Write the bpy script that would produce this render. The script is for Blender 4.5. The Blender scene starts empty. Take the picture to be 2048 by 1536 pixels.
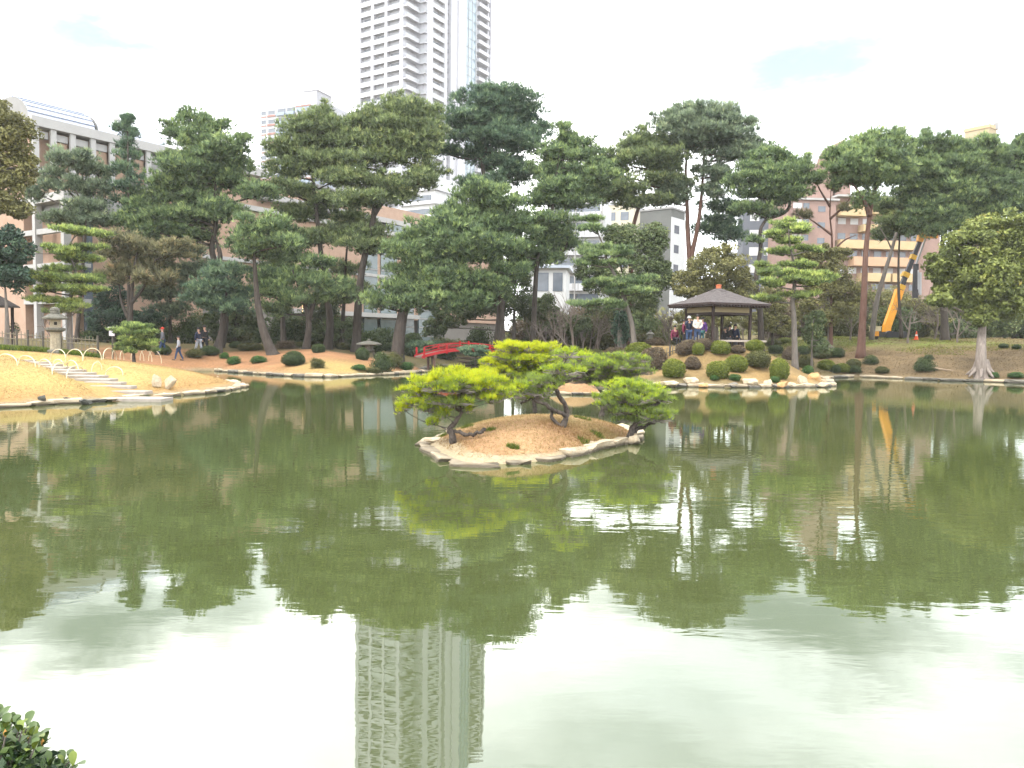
import bpy, bmesh, math, random
import numpy as np
from mathutils import Vector, Matrix

random.seed(7)
RNG = np.random.default_rng(11)
SC = bpy.context.scene
COL = SC.collection
R = math.radians

# ---------------------------------------------------------------- camera
FPX = 1538.0
PITCH = math.atan(85.0 / FPX)
ROLL = R(0.8)
EYE = np.array([0.0, 0.0, 2.0])
_F = np.array([0, math.cos(PITCH), -math.sin(PITCH)])
_r0 = np.array([1.0, 0, 0]); _u0 = np.array([0, math.sin(PITCH), math.cos(PITCH)])
_RT = math.cos(ROLL) * _r0 + math.sin(ROLL) * _u0
_UP = -math.sin(ROLL) * _r0 + math.cos(ROLL) * _u0
cam = bpy.data.cameras.new('camera')
cam.sensor_width = 36.0
cam.lens = 36.0 * FPX / 2048.0
cam.clip_start = 0.1
cam.clip_end = 6000
camo = bpy.data.objects.new('camera', cam)
m = Matrix.Identity(4)
for i in range(3):
    m[i][0] = _RT[i]; m[i][1] = _UP[i]; m[i][2] = -_F[i]; m[i][3] = EYE[i]
camo.matrix_world = m
COL.objects.link(camo)
SC.camera = camo

# ---------------------------------------------------------------- world, sun, exposure
SUN_EL, SUN_AZ = R(48), R(232)          # azimuth clockwise from +Y
world = bpy.data.worlds.new('World'); SC.world = world; world.use_nodes = True
nt = world.node_tree; nt.nodes.clear()
out = nt.nodes.new('ShaderNodeOutputWorld'); bg = nt.nodes.new('ShaderNodeBackground')
sky = nt.nodes.new('ShaderNodeTexSky'); sky.sky_type = 'NISHITA'; sky.sun_disc = False
sky.sun_elevation = SUN_EL; sky.sun_rotation = SUN_AZ; sky.dust_density = 2.0
tc = nt.nodes.new('ShaderNodeTexCoord')
mp = nt.nodes.new('ShaderNodeMapping'); mp.inputs['Scale'].default_value = (1.0, 1.0, 2.6)
mp.inputs['Location'].default_value = (0.35, 0.1, 0.62)
nz = nt.nodes.new('ShaderNodeTexNoise'); nz.inputs['Scale'].default_value = 1.7
nz.inputs['Detail'].default_value = 5; nz.inputs['Roughness'].default_value = 0.5
rp = nt.nodes.new('ShaderNodeValToRGB')
rp.color_ramp.elements[0].position = 0.36; rp.color_ramp.elements[0].color = (0.8, 0.8, 0.8, 1)
rp.color_ramp.elements[1].position = 0.56; rp.color_ramp.elements[1].color = (1, 1, 1, 1)
cl = nt.nodes.new('ShaderNodeValToRGB')
cl.color_ramp.elements[0].position = 0.3; cl.color_ramp.elements[0].color = (10.5, 11.2, 11.3, 1)
cl.color_ramp.elements[1].position = 0.58; cl.color_ramp.elements[1].color = (15.5, 15.5, 15.5, 1)
mx = nt.nodes.new('ShaderNodeMix'); mx.data_type = 'RGBA'
L = nt.links.new
L(tc.outputs['Generated'], mp.inputs['Vector']); L(mp.outputs[0], nz.inputs['Vector'])
L(nz.outputs[0], rp.inputs[0]); L(nz.outputs[0], cl.inputs[0])
nz2 = nt.nodes.new('ShaderNodeTexNoise'); nz2.inputs['Scale'].default_value = 9.0; nz2.inputs['Detail'].default_value = 7; nz2.inputs['Roughness'].default_value = 0.62
L(mp.outputs[0], nz2.inputs['Vector'])
# thinner, pale blue openings in the cloud sheet
def opening(az, el, wa, we, prev, st=0.975):
    d = (math.sin(az) * math.cos(el), math.cos(az) * math.cos(el), math.sin(el))
    ad = nt.nodes.new('ShaderNodeVectorMath'); ad.operation = 'MULTIPLY_ADD'; ad.inputs[1].default_value = (0.42, 0.42, 0.2)
    L(nz.outputs['Color'], ad.inputs[0]); L(tc.outputs['Generated'], ad.inputs[2])
    a2 = nt.nodes.new('ShaderNodeVectorMath'); a2.operation = 'MULTIPLY_ADD'; a2.inputs[1].default_value = (0.34, 0.34, 0.13)
    L(nz2.outputs['Color'], a2.inputs[0]); L(ad.outputs[0], a2.inputs[2])
    sb = nt.nodes.new('ShaderNodeVectorMath'); sb.operation = 'SUBTRACT'; sb.inputs[1].default_value = (d[0] + .38, d[1] + .38, d[2] + .165); L(a2.outputs[0], sb.inputs[0])
    sc = nt.nodes.new('ShaderNodeVectorMath'); sc.operation = 'MULTIPLY'; sc.inputs[1].default_value = (1 / wa, 1 / wa, 1 / we); L(sb.outputs[0], sc.inputs[0])
    ln = nt.nodes.new('ShaderNodeVectorMath'); ln.operation = 'LENGTH'; L(sc.outputs[0], ln.inputs[0])
    mr = nt.nodes.new('ShaderNodeMapRange'); mr.interpolation_type = 'SMOOTHSTEP'; mr.inputs[1].default_value = 0.15; mr.inputs[2].default_value = 1.7; mr.inputs[3].default_value = 1 - st; mr.inputs[4].default_value = 1.0
    L(ln.outputs['Value'], mr.inputs[0])
    if prev is None: return mr.outputs[0]
    mn = nt.nodes.new('ShaderNodeMath'); mn.operation = 'MULTIPLY'; L(prev, mn.inputs[0]); L(mr.outputs[0], mn.inputs[1]); return mn.outputs[0]
op = opening(R(-28), R(17.2), .19, .044, None); op = opening(R(18), R(18.9), .19, .056, op); op = opening(R(12), R(33), .36, .09, op, .55)
op = opening(R(75), R(28), .3, .08, op, .5); op = opening(R(150), R(40), .4, .12, op, .5); op = opening(R(-95), R(35), .3, .1, op, .5)
hole = nt.nodes.new('ShaderNodeMix'); hole.data_type = 'RGBA'; hole.inputs[6].default_value = (1.6, 2.1, 2.2, 1)
L(op, hole.inputs[0])
L(rp.outputs[0], mx.inputs[0]); L(sky.outputs[0], mx.inputs[6]); L(cl.outputs[0], mx.inputs[7])
L(mx.outputs[2], hole.inputs[7]); L(hole.outputs[2], bg.inputs['Color']); bg.inputs['Strength'].default_value = 0.1
L(bg.outputs[0], out.inputs['Surface'])

sun = bpy.data.lights.new('sun', 'SUN'); sun.energy = 1.0; sun.angle = R(12); sun.color = (1.0, 0.94, 0.84)
suno = bpy.data.objects.new('sun', sun); COL.objects.link(suno)
sd = Vector((math.sin(SUN_AZ) * math.cos(SUN_EL), math.cos(SUN_AZ) * math.cos(SUN_EL), math.sin(SUN_EL)))
suno.rotation_euler = sd.to_track_quat('Z', 'Y').to_euler()
suno.location = (-20, -20, 60)
SC.view_settings.view_transform = 'Standard'; SC.view_settings.look = 'None'
SC.view_settings.exposure = 1.74; SC.view_settings.gamma = 1.0
try: SC.view_settings.use_curve_mapping = False
except Exception: pass
SC.render.engine = 'CYCLES'
SC.cycles.max_bounces = 6; SC.cycles.diffuse_bounces = 4; SC.cycles.glossy_bounces = 3
SC.cycles.transmission_bounces = 3; SC.cycles.caustics_reflective = False; SC.cycles.caustics_refractive = False

# ---------------------------------------------------------------- rays of the photograph
def ray(px, py):
    return _F + (px - 1024.0) / FPX * _RT + (768.0 - py) / FPX * _UP
def at(px, py, D):
    r = ray(px, py); return EYE + r * (D / r[1])
def gnd(px, py, z=0.0):
    r = ray(px, py); return EYE + r * ((z - EYE[2]) / r[2])
def project(p):
    d = np.asarray(p, float) - EYE; k = d @ _F
    return 1024 + FPX * (d @ _RT) / k, 768 - FPX * (d @ _UP) / k

# ---------------------------------------------------------------- materials
MATS = {}
ALB = 0.8           # all surface colours are given for exposure 1.3 and scaled to the final one
def _new(name):
    mt = bpy.data.materials.new(name); mt.use_nodes = True
    n = mt.node_tree; return mt, n, n.nodes['Principled BSDF'], n.links.new
def mat(name, col, rough=0.8, var=0.18, scale=3.0, bump=0.0, bscale=20.0, metal=0.0, spec=0.3, stretch=(1, 1, 1), col2=None):
    if name in MATS: return MATS[name]
    col = tuple(c * ALB for c in col); col2 = tuple(c * ALB for c in col2) if col2 else None
    mt, n, b, L = _new(name)
    b.inputs['Roughness'].default_value = rough; b.inputs['Metallic'].default_value = metal
    b.inputs['Specular IOR Level'].default_value = spec
    t = n.nodes.new('ShaderNodeTexCoord'); mpp = n.nodes.new('ShaderNodeMapping')
    mpp.inputs['Scale'].default_value = stretch
    L(t.outputs['Object'], mpp.inputs['Vector'])
    z = n.nodes.new('ShaderNodeTexNoise'); z.inputs['Scale'].default_value = scale
    z.inputs['Detail'].default_value = 6; z.inputs['Roughness'].default_value = 0.65
    L(mpp.outputs[0], z.inputs['Vector'])
    r = n.nodes.new('ShaderNodeValToRGB')
    c2 = col2 if col2 else tuple(min(1, c * (1 + var)) for c in col)
    c1 = tuple(c * (1 - var) for c in col) if not col2 else col
    r.color_ramp.elements[0].position = 0.32; r.color_ramp.elements[0].color = (*c1, 1)
    r.color_ramp.elements[1].position = 0.68; r.color_ramp.elements[1].color = (*c2, 1)
    L(z.outputs[0], r.inputs[0]); L(r.outputs[0], b.inputs['Base Color'])
    if bump:
        z2 = n.nodes.new('ShaderNodeTexNoise'); z2.inputs['Scale'].default_value = bscale; z2.inputs['Detail'].default_value = 5
        L(mpp.outputs[0], z2.inputs['Vector'])
        bp = n.nodes.new('ShaderNodeBump'); bp.inputs['Strength'].default_value = 0.8; bp.inputs['Distance'].default_value = bump
        L(z2.outputs[0], bp.inputs['Height']); L(bp.outputs[0], b.inputs['Normal'])
    MATS[name] = mt; return mt
def leafmat(name, stops, transl=0.22, rough=0.6, spec=0.2):
    """stops: [(pos, rgb)] looked up by the per-tuft 'tone' attribute"""
    if name in MATS: return MATS[name]
    mt, n, b, L = _new(name)
    a = n.nodes.new('ShaderNodeAttribute'); a.attribute_name = 'tone'
    r = n.nodes.new('ShaderNodeValToRGB'); cr = r.color_ramp
    while len(cr.elements) < len(stops): cr.elements.new(0.5)
    for e, (p, c) in zip(cr.elements, stops): e.position = p; e.color = (*[q * ALB for q in c], 1)
    L(a.outputs['Fac'], r.inputs[0]); L(r.outputs[0], b.inputs['Base Color'])
    b.inputs['Roughness'].default_value = rough; b.inputs['Specular IOR Level'].default_value = spec
    tr = n.nodes.new('ShaderNodeBsdfTranslucent'); L(r.outputs[0], tr.inputs['Color'])
    ms = n.nodes.new('ShaderNodeMixShader'); ms.inputs[0].default_value = transl
    L(b.outputs[0], ms.inputs[1]); L(tr.outputs[0], ms.inputs[2])
    L(ms.outputs[0], n.nodes['Material Output'].inputs['Surface'])
    MATS[name] = mt; return mt

# ---------------------------------------------------------------- mesh helpers
def tag(o, label=None, cat=None, group=None, kind=None):
    if label: o['label'] = label
    if cat: o['category'] = cat
    if group: o['group'] = group
    if kind: o['kind'] = kind
    return o
def empty(name, loc, label, cat, group=None, rz=0.0):
    o = bpy.data.objects.new(name, None); o.empty_display_size = 0.3
    o.location = tuple(float(v) for v in loc); o.rotation_euler = (0, 0, rz)
    COL.objects.link(o); return tag(o, label, cat, group)
def link(name, me, parent=None, loc=None, rz=None, scale=None):
    o = bpy.data.objects.new(name, me); COL.objects.link(o)
    if parent is not None: o.parent = parent
    if loc is not None: o.location = tuple(float(v) for v in loc)
    if rz is not None: o.rotation_euler = (0, 0, rz)
    if scale is not None: o.scale = scale
    return o
def trisoup(name, tri, material, tone=None):
    """tri (N,3,3) -> mesh"""
    n = len(tri); me = bpy.data.meshes.new(name)
    me.vertices.add(n * 3); me.vertices.foreach_set('co', np.ascontiguousarray(tri, dtype=np.float32).ravel())
    me.loops.add(n * 3); me.loops.foreach_set('vertex_index', np.arange(n * 3, dtype=np.int32))
    me.polygons.add(n); me.polygons.foreach_set('loop_start', np.arange(0, n * 3, 3, dtype=np.int32))
    me.update(calc_edges=True)
    if tone is not None:
        a = me.attributes.new('tone', 'FLOAT', 'POINT')
        a.data.foreach_set('value', np.repeat(np.asarray(tone, np.float32), 3))
    me.materials.append(material); return me
class MB:
    def __init__(s): s.v = []; s.f = []; s.mi = []
    def add(s, vs, fs, mi=0):
        k = len(s.v); s.v += [tuple(float(c) for c in v) for v in vs]
        s.f += [tuple(k + i for i in f) for f in fs]; s.mi += [mi] * len(fs); return s
    def box(s, c, h, rz=0.0, mi=0, taper=1.0):
        cx, cy, cz = c; hx, hy, hz = h; co, si = math.cos(rz), math.sin(rz); vs = []
        for z, k in ((-hz, 1.0), (hz, taper)):
            for x, y in ((-hx, -hy), (hx, -hy), (hx, hy), (-hx, hy)):
                x2, y2 = x * k, y * k
                vs.append((cx + x2 * co - y2 * si, cy + x2 * si + y2 * co, cz + z))
        return s.add(vs, [(3, 2, 1, 0), (4, 5, 6, 7), (0, 1, 5, 4), (1, 2, 6, 5), (2, 3, 7, 6), (3, 0, 4, 7)], mi)
    def tube(s, pts, rad, n=6, mi=0, cap=True):
        pts = [np.asarray(p, float) for p in pts]
        if not hasattr(rad, '__len__'): rad = [rad] * len(pts)
        k = len(s.v); prev = None
        for i, p in enumerate(pts):
            d = (pts[min(i + 1, len(pts) - 1)] - pts[max(i - 1, 0)]); d = d / (np.linalg.norm(d) + 1e-9)
            if prev is None:
                a = np.array([1.0, 0, 0]) if abs(d[0]) < 0.8 else np.array([0, 1.0, 0])
            else: a = prev
            a = a - d * (a @ d); a /= np.linalg.norm(a) + 1e-9; prev = a; b = np.cross(d, a)
            for j in range(n):
                t = 2 * math.pi * j / n; q = p + (a * math.cos(t) + b * math.sin(t)) * rad[i]
                s.v.append((float(q[0]), float(q[1]), float(q[2])))
        for i in range(len(pts) - 1):
            for j in range(n):
                s.f.append((k + i * n + j, k + i * n + (j + 1) % n, k + (i + 1) * n + (j + 1) % n, k + (i + 1) * n + j)); s.mi.append(mi)
        if cap:
            s.f.append(tuple(k + j for j in range(n))[::-1]); s.mi.append(mi)
            e = k + (len(pts) - 1) * n; s.f.append(tuple(e + j for j in range(n))); s.mi.append(mi)
        return s
    def lathe(s, prof, n=12, c=(0, 0, 0), mi=0, rot=0.0):
        k = len(s.v)
        for (r, z) in prof:
            for j in range(n):
                t = 2 * math.pi * j / n + rot
                s.v.append((c[0] + r * math.cos(t), c[1] + r * math.sin(t), c[2] + z))
        for i in range(len(prof) - 1):
            for j in range(n):
                s.f.append((k + i * n + j, k + i * n + (j + 1) % n, k + (i + 1) * n + (j + 1) % n, k + (i + 1) * n + j)); s.mi.append(mi)
        s.f.append(tuple(k + j for j in range(n))[::-1]); s.mi.append(mi)
        e = k + (len(prof) - 1) * n; s.f.append(tuple(e + j for j in range(n))); s.mi.append(mi)
        return s
    def mesh(s, name, mats, smooth=False):
        me = bpy.data.meshes.new(name); me.from_pydata(s.v, [], s.f)
        for mm in (mats if isinstance(mats, (list, tuple)) else [mats]): me.materials.append(mm)
        if any(s.mi): me.polygons.foreach_set('material_index', s.mi)
        if smooth: me.polygons.foreach_set('use_smooth', [True] * len(me.polygons))
        me.update(); return me
    def obj(s, name, mats, parent=None, smooth=False, **k):
        return link(name, s.mesh(name, mats, smooth), parent, **k)
def spline(pts, sub=5):
    P = [np.asarray(p, float) for p in pts]
    if len(P) < 3: 
        return [P[0] + (P[-1] - P[0]) * t for t in np.linspace(0, 1, sub + 1)]
    P = [2 * P[0] - P[1]] + P + [2 * P[-1] - P[-2]]; o = []
    for i in range(1, len(P) - 2):
        for k in range(sub):
            t = k / sub
            o.append(0.5 * (2 * P[i] + (P[i + 1] - P[i - 1]) * t + (2 * P[i - 1] - 5 * P[i] + 4 * P[i + 1] - P[i + 2]) * t * t
                            + (3 * P[i] - P[i - 1] - 3 * P[i + 1] + P[i + 2]) * t ** 3))
    o.append(P[-2]); return o
def unit(v):
    return v / (np.linalg.norm(v, axis=-1, keepdims=True) + 1e-9)
ORD = ['first', 'second', 'third', 'fourth', 'fifth', 'sixth', 'seventh', 'eighth', 'ninth', 'tenth', 'eleventh', 'twelfth', 'thirteenth', 'fourteenth']

# ---------------------------------------------------------------- terrain
def pg(*pts): return [tuple(gnd(px, py)[:2]) for px, py in pts]
POND = np.array(
    pg((-260, 838), (-120, 824), (0, 815), (60, 812), (110, 808), (170, 806), (215, 803), (250, 800), (300, 796), (345, 792),
       (385, 789), (425, 785), (460, 779), (484, 774))
    + [(-12.0, 33.0), (-14.5, 36.5), (-17.5, 40.5), (-19.5, 43.5)]
    + pg((432, 742), (470, 745), (510, 748), (560, 751.5), (610, 754), (660, 754.5), (720, 752), (770, 750), (820, 747), (850, 744))
    + [(-6.2, 52.0), (-6.0, 58.0), (-3.0, 61.5), (0.2, 58.0), (1.2, 52.5), (2.6, 47.0), (4.6, 42.0), (6.0, 38.8)]
    + pg((1290, 771), (1340, 773), (1400, 774), (1460, 775), (1520, 775), (1580, 775), (1640, 774), (1661, 772))
    + [(17.6, 42.5)] + pg((1645, 757), (1700, 754), (1760, 756), (1830, 759), (1900, 762), (1980, 764), (2060, 767), (2200, 772))
    + [(44.0, 38.0), (43.0, 24.0), (34.0, 10.0), (20.0, 3.6), (8.0, 2.7), (0.0, 2.45), (-1.2, 2.55), (-2.0, 2.9), (-2.6, 3.3), (-5.0, 3.6), (-14.0, 4.0), (-30.0, 9.0), (-33.0, 17.0)])
def poly_sd(poly, X, Y):
    """signed distance, positive outside"""
    X = np.asarray(X, float); Y = np.asarray(Y, float)
    d2 = np.full(X.shape, 1e18); ins = np.zeros(X.shape, bool)
    n = len(poly)
    for i in range(n):
        ax, ay = poly[i]; bx, by = poly[(i + 1) % n]
        ex, ey = bx - ax, by - ay; wx, wy = X - ax, Y - ay
        t = np.clip((wx * ex + wy * ey) / (ex * ex + ey * ey + 1e-12), 0, 1)
        d2 = np.minimum(d2, (wx - ex * t) ** 2 + (wy - ey * t) ** 2)
        c = ((ay > Y) != (by > Y)) & (X < (bx - ax) * (Y - ay) / (by - ay + 1e-12) + ax)
        ins ^= c
    return np.where(ins, -1, 1) * np.sqrt(d2)
ISLETS = []   # (cx, cy, boundary radii by angle, crest height, rim)
def make_islet(cx, cy, rx, ry, hh, seed, p=0.0):
    g = np.random.default_rng(seed); a = np.linspace(0, 2 * math.pi, 73)
    r = 1 / np.sqrt((np.cos(a) / rx) ** 2 + (np.sin(a) / ry) ** 2)
    for k in range(2, 7):
        r = r * (1 + 0.035 * g.normal() * np.cos(k * a + g.uniform(0, 6)))
    r[-1] = r[0]; ISLETS.append((cx, cy, a, r, hh)); return len(ISLETS) - 1
def islet_h(k, X, Y):
    cx, cy, a, r, hh = ISLETS[k]
    th = np.mod(np.arctan2(Y - cy, X - cx), 2 * math.pi); rr = np.interp(th, a, r)
    t = np.hypot(X - cx, Y - cy) / rr
    return np.where(t < 0.88, 0.1 + hh * (1 - np.clip(t / 0.88, 0, 1) ** 2.2), 0.1 - (t - 0.88) * 1.3)
def shaped_islet(pts, hh):
    P = np.array([gnd(*q)[:2] for q in pts]); P = np.vstack([P, P[:1]])
    Q = np.concatenate([P[i] + (P[i + 1] - P[i]) * np.linspace(0, 1, 12, endpoint=False)[:, None] for i in range(len(P) - 1)])
    k = np.ones(7) / 7; Q = np.stack([np.convolve(np.concatenate([Q[-3:, j], Q[:, j], Q[:3, j]]), k, 'valid') for j in (0, 1)], -1)
    c = (Q.max(0) + Q.min(0)) / 2; th = np.mod(np.arctan2(Q[:, 1] - c[1], Q[:, 0] - c[0]), 2 * math.pi); o = np.argsort(th)
    a = np.linspace(0, 2 * math.pi, 145); r = np.interp(a, th[o], np.hypot(*(Q - c).T)[o], period=2 * math.pi); ISLETS.append((c[0], c[1], a, r, hh))
shaped_islet([(834, 890), (862, 912), (903, 934), (960, 933), (1030, 929), (1100, 922), (1160, 911), (1215, 897), (1262, 886), (1290, 876), (1270, 863), (1200, 856), (1080, 854), (960, 860), (880, 874)], 0.42)
_c = gnd(1150, 786); make_islet(_c[0], _c[1], 1.25, 1.1, 0.42, 5)
MOUND = at(1440, 690, 44.0)
def smooth(t): t = np.clip(t, 0, 1); return t * t * (3 - 2 * t)
STEPS = []     # (x, y, z) of the path slabs
def wav(X, Y):
    return (np.sin(X * 0.43 + 1.3) * np.cos(Y * 0.37 + 0.4) + 0.5 * np.sin(X * 0.91 + Y * 0.77)) / 1.5
def hgt(X, Y, islets=True):
    X = np.asarray(X, float); Y = np.asarray(Y, float)
    d = poly_sd(POND, X, Y); dl = np.maximum(d, 0)
    h = np.where(d < 0, -np.minimum(1.0, 0.5 * -d) - 0.03, 0.02 * smooth(dl / 0.2) + 0.12 * smooth((dl - 0.28) / 0.3))
    near = smooth((34 - Y) / 6) * smooth((-2 - X) / 4) * smooth((Y - 12) / 4)
    rise = (1.42 + 0.10 * wav(X, Y)) * (1 - np.exp(-dl / 4.8)) + 0.35 * smooth((dl - 12) / 30)
    lawn = 0.92 * (1 - np.exp(-(dl / 2.9) ** 1.5)) + 0.05 * wav(X * 2, Y * 2)
    h = h + np.where(d > 0, rise * (1 - near) + lawn * near, 0)
    # gazebo mound
    r = np.hypot((X - MOUND[0]) / 8.5, (Y - MOUND[1]) / 7.0)
    h = np.where(d > 0, np.maximum(h, 0.12 + 1.75 * smooth(dl / 4.6) * (1 - smooth((r - 0.55) / 0.6))), h)
    # right-hand slope climbs away from the water
    rs = smooth((X - 20) / 6) * smooth((Y - 44) / 5)
    h = h + np.where(d > 0, rs * 1.15 * smooth((dl - 1) / 12), 0)
    # the place where the photographer stands
    h = np.where((Y < 8) & (d > 0), np.minimum(h, 0.3 + 0.0 * X), h)
    if STEPS:
        S = np.array(STEPS)
        for i in range(len(S) - 1):
            a, b = S[i], S[i + 1]; e = b[:2] - a[:2]
            t = np.clip(((X - a[0]) * e[0] + (Y - a[1]) * e[1]) / (e @ e), 0, 1)
            w = np.hypot(X - a[0] - e[0] * t, Y - a[1] - e[1] * t)
            k = 1 - smooth((w - 0.75) / 0.5)
            h = np.where(d > -0.3, h * (1 - k) + (a[2] + (b[2] - a[2]) * t - 0.10) * k, h)
    if islets:
        for k in range(len(ISLETS)): h = np.maximum(h, islet_h(k, X, Y))
    return h
def gz(x, y): return float(hgt(np.array([x]), np.array([y]))[0])
_DS = np.concatenate([np.arange(8, 60, 0.06), np.arange(60, 140, 0.25)])
def hit(px, py, dflt=None):
    """where the photograph's ray meets the ground"""
    r = ray(px, py); P = EYE[None] + r[None] * (_DS / r[1])[:, None]
    h = np.maximum(hgt(P[:, 0], P[:, 1]), -0.02); k = np.nonzero(P[:, 2] <= h)[0]
    if len(k) == 0: 
        p = at(px, py, dflt or 60.0); p[2] = gz(p[0], p[1]); return p
    p = P[k[0]].copy(); p[2] = h[k[0]]; return p
def onground(px, D, sink=0.0):
    p = at(px, 690, D); p[2] = gz(p[0], p[1]) - sink; return p
def pxm(D): return D / FPX        # metres per photo pixel at distance D
# path slabs: (centre px, y px, half width px)
PATHPX = [(284, 795, 50), (252, 781, 46), (227, 771, 40), (211, 763.5, 36), (193, 757, 34), (174, 750.5, 32), (153, 744.5, 30),
          (133, 739, 28), (112, 733.5, 27), (90, 728, 26), (66, 723.5, 26), (36, 719.5, 27), (0, 716.5, 28)]
_st = []
for i, (px, py, hw) in enumerate(PATHPX):
    z = [0.10, 0.24, 0.36, 0.45, 0.53, 0.60, 0.66, 0.72, 0.77, 0.82, 0.86, 0.90, 0.93][i]
    p = gnd(px, py, z); _st.append((p[0], p[1], z))
STEPS = _st
# ================================================================ SETTING
def axis(lo, hi, step, far, k):
    a = list(np.arange(lo, hi + step / 2, step)); s = step
    while a[-1] < far[1]: s *= k; a.append(a[-1] + s)
    s = step
    while a[0] > far[0]: s *= k; a.insert(0, a[0] - s)
    return np.array(a)
gxs = axis(-46, 50, 0.33, (-1100, 1100), 1.32)
gys = axis(17, 74, 0.33, (-300, 1300), 1.32)
GX, GY = np.meshgrid(gxs, gys)
def blotch(X, Y, f, s):
    g = np.random.default_rng(s); o = np.zeros(X.shape)
    for k in range(7):
        a = g.uniform(0, 6.28); q = f * g.uniform(0.6, 1.9)
        o += np.sin(X * q * math.cos(a) + Y * q * math.sin(a) + g.uniform(0, 6.28) + 1.7 * np.sin(X * q * 0.37 + Y * q * 0.53 + k))
    return o / 4.0
def ground_colour(X, Y, d):
    def c(r, g, b): return np.array([r, g, b])[None, None, :]
    straw = c(0.37, 0.272, 0.105); orange = c(0.31, 0.165, 0.085); brown = c(0.165, 0.118, 0.066); tan = c(0.24, 0.165, 0.075)
    moss = c(0.095, 0.125, 0.022); olive = c(0.14, 0.115, 0.055); rim = c(0.26, 0.21, 0.13)
    b1 = blotch(X, Y, 0.9, 1)[..., None]; b2 = blotch(X, Y, 2.4, 2)[..., None]
    col = olive + 0 * b1
    def mixw(col, new, w): return col * (1 - w) + new * w
    mid = (smooth((X + 27) / 3) * (1 - smooth((X + 6) / 3)) * smooth((Y - 37) / 2) * (1 - smooth((Y - 50 + (b1[..., 0])) / 2.5)))[..., None]
    col = mixw(col, orange * (1 + 0.18 * b2), mid)
    pale_patch = (np.exp(-(((X + 9.5) / 2.6) ** 2 + ((Y - 42.2) / 2.2) ** 2)))[..., None]  # pale straw-coloured patch on the orange bank
    col = mixw(col, straw * 0.95, np.clip(pale_patch * 1.2, 0, 1) * mid)
    near = (smooth((36.3 - Y) / 0.6) * smooth((-4 - X) / 3) * smooth((Y - 12) / 3))[..., None]
    lawn = straw * (1 + 0.09 * b1 + 0.07 * b2)
    lawn = mixw(lawn, c(0.34, 0.205, 0.085) * (1 + 0.12 * b2), smooth((2.3 - d + 0.5 * b2[..., 0]) / 1.8)[..., None] * 0.85)
    col = mixw(col, lawn, near)
    rm = np.hypot((X - MOUND[0]) / 8.8, (Y - MOUND[1]) / 8.0)
    md = (1 - smooth((rm - 0.85) / 0.25))[..., None] * (d > 0)[..., None]
    col = mixw(col, tan * (1 + 0.2 * b2), md)
    col = mixw(col, c(0.42, 0.27, 0.11), md * np.clip(smooth(b1 - 0.15) * 0.8, 0, 1))
    rs = (smooth((X - 19) / 4) * (1 - smooth((Y - 66) / 3)))[..., None] * (1 - md)
    col = mixw(col, brown * (1 + 0.25 * b2), rs)
    band = (smooth((d - 7 + b1[..., 0]) / 3) * (1 - smooth((d - 17 + b1[..., 0]) / 4)))[..., None] * rs * (1 - smooth((X - 31) / 8))[..., None]
    col = mixw(col, moss * 1.5, np.clip(band * (0.6 + 0.5 * b2), 0, 1))
    back = (smooth((X + 4) / 3) * (1 - smooth((X - 10) / 3)) * smooth((Y - 52) / 3))[..., None]
    col = mixw(col, c(0.15, 0.095, 0.04) * (1 + 0.3 * b1), back * 0.8)
    edge = (1 - smooth((d - 0.25) / 0.2))[..., None] * (d > -0.1)[..., None] * (1 - smooth((X[..., None] - 21) / 3) * 0.5)
    col = mixw(col, rim, edge * 0.85)
    col = mixw(col, c(0.05, 0.055, 0.025), (d < -0.12)[..., None] * 1.0)
    return np.clip(col * ALB, 0.004, 0.9)
GZ = hgt(GX, GY, islets=False); GD = poly_sd(POND, GX, GY)
far = smooth((np.hypot(GX, GY - 40) - 300) / 800)
GZ = GZ * (1 - far) + 1.5 * far
ny, nx = GX.shape
def gridmesh(name, X, Y, Z, material, colr=None, smoothf=True):
    ny, nx = X.shape; me = bpy.data.meshes.new(name)
    me.vertices.add(nx * ny); me.vertices.foreach_set('co', np.stack([X, Y, Z], -1).astype(np.float32).ravel())
    idx = np.arange(nx * ny).reshape(ny, nx)
    q = np.stack([idx[:-1, :-1], idx[:-1, 1:], idx[1:, 1:], idx[1:, :-1]], -1).reshape(-1, 4)
    me.loops.add(q.size); me.loops.foreach_set('vertex_index', q.ravel().astype(np.int32))
    me.polygons.add(len(q)); me.polygons.foreach_set('loop_start', np.arange(0, q.size, 4, dtype=np.int32))
    me.update(calc_edges=True)
    if smoothf: me.polygons.foreach_set('use_smooth', np.ones(len(q), bool))
    if colr is not None:
        a = me.attributes.new('col', 'FLOAT_COLOR', 'POINT')
        a.data.foreach_set('color', np.concatenate([colr, np.ones(colr.shape[:2] + (1,))], -1).astype(np.float32).ravel())
    me.materials.append(material); return me
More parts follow.
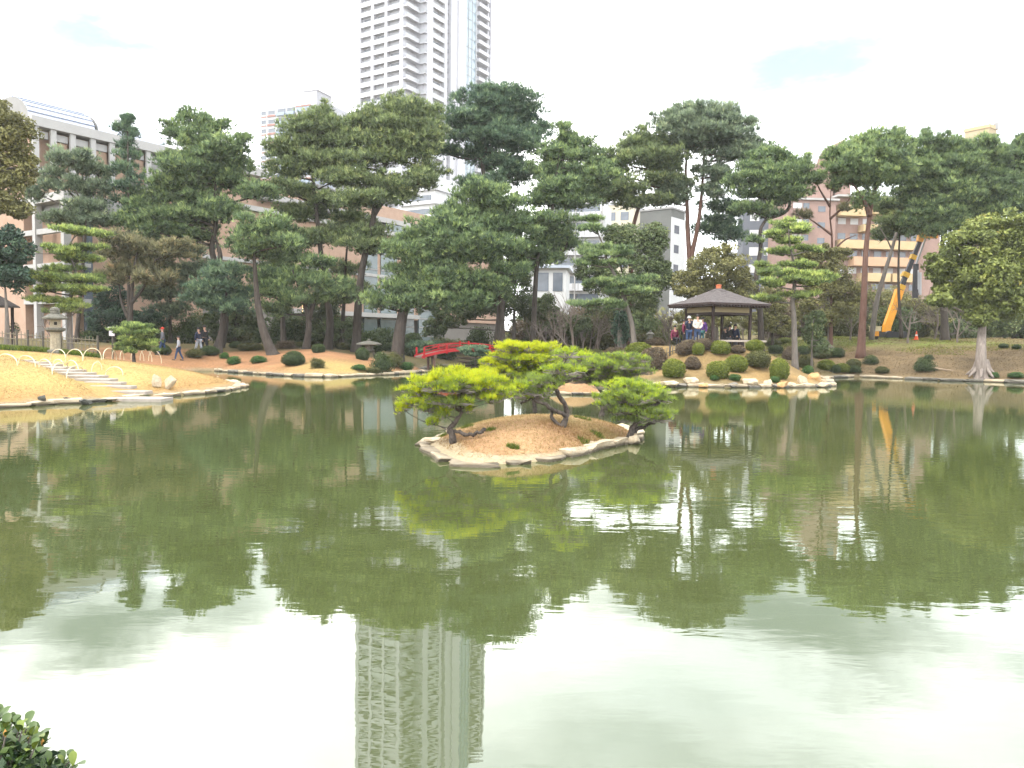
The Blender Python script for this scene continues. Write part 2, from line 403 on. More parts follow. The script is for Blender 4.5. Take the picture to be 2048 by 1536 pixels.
def groundmat(name, fine=9.0, bump=0.03):
    mt, n, b, L = _new(name)
    a = n.nodes.new('ShaderNodeAttribute'); a.attribute_name = 'col'
    t = n.nodes.new('ShaderNodeTexCoord'); z = n.nodes.new('ShaderNodeTexNoise'); z.inputs['Scale'].default_value = fine
    z.inputs['Detail'].default_value = 8; z.inputs['Roughness'].default_value = 0.75; L(t.outputs['Object'], z.inputs['Vector'])
    r = n.nodes.new('ShaderNodeMapRange'); r.inputs[1].default_value = 0.3; r.inputs[2].default_value = 0.7
    r.inputs[3].default_value = 0.62; r.inputs[4].default_value = 1.3; L(z.outputs[0], r.inputs[0])
    vm = n.nodes.new('ShaderNodeVectorMath'); vm.operation = 'SCALE'
    L(a.outputs['Color'], vm.inputs[0]); L(r.outputs[0], vm.inputs['Scale']); L(vm.outputs[0], b.inputs['Base Color'])
    b.inputs['Roughness'].default_value = 0.95; b.inputs['Specular IOR Level'].default_value = 0.1
    z2 = n.nodes.new('ShaderNodeTexNoise'); z2.inputs['Scale'].default_value = fine * 2.5; z2.inputs['Detail'].default_value = 6
    L(t.outputs['Object'], z2.inputs['Vector'])
    bp = n.nodes.new('ShaderNodeBump'); bp.inputs['Strength'].default_value = 0.9; bp.inputs['Distance'].default_value = bump
    L(z2.outputs[0], bp.inputs['Height']); L(bp.outputs[0], b.inputs['Normal'])
    return mt
M_ground = groundmat('soil_and_dry_grass')
ground = link('ground', gridmesh('ground', GX, GY, GZ, M_ground, ground_colour(GX, GY, GD))); tag(ground, kind='structure')

# ---- water
def watermat():
    mt = bpy.data.materials.new('pond_water'); mt.use_nodes = True; n = mt.node_tree; n.nodes.clear(); L = n.links.new
    o = n.nodes.new('ShaderNodeOutputMaterial'); ms = n.nodes.new('ShaderNodeMixShader')
    df = n.nodes.new('ShaderNodeBsdfDiffuse'); gl = n.nodes.new('ShaderNodeBsdfAnisotropic' if False else 'ShaderNodeBsdfGlossy')
    t = n.nodes.new('ShaderNodeTexCoord')
    zc = n.nodes.new('ShaderNodeTexNoise'); zc.inputs['Scale'].default_value = 0.12; zc.inputs['Detail'].default_value = 3
    L(t.outputs['Object'], zc.inputs['Vector'])
    rc = n.nodes.new('ShaderNodeValToRGB')
    rc.color_ramp.elements[0].position = 0.35; rc.color_ramp.elements[0].color = (0.044, 0.056, 0.018, 1)
    rc.color_ramp.elements[1].position = 0.65; rc.color_ramp.elements[1].color = (0.056, 0.066, 0.024, 1)
    L(zc.outputs[0], rc.inputs[0]); L(rc.outputs[0], df.inputs['Color'])
    gl.inputs['Roughness'].default_value = 0.015; gl.inputs['Color'].default_value = (0.96, 0.98, 0.95, 1)
    def ripple(sx, sy, sc, det, seed):
        mp = n.nodes.new('ShaderNodeMapping'); mp.inputs['Scale'].default_value = (sx, sy, 1)
        mp.inputs['Rotation'].default_value = (0, 0, 0.12 * seed); mp.inputs['Location'].default_value = (seed * 3.1, seed * 1.7, 0)
        L(t.outputs['Object'], mp.inputs['Vector'])
        z = n.nodes.new('ShaderNodeTexNoise'); z.inputs['Scale'].default_value = sc; z.inputs['Detail'].default_value = det
        z.inputs['Roughness'].default_value = 0.5; z.inputs['Distortion'].default_value = 0.3
        L(mp.outputs[0], z.inputs['Vector']); return z
    a = ripple(0.5, 1.3, 4.2, 3, 1); b = ripple(0.45, 1.0, 1.1, 2, -2); calm = ripple(0.6, 1.0, 0.16, 2, 3)
    mr = n.nodes.new('ShaderNodeMapRange'); mr.inputs[1].default_value = 0.35; mr.inputs[2].default_value = 0.65
    mr.inputs[3].default_value = 0.35; mr.inputs[4].default_value = 1.0; L(calm.outputs[0], mr.inputs[0])
    m1 = n.nodes.new('ShaderNodeMath'); m1.operation = 'MULTIPLY_ADD'; m1.inputs[1].default_value = 0.6
    L(b.outputs[0], m1.inputs[0]); L(a.outputs[0], m1.inputs[2])
    bp = n.nodes.new('ShaderNodeBump'); bp.inputs['Distance'].default_value = 0.0022
    L(mr.outputs[0], bp.inputs['Strength']); L(m1.outputs[0], bp.inputs['Height'])
    L(bp.outputs[0], gl.inputs['Normal'])
    fr = n.nodes.new('ShaderNodeFresnel'); fr.inputs['IOR'].default_value = 2.6; L(bp.outputs[0], fr.inputs['Normal'])
    L(fr.outputs[0], ms.inputs[0]); L(df.outputs[0], ms.inputs[1]); L(gl.outputs[0], ms.inputs[2]); L(ms.outputs[0], o.inputs['Surface'])
    return mt
wm = MB(); wm.add([(-70, 1.5, 0), (70, 1.5, 0), (70, 75, 0), (-70, 75, 0)], [(0, 1, 2, 3)])
water = wm.obj('water', watermat()); tag(water, kind='structure')

# ---- islets
def islet_obj(k, nr=46, na=120):
    cx, cy, a, r, hh = ISLETS[k]
    tt = np.concatenate([np.linspace(0.0, 0.985, nr), [1.0, 1.06, 1.3]]); th = np.linspace(0, 2 * math.pi, na + 1)
    T, A = np.meshgrid(tt, th); rr = np.interp(np.mod(A, 2 * math.pi), a, r)
    X = cx + np.cos(A) * rr * T; Y = cy + np.sin(A) * rr * T; Z = islet_h(k, X, Y)
    g = np.random.default_rng(k); Z = Z + (T < 0.95) * g.normal(0, 0.006, Z.shape)
    b1 = blotch(X, Y, 2.2, 5)[..., None]; b2 = blotch(X, Y, 7, 6)[..., None]
    col = np.array([0.34, 0.205, 0.11]) * (1 + 0.22 * b1) 
    col = col * (1 - smooth(b1 - 0.05) * 0.6) + np.array([0.43, 0.315, 0.165]) * smooth(b1 - 0.05) * 0.6
    grn = np.clip((1 - smooth((np.hypot(X - cx - 1.1, Y - cy + 0.15) - 0.45) / 0.5))[..., None] * (0.45 + 0.4 * b2), 0, 0.7)
    if k == 0: col = col * (1 - grn) + np.array([0.10, 0.115, 0.03]) * grn
    ap = 0.13 * np.exp(-((np.mod(A, 2 * math.pi) - 3.75) / .75) ** 2) if k == 0 else 0.0
    e = smooth((T - 0.88 + ap + 0.03 * b2[..., 0]) / 0.05)[..., None]
    col = col * (1 - e) + np.array([0.36, 0.29, 0.19]) * e
    col = np.clip(ALB * col * (1 - smooth((T - 1.0) / 0.05)[..., None] * 0.7), 0.008, 1)
    o = link('island', gridmesh('island', X, Y, Z, groundmat('island_soil', 16.0, 0.012), col)); return tag(o, kind='structure')
island = islet_obj(0); islet2 = islet_obj(1, 16, 50)

# ---- rocks: one set of shared meshes
M_rockcream = mat('cream_rock', (0.40, 0.31, 0.20), 0.9, scale=2.2, bump=0.03, bscale=7, col2=(0.52, 0.45, 0.34))
M_rockorange = mat('rusty_rock', (0.42, 0.22, 0.08), 0.9, scale=2.0, bump=0.03, bscale=7, col2=(0.48, 0.34, 0.18))
M_rockgrey = mat('grey_rock', (0.12, 0.11, 0.095), 0.9, scale=2.5, bump=0.03, bscale=7, col2=(0.26, 0.24, 0.20))
def darkfoot(mt):
    n = mt.node_tree; b = n.nodes['Principled BSDF']; L = n.links.new; src = b.inputs['Base Color'].links[0].from_socket
    ge = n.nodes.new('ShaderNodeNewGeometry'); sp = n.nodes.new('ShaderNodeSeparateXYZ'); L(ge.outputs['Position'], sp.inputs[0])
    mr = n.nodes.new('ShaderNodeMapRange'); mr.inputs[1].default_value = 0.03; mr.inputs[2].default_value = 0.09; mr.inputs[3].default_value = 0.22; mr.inputs[4].default_value = 1.0; L(sp.outputs[2], mr.inputs[0])
    vm = n.nodes.new('ShaderNodeVectorMath'); vm.operation = 'SCALE'; L(src, vm.inputs[0]); L(mr.outputs[0], vm.inputs['Scale']); L(vm.outputs[0], b.inputs['Base Color'])
for _m in (M_rockcream, M_rockorange, M_rockgrey): darkfoot(_m)      # colour darkens in a band just above the waterline
M_rockdark = mat('dark_wet_rock', (0.025, 0.027, 0.022), 0.55, scale=2.5, bump=0.03, bscale=7, col2=(0.07, 0.07, 0.055))
def rockmesh(name, seed, material, npt=16, flat=0.6, det=2):
    g = np.random.default_rng(seed); bm = bmesh.new()
    p = unit(g.normal(size=(npt, 3))) * g.uniform(0.75, 1.0, (npt, 1)); p[:, 2] *= flat
    for q in p: bm.verts.new(q)
    r = bmesh.ops.convex_hull(bm, input=bm.verts)
    for v in [v for v in bm.verts if not v.link_faces]: bm.verts.remove(v)
    bmesh.ops.bevel(bm, geom=bm.edges[:], offset=0.06, segments=1, affect='EDGES', profile=0.6, clamp_overlap=True)
    if det:
        bmesh.ops.triangulate(bm, faces=bm.faces[:])
        bmesh.ops.subdivide_edges(bm, edges=[e for e in bm.edges if e.calc_length() > 0.45], cuts=1)
        bmesh.ops.triangulate(bm, faces=bm.faces[:])
        for v in bm.verts: v.co += Vector(g.normal(0, 0.022, 3))
    me = bpy.data.meshes.new(name); bm.to_mesh(me); bm.free(); me.materials.append(material); return me
def slabmesh(name, seed, material, flat):
    g = np.random.default_rng(seed); bm = bmesh.new(); bmesh.ops.create_cube(bm, size=2.0)
    for v in bm.verts: v.co = Vector((v.co.x * .92 + g.normal(0, .13), v.co.y * .92 + g.normal(0, .13), (v.co.z * .92 + g.normal(0, .16)) * flat))
    bmesh.ops.subdivide_edges(bm, edges=bm.edges[:], cuts=1, use_grid_fill=True)
    for v in bm.verts: v.co += Vector(g.normal(0, .07, 3)); v.co.z = v.co.z if v.co.z < 0 else v.co.z * g.uniform(.8, 1.0)
    bmesh.ops.bevel(bm, geom=[e for e in bm.edges if e.calc_face_angle(0) > .7], offset=0.09, segments=1, affect='EDGES', clamp_overlap=True)
    bmesh.ops.triangulate(bm, faces=bm.faces[:])
    me = bpy.data.meshes.new(name); bm.to_mesh(me); bm.free(); me.materials.append(material); return me
ROCKS = {k: [(slabmesh('stone', 20 + i + 7 * j, mm, f) if k.startswith('e') else rockmesh('stone', 20 + i + 7 * j, mm, flat=f, npt=13)) for i in range(6)]
         for j, (k, mm, f) in enumerate([('cream', M_rockcream, 0.75), ('orange', M_rockorange, 0.75), ('grey', M_rockgrey, 0.7), ('dark', M_rockdark, 0.6),
                                         ('ecream', M_rockcream, 0.55), ('egrey', M_rockgrey, 0.5)])}
def stone(parent, kind, x, y, z, sx, sy, sz, rz):
    me = random.choice(ROCKS[kind]); return link('stone', me, parent, (x, y, z), rz, (sx, sy, sz))
# edging stones round the big island
def islet_edge(k, parent, n, lo, hi, kinds):
    cx, cy, a, r, hh = ISLETS[k]; th = 0.0; tot = 2 * math.pi; i = 0
    while th < tot - 0.02:
        rr = float(np.interp(th, a, r)); wdt = random.uniform(lo, hi); th2 = th + wdt / rr; tm = (th + th2) / 2
        rm = float(np.interp(tm % (2 * math.pi), a, r)) * 0.94
        x, y = cx + rm * math.cos(tm), cy + rm * math.sin(tm)
        ex = float(np.interp(th2 % (2 * math.pi), a, r)); dx = cx + ex * math.cos(th2) - (cx + rr * math.cos(th)); dy = cy + ex * math.sin(th2) - (cy + rr * math.sin(th))
        left = k == 0 and 2.6 < tm < 4.9; right = k == 0 and (tm > 5.35 or tm < .5); dp = random.uniform(.26, .36) if left else random.uniform(.15, .24)
        kd = random.choice(['egrey', 'ecream', 'ecream']) if right else 'ecream' if left else random.choice(kinds); rs_ = 1 - (dp * .75) / rm
        stone(parent, kd, cx + rm * 1.06 * rs_ * math.cos(tm), cy + rm * 1.06 * rs_ * math.sin(tm), random.uniform(-0.04, 0.0) if left else random.uniform(-.02, .05), wdt * random.uniform(.48, .56), dp, random.uniform(0.16, 0.22), math.atan2(dy, dx) + random.uniform(-.12, .12))
        th = th2
islet_edge(0, island, 30, 0.35, 0.85, ['ecream'] * 7 + ['egrey'])
islet_edge(1, islet2, 12, 0.35, 0.7, ['ecream', 'ecream', 'egrey'])
# edging stones along the banks, spaced along the visible waterline
def bank_edge(i0, i1, lo, hi, kinds, hs=(0.1, 0.2)):
    P = POND[i0:i1 + 1]; seg = np.hypot(*(P[1:] - P[:-1]).T); cum = np.concatenate([[0], np.cumsum(seg)]); s = 0.0
    while s < cum[-1]:
        w = random.uniform(lo, hi); q = min(s + w / 2, cum[-1]); x = np.interp(q, cum, P[:, 0]); y = np.interp(q, cum, P[:, 1])
        j = min(np.searchsorted(cum, q, 'right') - 1, len(P) - 2); ang = math.atan2(*(P[j + 1] - P[j])[::-1])
        stone(ground, random.choice(kinds), x + random.uniform(-.05, .05), y + random.uniform(-.02, .08), random.uniform(0.03, 0.08), w * 0.50, random.uniform(.16, .28), random.uniform(*hs) * 1.2, ang + random.uniform(-.15, .15))
        s += w
bank_edge(1, 13, 0.45, 1.0, ['ecream', 'ecream', 'egrey'], (0.08, 0.15))
bank_edge(13, 15, 0.3, 0.6, ['ecream', 'egrey'], (0.1, 0.18))
bank_edge(18, 27, 0.5, 1.1, ['ecream', 'ecream', 'egrey'], (0.12, 0.22))
bank_edge(27, 34, 0.6, 1.2, ['egrey'], (0.12, 0.2))
bank_edge(35, 43, 0.6, 1.0, ['egrey', 'ecream'], (0.12, 0.2))
bank_edge(43, 52, 0.8, 1.8, ['ecream', 'ecream', 'egrey'], (0.12, 0.2))

# ---- stone path of slabs
M_slab = mat('pale_granite', (0.34, 0.30, 0.26), 0.85, 0.12, 6, 0.01, 30)
path = MB()
for i in range(len(STEPS) - 1):
    a, b = np.array(STEPS[i]), np.array(STEPS[i + 1]); dd = (b - a)[:2]; nn = np.array([-dd[1], dd[0]]) / np.linalg.norm(dd) * 0.85
    path.add([(a[0] - nn[0], a[1] - nn[1], a[2] - 0.09), (a[0] + nn[0], a[1] + nn[1], a[2] - 0.09), (b[0] + nn[0], b[1] + nn[1], b[2] - 0.09), (b[0] - nn[0], b[1] - nn[1], b[2] - 0.09)], [(0, 1, 2, 3)])
patho = path.obj('path', mat('packed_earth', (0.22, 0.15, 0.08), 0.95, 0.2, 8)); tag(patho, kind='structure')
for i, (px, py, hw) in enumerate(PATHPX):
    x, y, z = STEPS[i]; w = hw * pxm(y) * 1.02
    nxt = STEPS[min(i + 1, len(STEPS) - 1)]; dep = max(0.2, min(0.42, abs(nxt[1] - y) * 0.44)) if i < len(STEPS) - 1 else 0.4
    s = MB(); s.box((0, 0, -0.075), (w, dep, 0.075)); me = s.mesh('step', M_slab)
    bm = bmesh.new(); bm.from_mesh(me); bmesh.ops.bevel(bm, geom=bm.edges[:], offset=0.015, segments=1, affect='EDGES'); bm.to_mesh(me); bm.free()
    link('step', me, patho, (x, y, z), random.uniform(-0.03, 0.03))

# ---- short dry grass standing on the lawn and the island (nobody could count it)
def blades(name, P, Lh, w, material, tone, lean=0.5, kind=None):
    n = len(P); d = unit(np.stack([RNG.normal(0, lean, n), RNG.normal(0, lean, n), np.ones(n)], -1))
    s = unit(np.cross(d, RNG.normal(size=(n, 3)))) * (w / 2); Ln = (Lh * RNG.uniform(0.5, 1.3, n))[:, None]
    T = np.stack([P - s, P + s, P + d * Ln], 1); o = link(name, trisoup(name, T, material, tone)); return tag(o, kind='stuff')
M_straw = leafmat('dry_grass_blades', [(0, (0.22, 0.12, 0.06)), (0.5, (0.36, 0.25, 0.11)), (1, (0.50, 0.41, 0.22))], 0.15, 0.9, 0.05)
n = 26000; th = RNG.uniform(0, 2 * math.pi, n); cx, cy, ia, ir, hh = ISLETS[0]
rr = np.interp(th, ia, ir) * np.sqrt(RNG.uniform(0, 0.78, n)); X = cx + rr * np.cos(th); Y = cy + rr * np.sin(th)
tn = np.clip(0.48 + 0.42 * blotch(X[None], Y[None], 2.2, 5)[0] + RNG.normal(0, 0.2, n), 0, 1)
blades('dry_grass', np.stack([X, Y, islet_h(0, X, Y) - 0.004], -1), 0.05, 0.009, M_straw, tn, 0.8)
X = RNG.uniform(-30, -9, 120000); Y = RNG.uniform(20, 36.4, 120000); D = poly_sd(POND, X, Y); k = D > 0.45
S = np.array(STEPS); pd = np.min(np.hypot(X[:, None] - S[None, :, 0], Y[:, None] - S[None, :, 1]), 1); k &= pd > 0.95
X, Y, D = X[k], Y[k], D[k]; tn = np.clip(0.62 + 0.2 * blotch(X[None], Y[None], 1.2, 9)[0] + RNG.normal(0, 0.2, len(X)) - 0.35 * (D < 1.6), 0, 1)
blades('dry_grass', np.stack([X, Y, hgt(X, Y) - 0.005], -1), 0.04, 0.014, M_straw, tn, 0.9)
# green strip of low plants behind the lawn
M_lime = leafmat('low_green_plants', [(0, (0.04, 0.07, 0.012)), (0.5, (0.10, 0.15, 0.02)), (1, (0.22, 0.26, 0.04))], 0.25)
X = RNG.uniform(-27, -20.0, 11000); Y = RNG.uniform(36.2, 37.6, 11000)
blades('ground_cover', np.stack([X, Y, hgt(X, Y) - 0.02], -1), 0.26, 0.07, M_lime, np.clip(RNG.normal(0.5, 0.28, len(X)), 0, 1), 0.7)
# moss and weeds on the right slope
X = RNG.uniform(18, 40, 60000); Y = RNG.uniform(46, 72, 60000); D = poly_sd(POND, X, Y); bb = blotch(X[None], Y[None], 0.7, 4)[0]
k = (D > 5.5) & (D < 20) & (bb > -0.05) & (X < 34 + bb * 3); X, Y = X[k], Y[k]
M_moss = leafmat('moss_tufts', [(0, (0.07, 0.085, 0.02)), (0.5, (0.14, 0.165, 0.025)), (1, (0.26, 0.27, 0.04))], 0.15)
blades('moss', np.stack([X, Y, hgt(X, Y) - 0.01], -1), 0.09, 0.06, M_moss, np.clip(RNG.normal(0.5, 0.25, len(X)), 0, 1), 1.0)
X = RNG.uniform(17, 44, 60000); Y = RNG.uniform(44, 66, 60000); D = poly_sd(POND, X, Y); k = (D > 0.5); X, Y = X[k], Y[k]
M_litter = leafmat('leaf_litter', [(0, (0.09, 0.066, 0.036)), (0.6, (0.19, 0.135, 0.07)), (1, (0.32, 0.24, 0.13))], 0.1, 0.9, 0.05)
blades('leaf_litter', np.stack([X, Y, hgt(X, Y) - 0.01], -1), 0.06, 0.05, M_litter, np.clip(RNG.normal(0.45, 0.25, len(X)), 0, 1), 1.3)

# weeds on the island
for i, (px, py, r_, lb) in enumerate([(1026, 896, .11, 'green weed tuft near the front edge of the island'), (1172, 888, .17, 'spreading green weeds beside the right front island pine'), (1195, 872, .13, 'dark green weeds behind the leaning log on the island'), (980, 862, .1, 'small green tuft right of the left island pine'), (935, 855, .12, 'bright green tuft behind the left island pine'), (885, 874, .09, 'green tuft at the left tip of the island'), (1165, 838, .18, 'mossy green patch on the right crest of the island')]):
    p = hit(px, py); n_ = 260; a_ = RNG.uniform(0, 6.28, n_); q_ = r_ * np.sqrt(RNG.uniform(0, 1, n_)); X = p[0] + q_ * np.cos(a_); Y = p[1] + .7 * q_ * np.sin(a_)
    o = blades('weed_tuft', np.stack([X, Y, hgt(X, Y) - .005], -1), .075, .014, M_lime, np.clip(RNG.normal(.45, .25, n_), 0, 1), .6); del o['kind']; tag(o, lb, 'weed', 'weeds on the island')
# ================================================================ BUILDINGS
M_white = mat('white_concrete', (0.47, 0.475, 0.52), 0.8, 0.05, 0.3)
M_pale = mat('pale_render', (0.50, 0.51, 0.54), 0.8, 0.05, 0.3)
M_win = mat('far_window_glass', (0.10, 0.12, 0.15), 0.12, 0.25, 0.6, spec=0.6)
M_rail = mat('frosted_balcony_glass', (0.40, 0.42, 0.45), 0.4, 0.06, 0.5)
M_brick = mat('orange_brick_cladding', (0.36, 0.24, 0.175), 0.9, 0.12, 1.3, col2=(0.43, 0.30, 0.225))
M_conc = mat('grey_concrete', (0.28, 0.28, 0.28), 0.85, 0.1, 0.8)
M_frame = mat('museum_white_frame', (0.38, 0.375, 0.37), 0.8, 0.06, 0.7)
M_twin = mat('tower_window_glass', (0.27, 0.275, 0.30), 0.15, 0.3, 0.6, spec=0.6)
class Face:
    """local frame on a wall: s along it, d outwards, z up"""
    def __init__(s, o, dirv, nrm): s.o = np.array(o, float)[:2]; s.d = np.array(dirv, float)[:2]; s.n = np.array(nrm, float)[:2]
    def box(s, mb, s0, s1, d0, d1, z0, z1, mi=0):
        vs = []
        for z in (z0, z1):
            for (a, b) in ((s0, d0), (s1, d0), (s1, d1), (s0, d1)):
                p = s.o + s.d * a + s.n * b; vs.append((p[0], p[1], z))
        return mb.add(vs, [(3, 2, 1, 0), (4, 5, 6, 7), (0, 1, 5, 4), (1, 2, 6, 5), (2, 3, 7, 6), (3, 0, 4, 7)], mi)
    def pt(s, a, b=0.0): return s.o + s.d * a + s.n * b
def shared(face, name, mesh_cache, key, mats, parent, s0, s1, d0, d1, z0, z1):
    """a box part; alike pieces share one mesh in the wall's own axes"""
    if key not in mesh_cache:
        mb = MB(); mb.box((0, 0, 0), ((s1 - s0) / 2, abs(d1 - d0) / 2, (z1 - z0) / 2)); mesh_cache[key] = mb.mesh(name, mats)
    c = face.pt((s0 + s1) / 2, (d0 + d1) / 2)
    par = parent.location
    return link(name, mesh_cache[key], parent, (c[0] - par[0], c[1] - par[1], (z0 + z1) / 2 - par[2]), math.atan2(face.d[1], face.d[0]))
def local(mb, root):
    x, y, z = root.location; mb.v = [(a - x, b - y, c - z) for a, b, c in mb.v]; return mb

# ---- the residential tower
Bp = at(850, 690, 237.0)[:2]; u = np.array([-0.857, 0.515]); v = np.array([0.515, 0.857])
Mp = Bp + u * 3.6; Ap = Mp - v * 7.2
root = empty('tower_block', (Ap[0], Ap[1], 1.5), 'tall white residential tower rising far above the pines, cut by the top of the picture', 'tower')
HT = 146.0; FL = 3.0
LF = Face(Ap, u, -v); RF = Face(Bp, v, -u); NA = Face(Ap, v, -u); NB = Face(Mp, -u, -v)
body = MB()
LF.box(body, 0.4, 17.6, -36.0, -1.3, 1.5, HT)             # left body
RF.box(body, -0.2, 35.6, -16.5, -1.3, 1.5, HT)
for (s0, s1) in ((0, 1.2), (6.1, 7.0), (11.4, 12.4), (16.6, 18.0)): LF.box(body, s0, s1, -1.6, 0.0, 1.5, HT + 0.4)
for (s0, s1) in ((0, 2.9), (8.9, 10.2), (12.3, 15.6)): RF.box(body, s0, s1, -1.6, 0.0, 1.5, HT + 0.4)
RF.box(body, 15.6, 19.9, -1.5, 0.5, 1.5, HT + 0.4)
RF.box(body, 33.2, 33.8, -1.5, 0.0, 1.5, HT); RF.box(body, 35.1, 36.0, -1.5, 0.0, 1.5, HT)
local(body, root).obj('wall', M_white, root)
gl = MB()
RF.box(gl, 19.95, 26.4, -1.4, -0.25, 1.5, HT)
local(gl, root).obj('stair_glazing', mat('blue_grey_curtain_glass', (0.20, 0.27, 0.33), 0.1, 0.15, 0.4, spec=0.7), root)
mull = MB()
for k in range(4): RF.box(mull, 20.0 + k * 2.12, 20.08 + k * 2.12, -0.3, -0.1, 1.5, HT)
for k in range(48): RF.box(mull, 20.0, 26.4, -0.3, -0.14, 1.5 + k * FL, 1.58 + k * FL)
RF.box(mull, 26.42, 26.85, -1.4, -0.05, 1.5, HT)
local(mull, root).obj('mullions', M_rail, root)
cache = {}; hi = MB()
NB_D = 1.5
for f in range(48):
    z = 1.5 + f * FL
    vis = 12 <= f <= 36
    if f < 12: continue
    bays = [(LF, 1.25, 6.05), (LF, 7.05, 11.35), (LF, 12.45, 16.55), (RF, 2.95, 8.85)]
    for bi, (F_, s0, s1) in enumerate(bays):
        if vis:
            shared(F_, 'balcony', cache, ('b', bi), [M_rail], root, s0, s1, -0.25, -0.1, z, z + 1.15)
            wv = random.choice((0, 0, 1, 2)); shared(F_, 'window', cache, ('w', bi, wv), [(M_twin, M_rail, M_win)[wv]], root, s0 + 0.5, s1 - 0.5, -1.33, -1.25, z + 0.2, z + 2.3)
            shared(F_, 'floor_slab', cache, ('s', bi), [M_white], root, s0, s1, -1.3, -0.05, z - 0.3, z - 0.02)
        else:
            F_.box(hi, s0, s1, -1.3, -0.05, z - 0.3, z + 1.15)
    # notch balconies, V shaped
    for ni, (F_, s0, s1) in enumerate(((NA, -0.0, 7.2 - 1.0), (NB, 1.0, 3.6))):
        if vis:
            shared(F_, 'floor_slab', cache, ('ns', ni), [M_white], root, s0, s1, -0.9 if ni else 0.0, 1.5 if ni == 0 else 0.9, z - 0.22, z + 0.1)
            shared(F_, 'balcony', cache, ('nb', ni), [M_rail], root, s0, s1, 1.36 if ni == 0 else 0.78, 1.46 if ni == 0 else 0.88, z + 0.1, z + 1.1)
            shared(F_, 'window', cache, ('nw', ni), [M_twin], root, s0 + 0.6, s1 - 0.6, -0.32, -0.2 if ni == 0 else -0.9, z + 0.2, z + 2.1)
        else: F_.box(hi, s0, s1, 0.0, 1.4, z - 0.22, z + 0.9)
    if vis:
        shared(RF, 'window', cache, 'sw', [M_twin], root, 10.3, 12.2, -1.1, -0.9, z + 1.0, z + 2.2)
        shared(RF, 'balcony', cache, 'rb', [M_white], root, 26.95, 33.1, -1.2, 0.9, z - 0.2, z + 0.95)
        shared(RF, 'window', cache, 'rw', [M_twin], root, 27.3, 32.8, -1.32, -1.22, z + 1.0, z + 2.5)
        shared(RF, 'window', cache, 'rs', [M_twin], root, 33.85, 35.05, -0.9, -0.5, z + 0.9, z + 2.0)
    else: RF.box(hi, 26.95, 33.1, -1.2, 0.9, z - 0.2, z + 0.95)
tag(local(hi, root).obj('upper_storeys', M_white, root), kind='stuff')

# ---- generic block with balconies, seen from a corner
def block(label, cat, corner_px, D, ztop, yaw, l_len, r_len, wall, name='apartment_block', depth=None, z0=1.4):
    c = at(corner_px, 690, D)[:2]; a = R(yaw)
    ul = np.array([-math.cos(a), math.sin(a)]); vr = np.array([math.sin(a), math.cos(a)])
    root = empty(name, (c[0], c[1], z0), label, cat)
    lf = Face(c, ul, -vr); rf = Face(c, vr, -ul); mb = MB()
    lf.box(mb, 0, l_len, -r_len, 0, z0, ztop)
    local(mb, root).obj('wall', wall, root); return root, lf, rf
# ---- white and red banded block, left of the tower
M_red = mat('red_brown_spandrel', (0.30, 0.155, 0.13), 0.8, 0.1, 1)
M_bglass = mat('blue_grey_balcony_glass', (0.22, 0.28, 0.36), 0.2, 0.1, 1, spec=0.5)
D = 270.0; yaw = 22
zt = at(610, 208, D)[2]
root, lf, rf = block('white apartment block with red-brown and blue balcony bands left of the tower', 'apartment block', 622, D, zt, yaw, 21.5, 27, M_pale)
cache = {}
for f in range(16):
    z = zt - 3.1 * (f + 1)
    shared(lf, 'window', cache, 1, [M_win], root, 19.2, 21.2, -0.1, 0.06, z + 1.2, z + 2.5)
    shared(lf, 'spandrel', cache, 2, [M_red], root, 19.0, 21.4, -0.1, 0.1, z + 0.3, z + 0.75)
    shared(lf, 'window', cache, 3, [M_win], root, 15.3, 18.2, -0.1, 0.06, z + 1.2, z + 2.5)
    shared(lf, 'spandrel', cache, 4, [M_red], root, 14.9, 18.5, -0.1, 0.3, z + 0.3, z + 0.95)
    for q, (a0, a1) in enumerate(((10.6, 14.2), (6.6, 10.1))):
        shared(lf, 'window', cache, (5, q), [M_win], root, a0, a1, -0.1, 0.06, z + 1.3, z + 2.75)
        shared(lf, 'balcony', cache, (6, q), [M_bglass], root, a0, a1, -0.1, 1.0, z + 0.2, z + 1.25)
    shared(lf, 'window', cache, 7, [M_bglass], root, 0.4, 5.8, -0.1, 0.5, z + 0.9, z + 2.4)
    shared(lf, 'spandrel', cache, 8, [M_red if f == 0 else M_conc], root, 0.0, 6.1, -0.1, 0.55, z + 2.45, z + 2.95)
    shared(rf, 'balcony', cache, 9, [M_conc], root, 1, 13, -0.1, 0.9, z + 0.1, z + 1.2)
    shared(rf, 'window', cache, 10, [M_bglass], root, 1, 13, -0.1, 0.06, z + 1.3, z + 2.7)
    shared(rf, 'balcony', cache, 11, [M_conc], root, 14, 26, -0.1, 0.9, z + 0.1, z + 1.2)
pent = MB(); lf.box(pent, -0.2, 6.5, -24, -3, zt, zt + 3.2); lf.box(pent, -0.6, 5.0, -11, -2.5, zt, zt + 5.4); lf.box(pent, -0.9, 5.3, -11.3, -2.2, zt + 5.4, zt + 5.8)
local(pent, root).obj('penthouse', M_white, root)

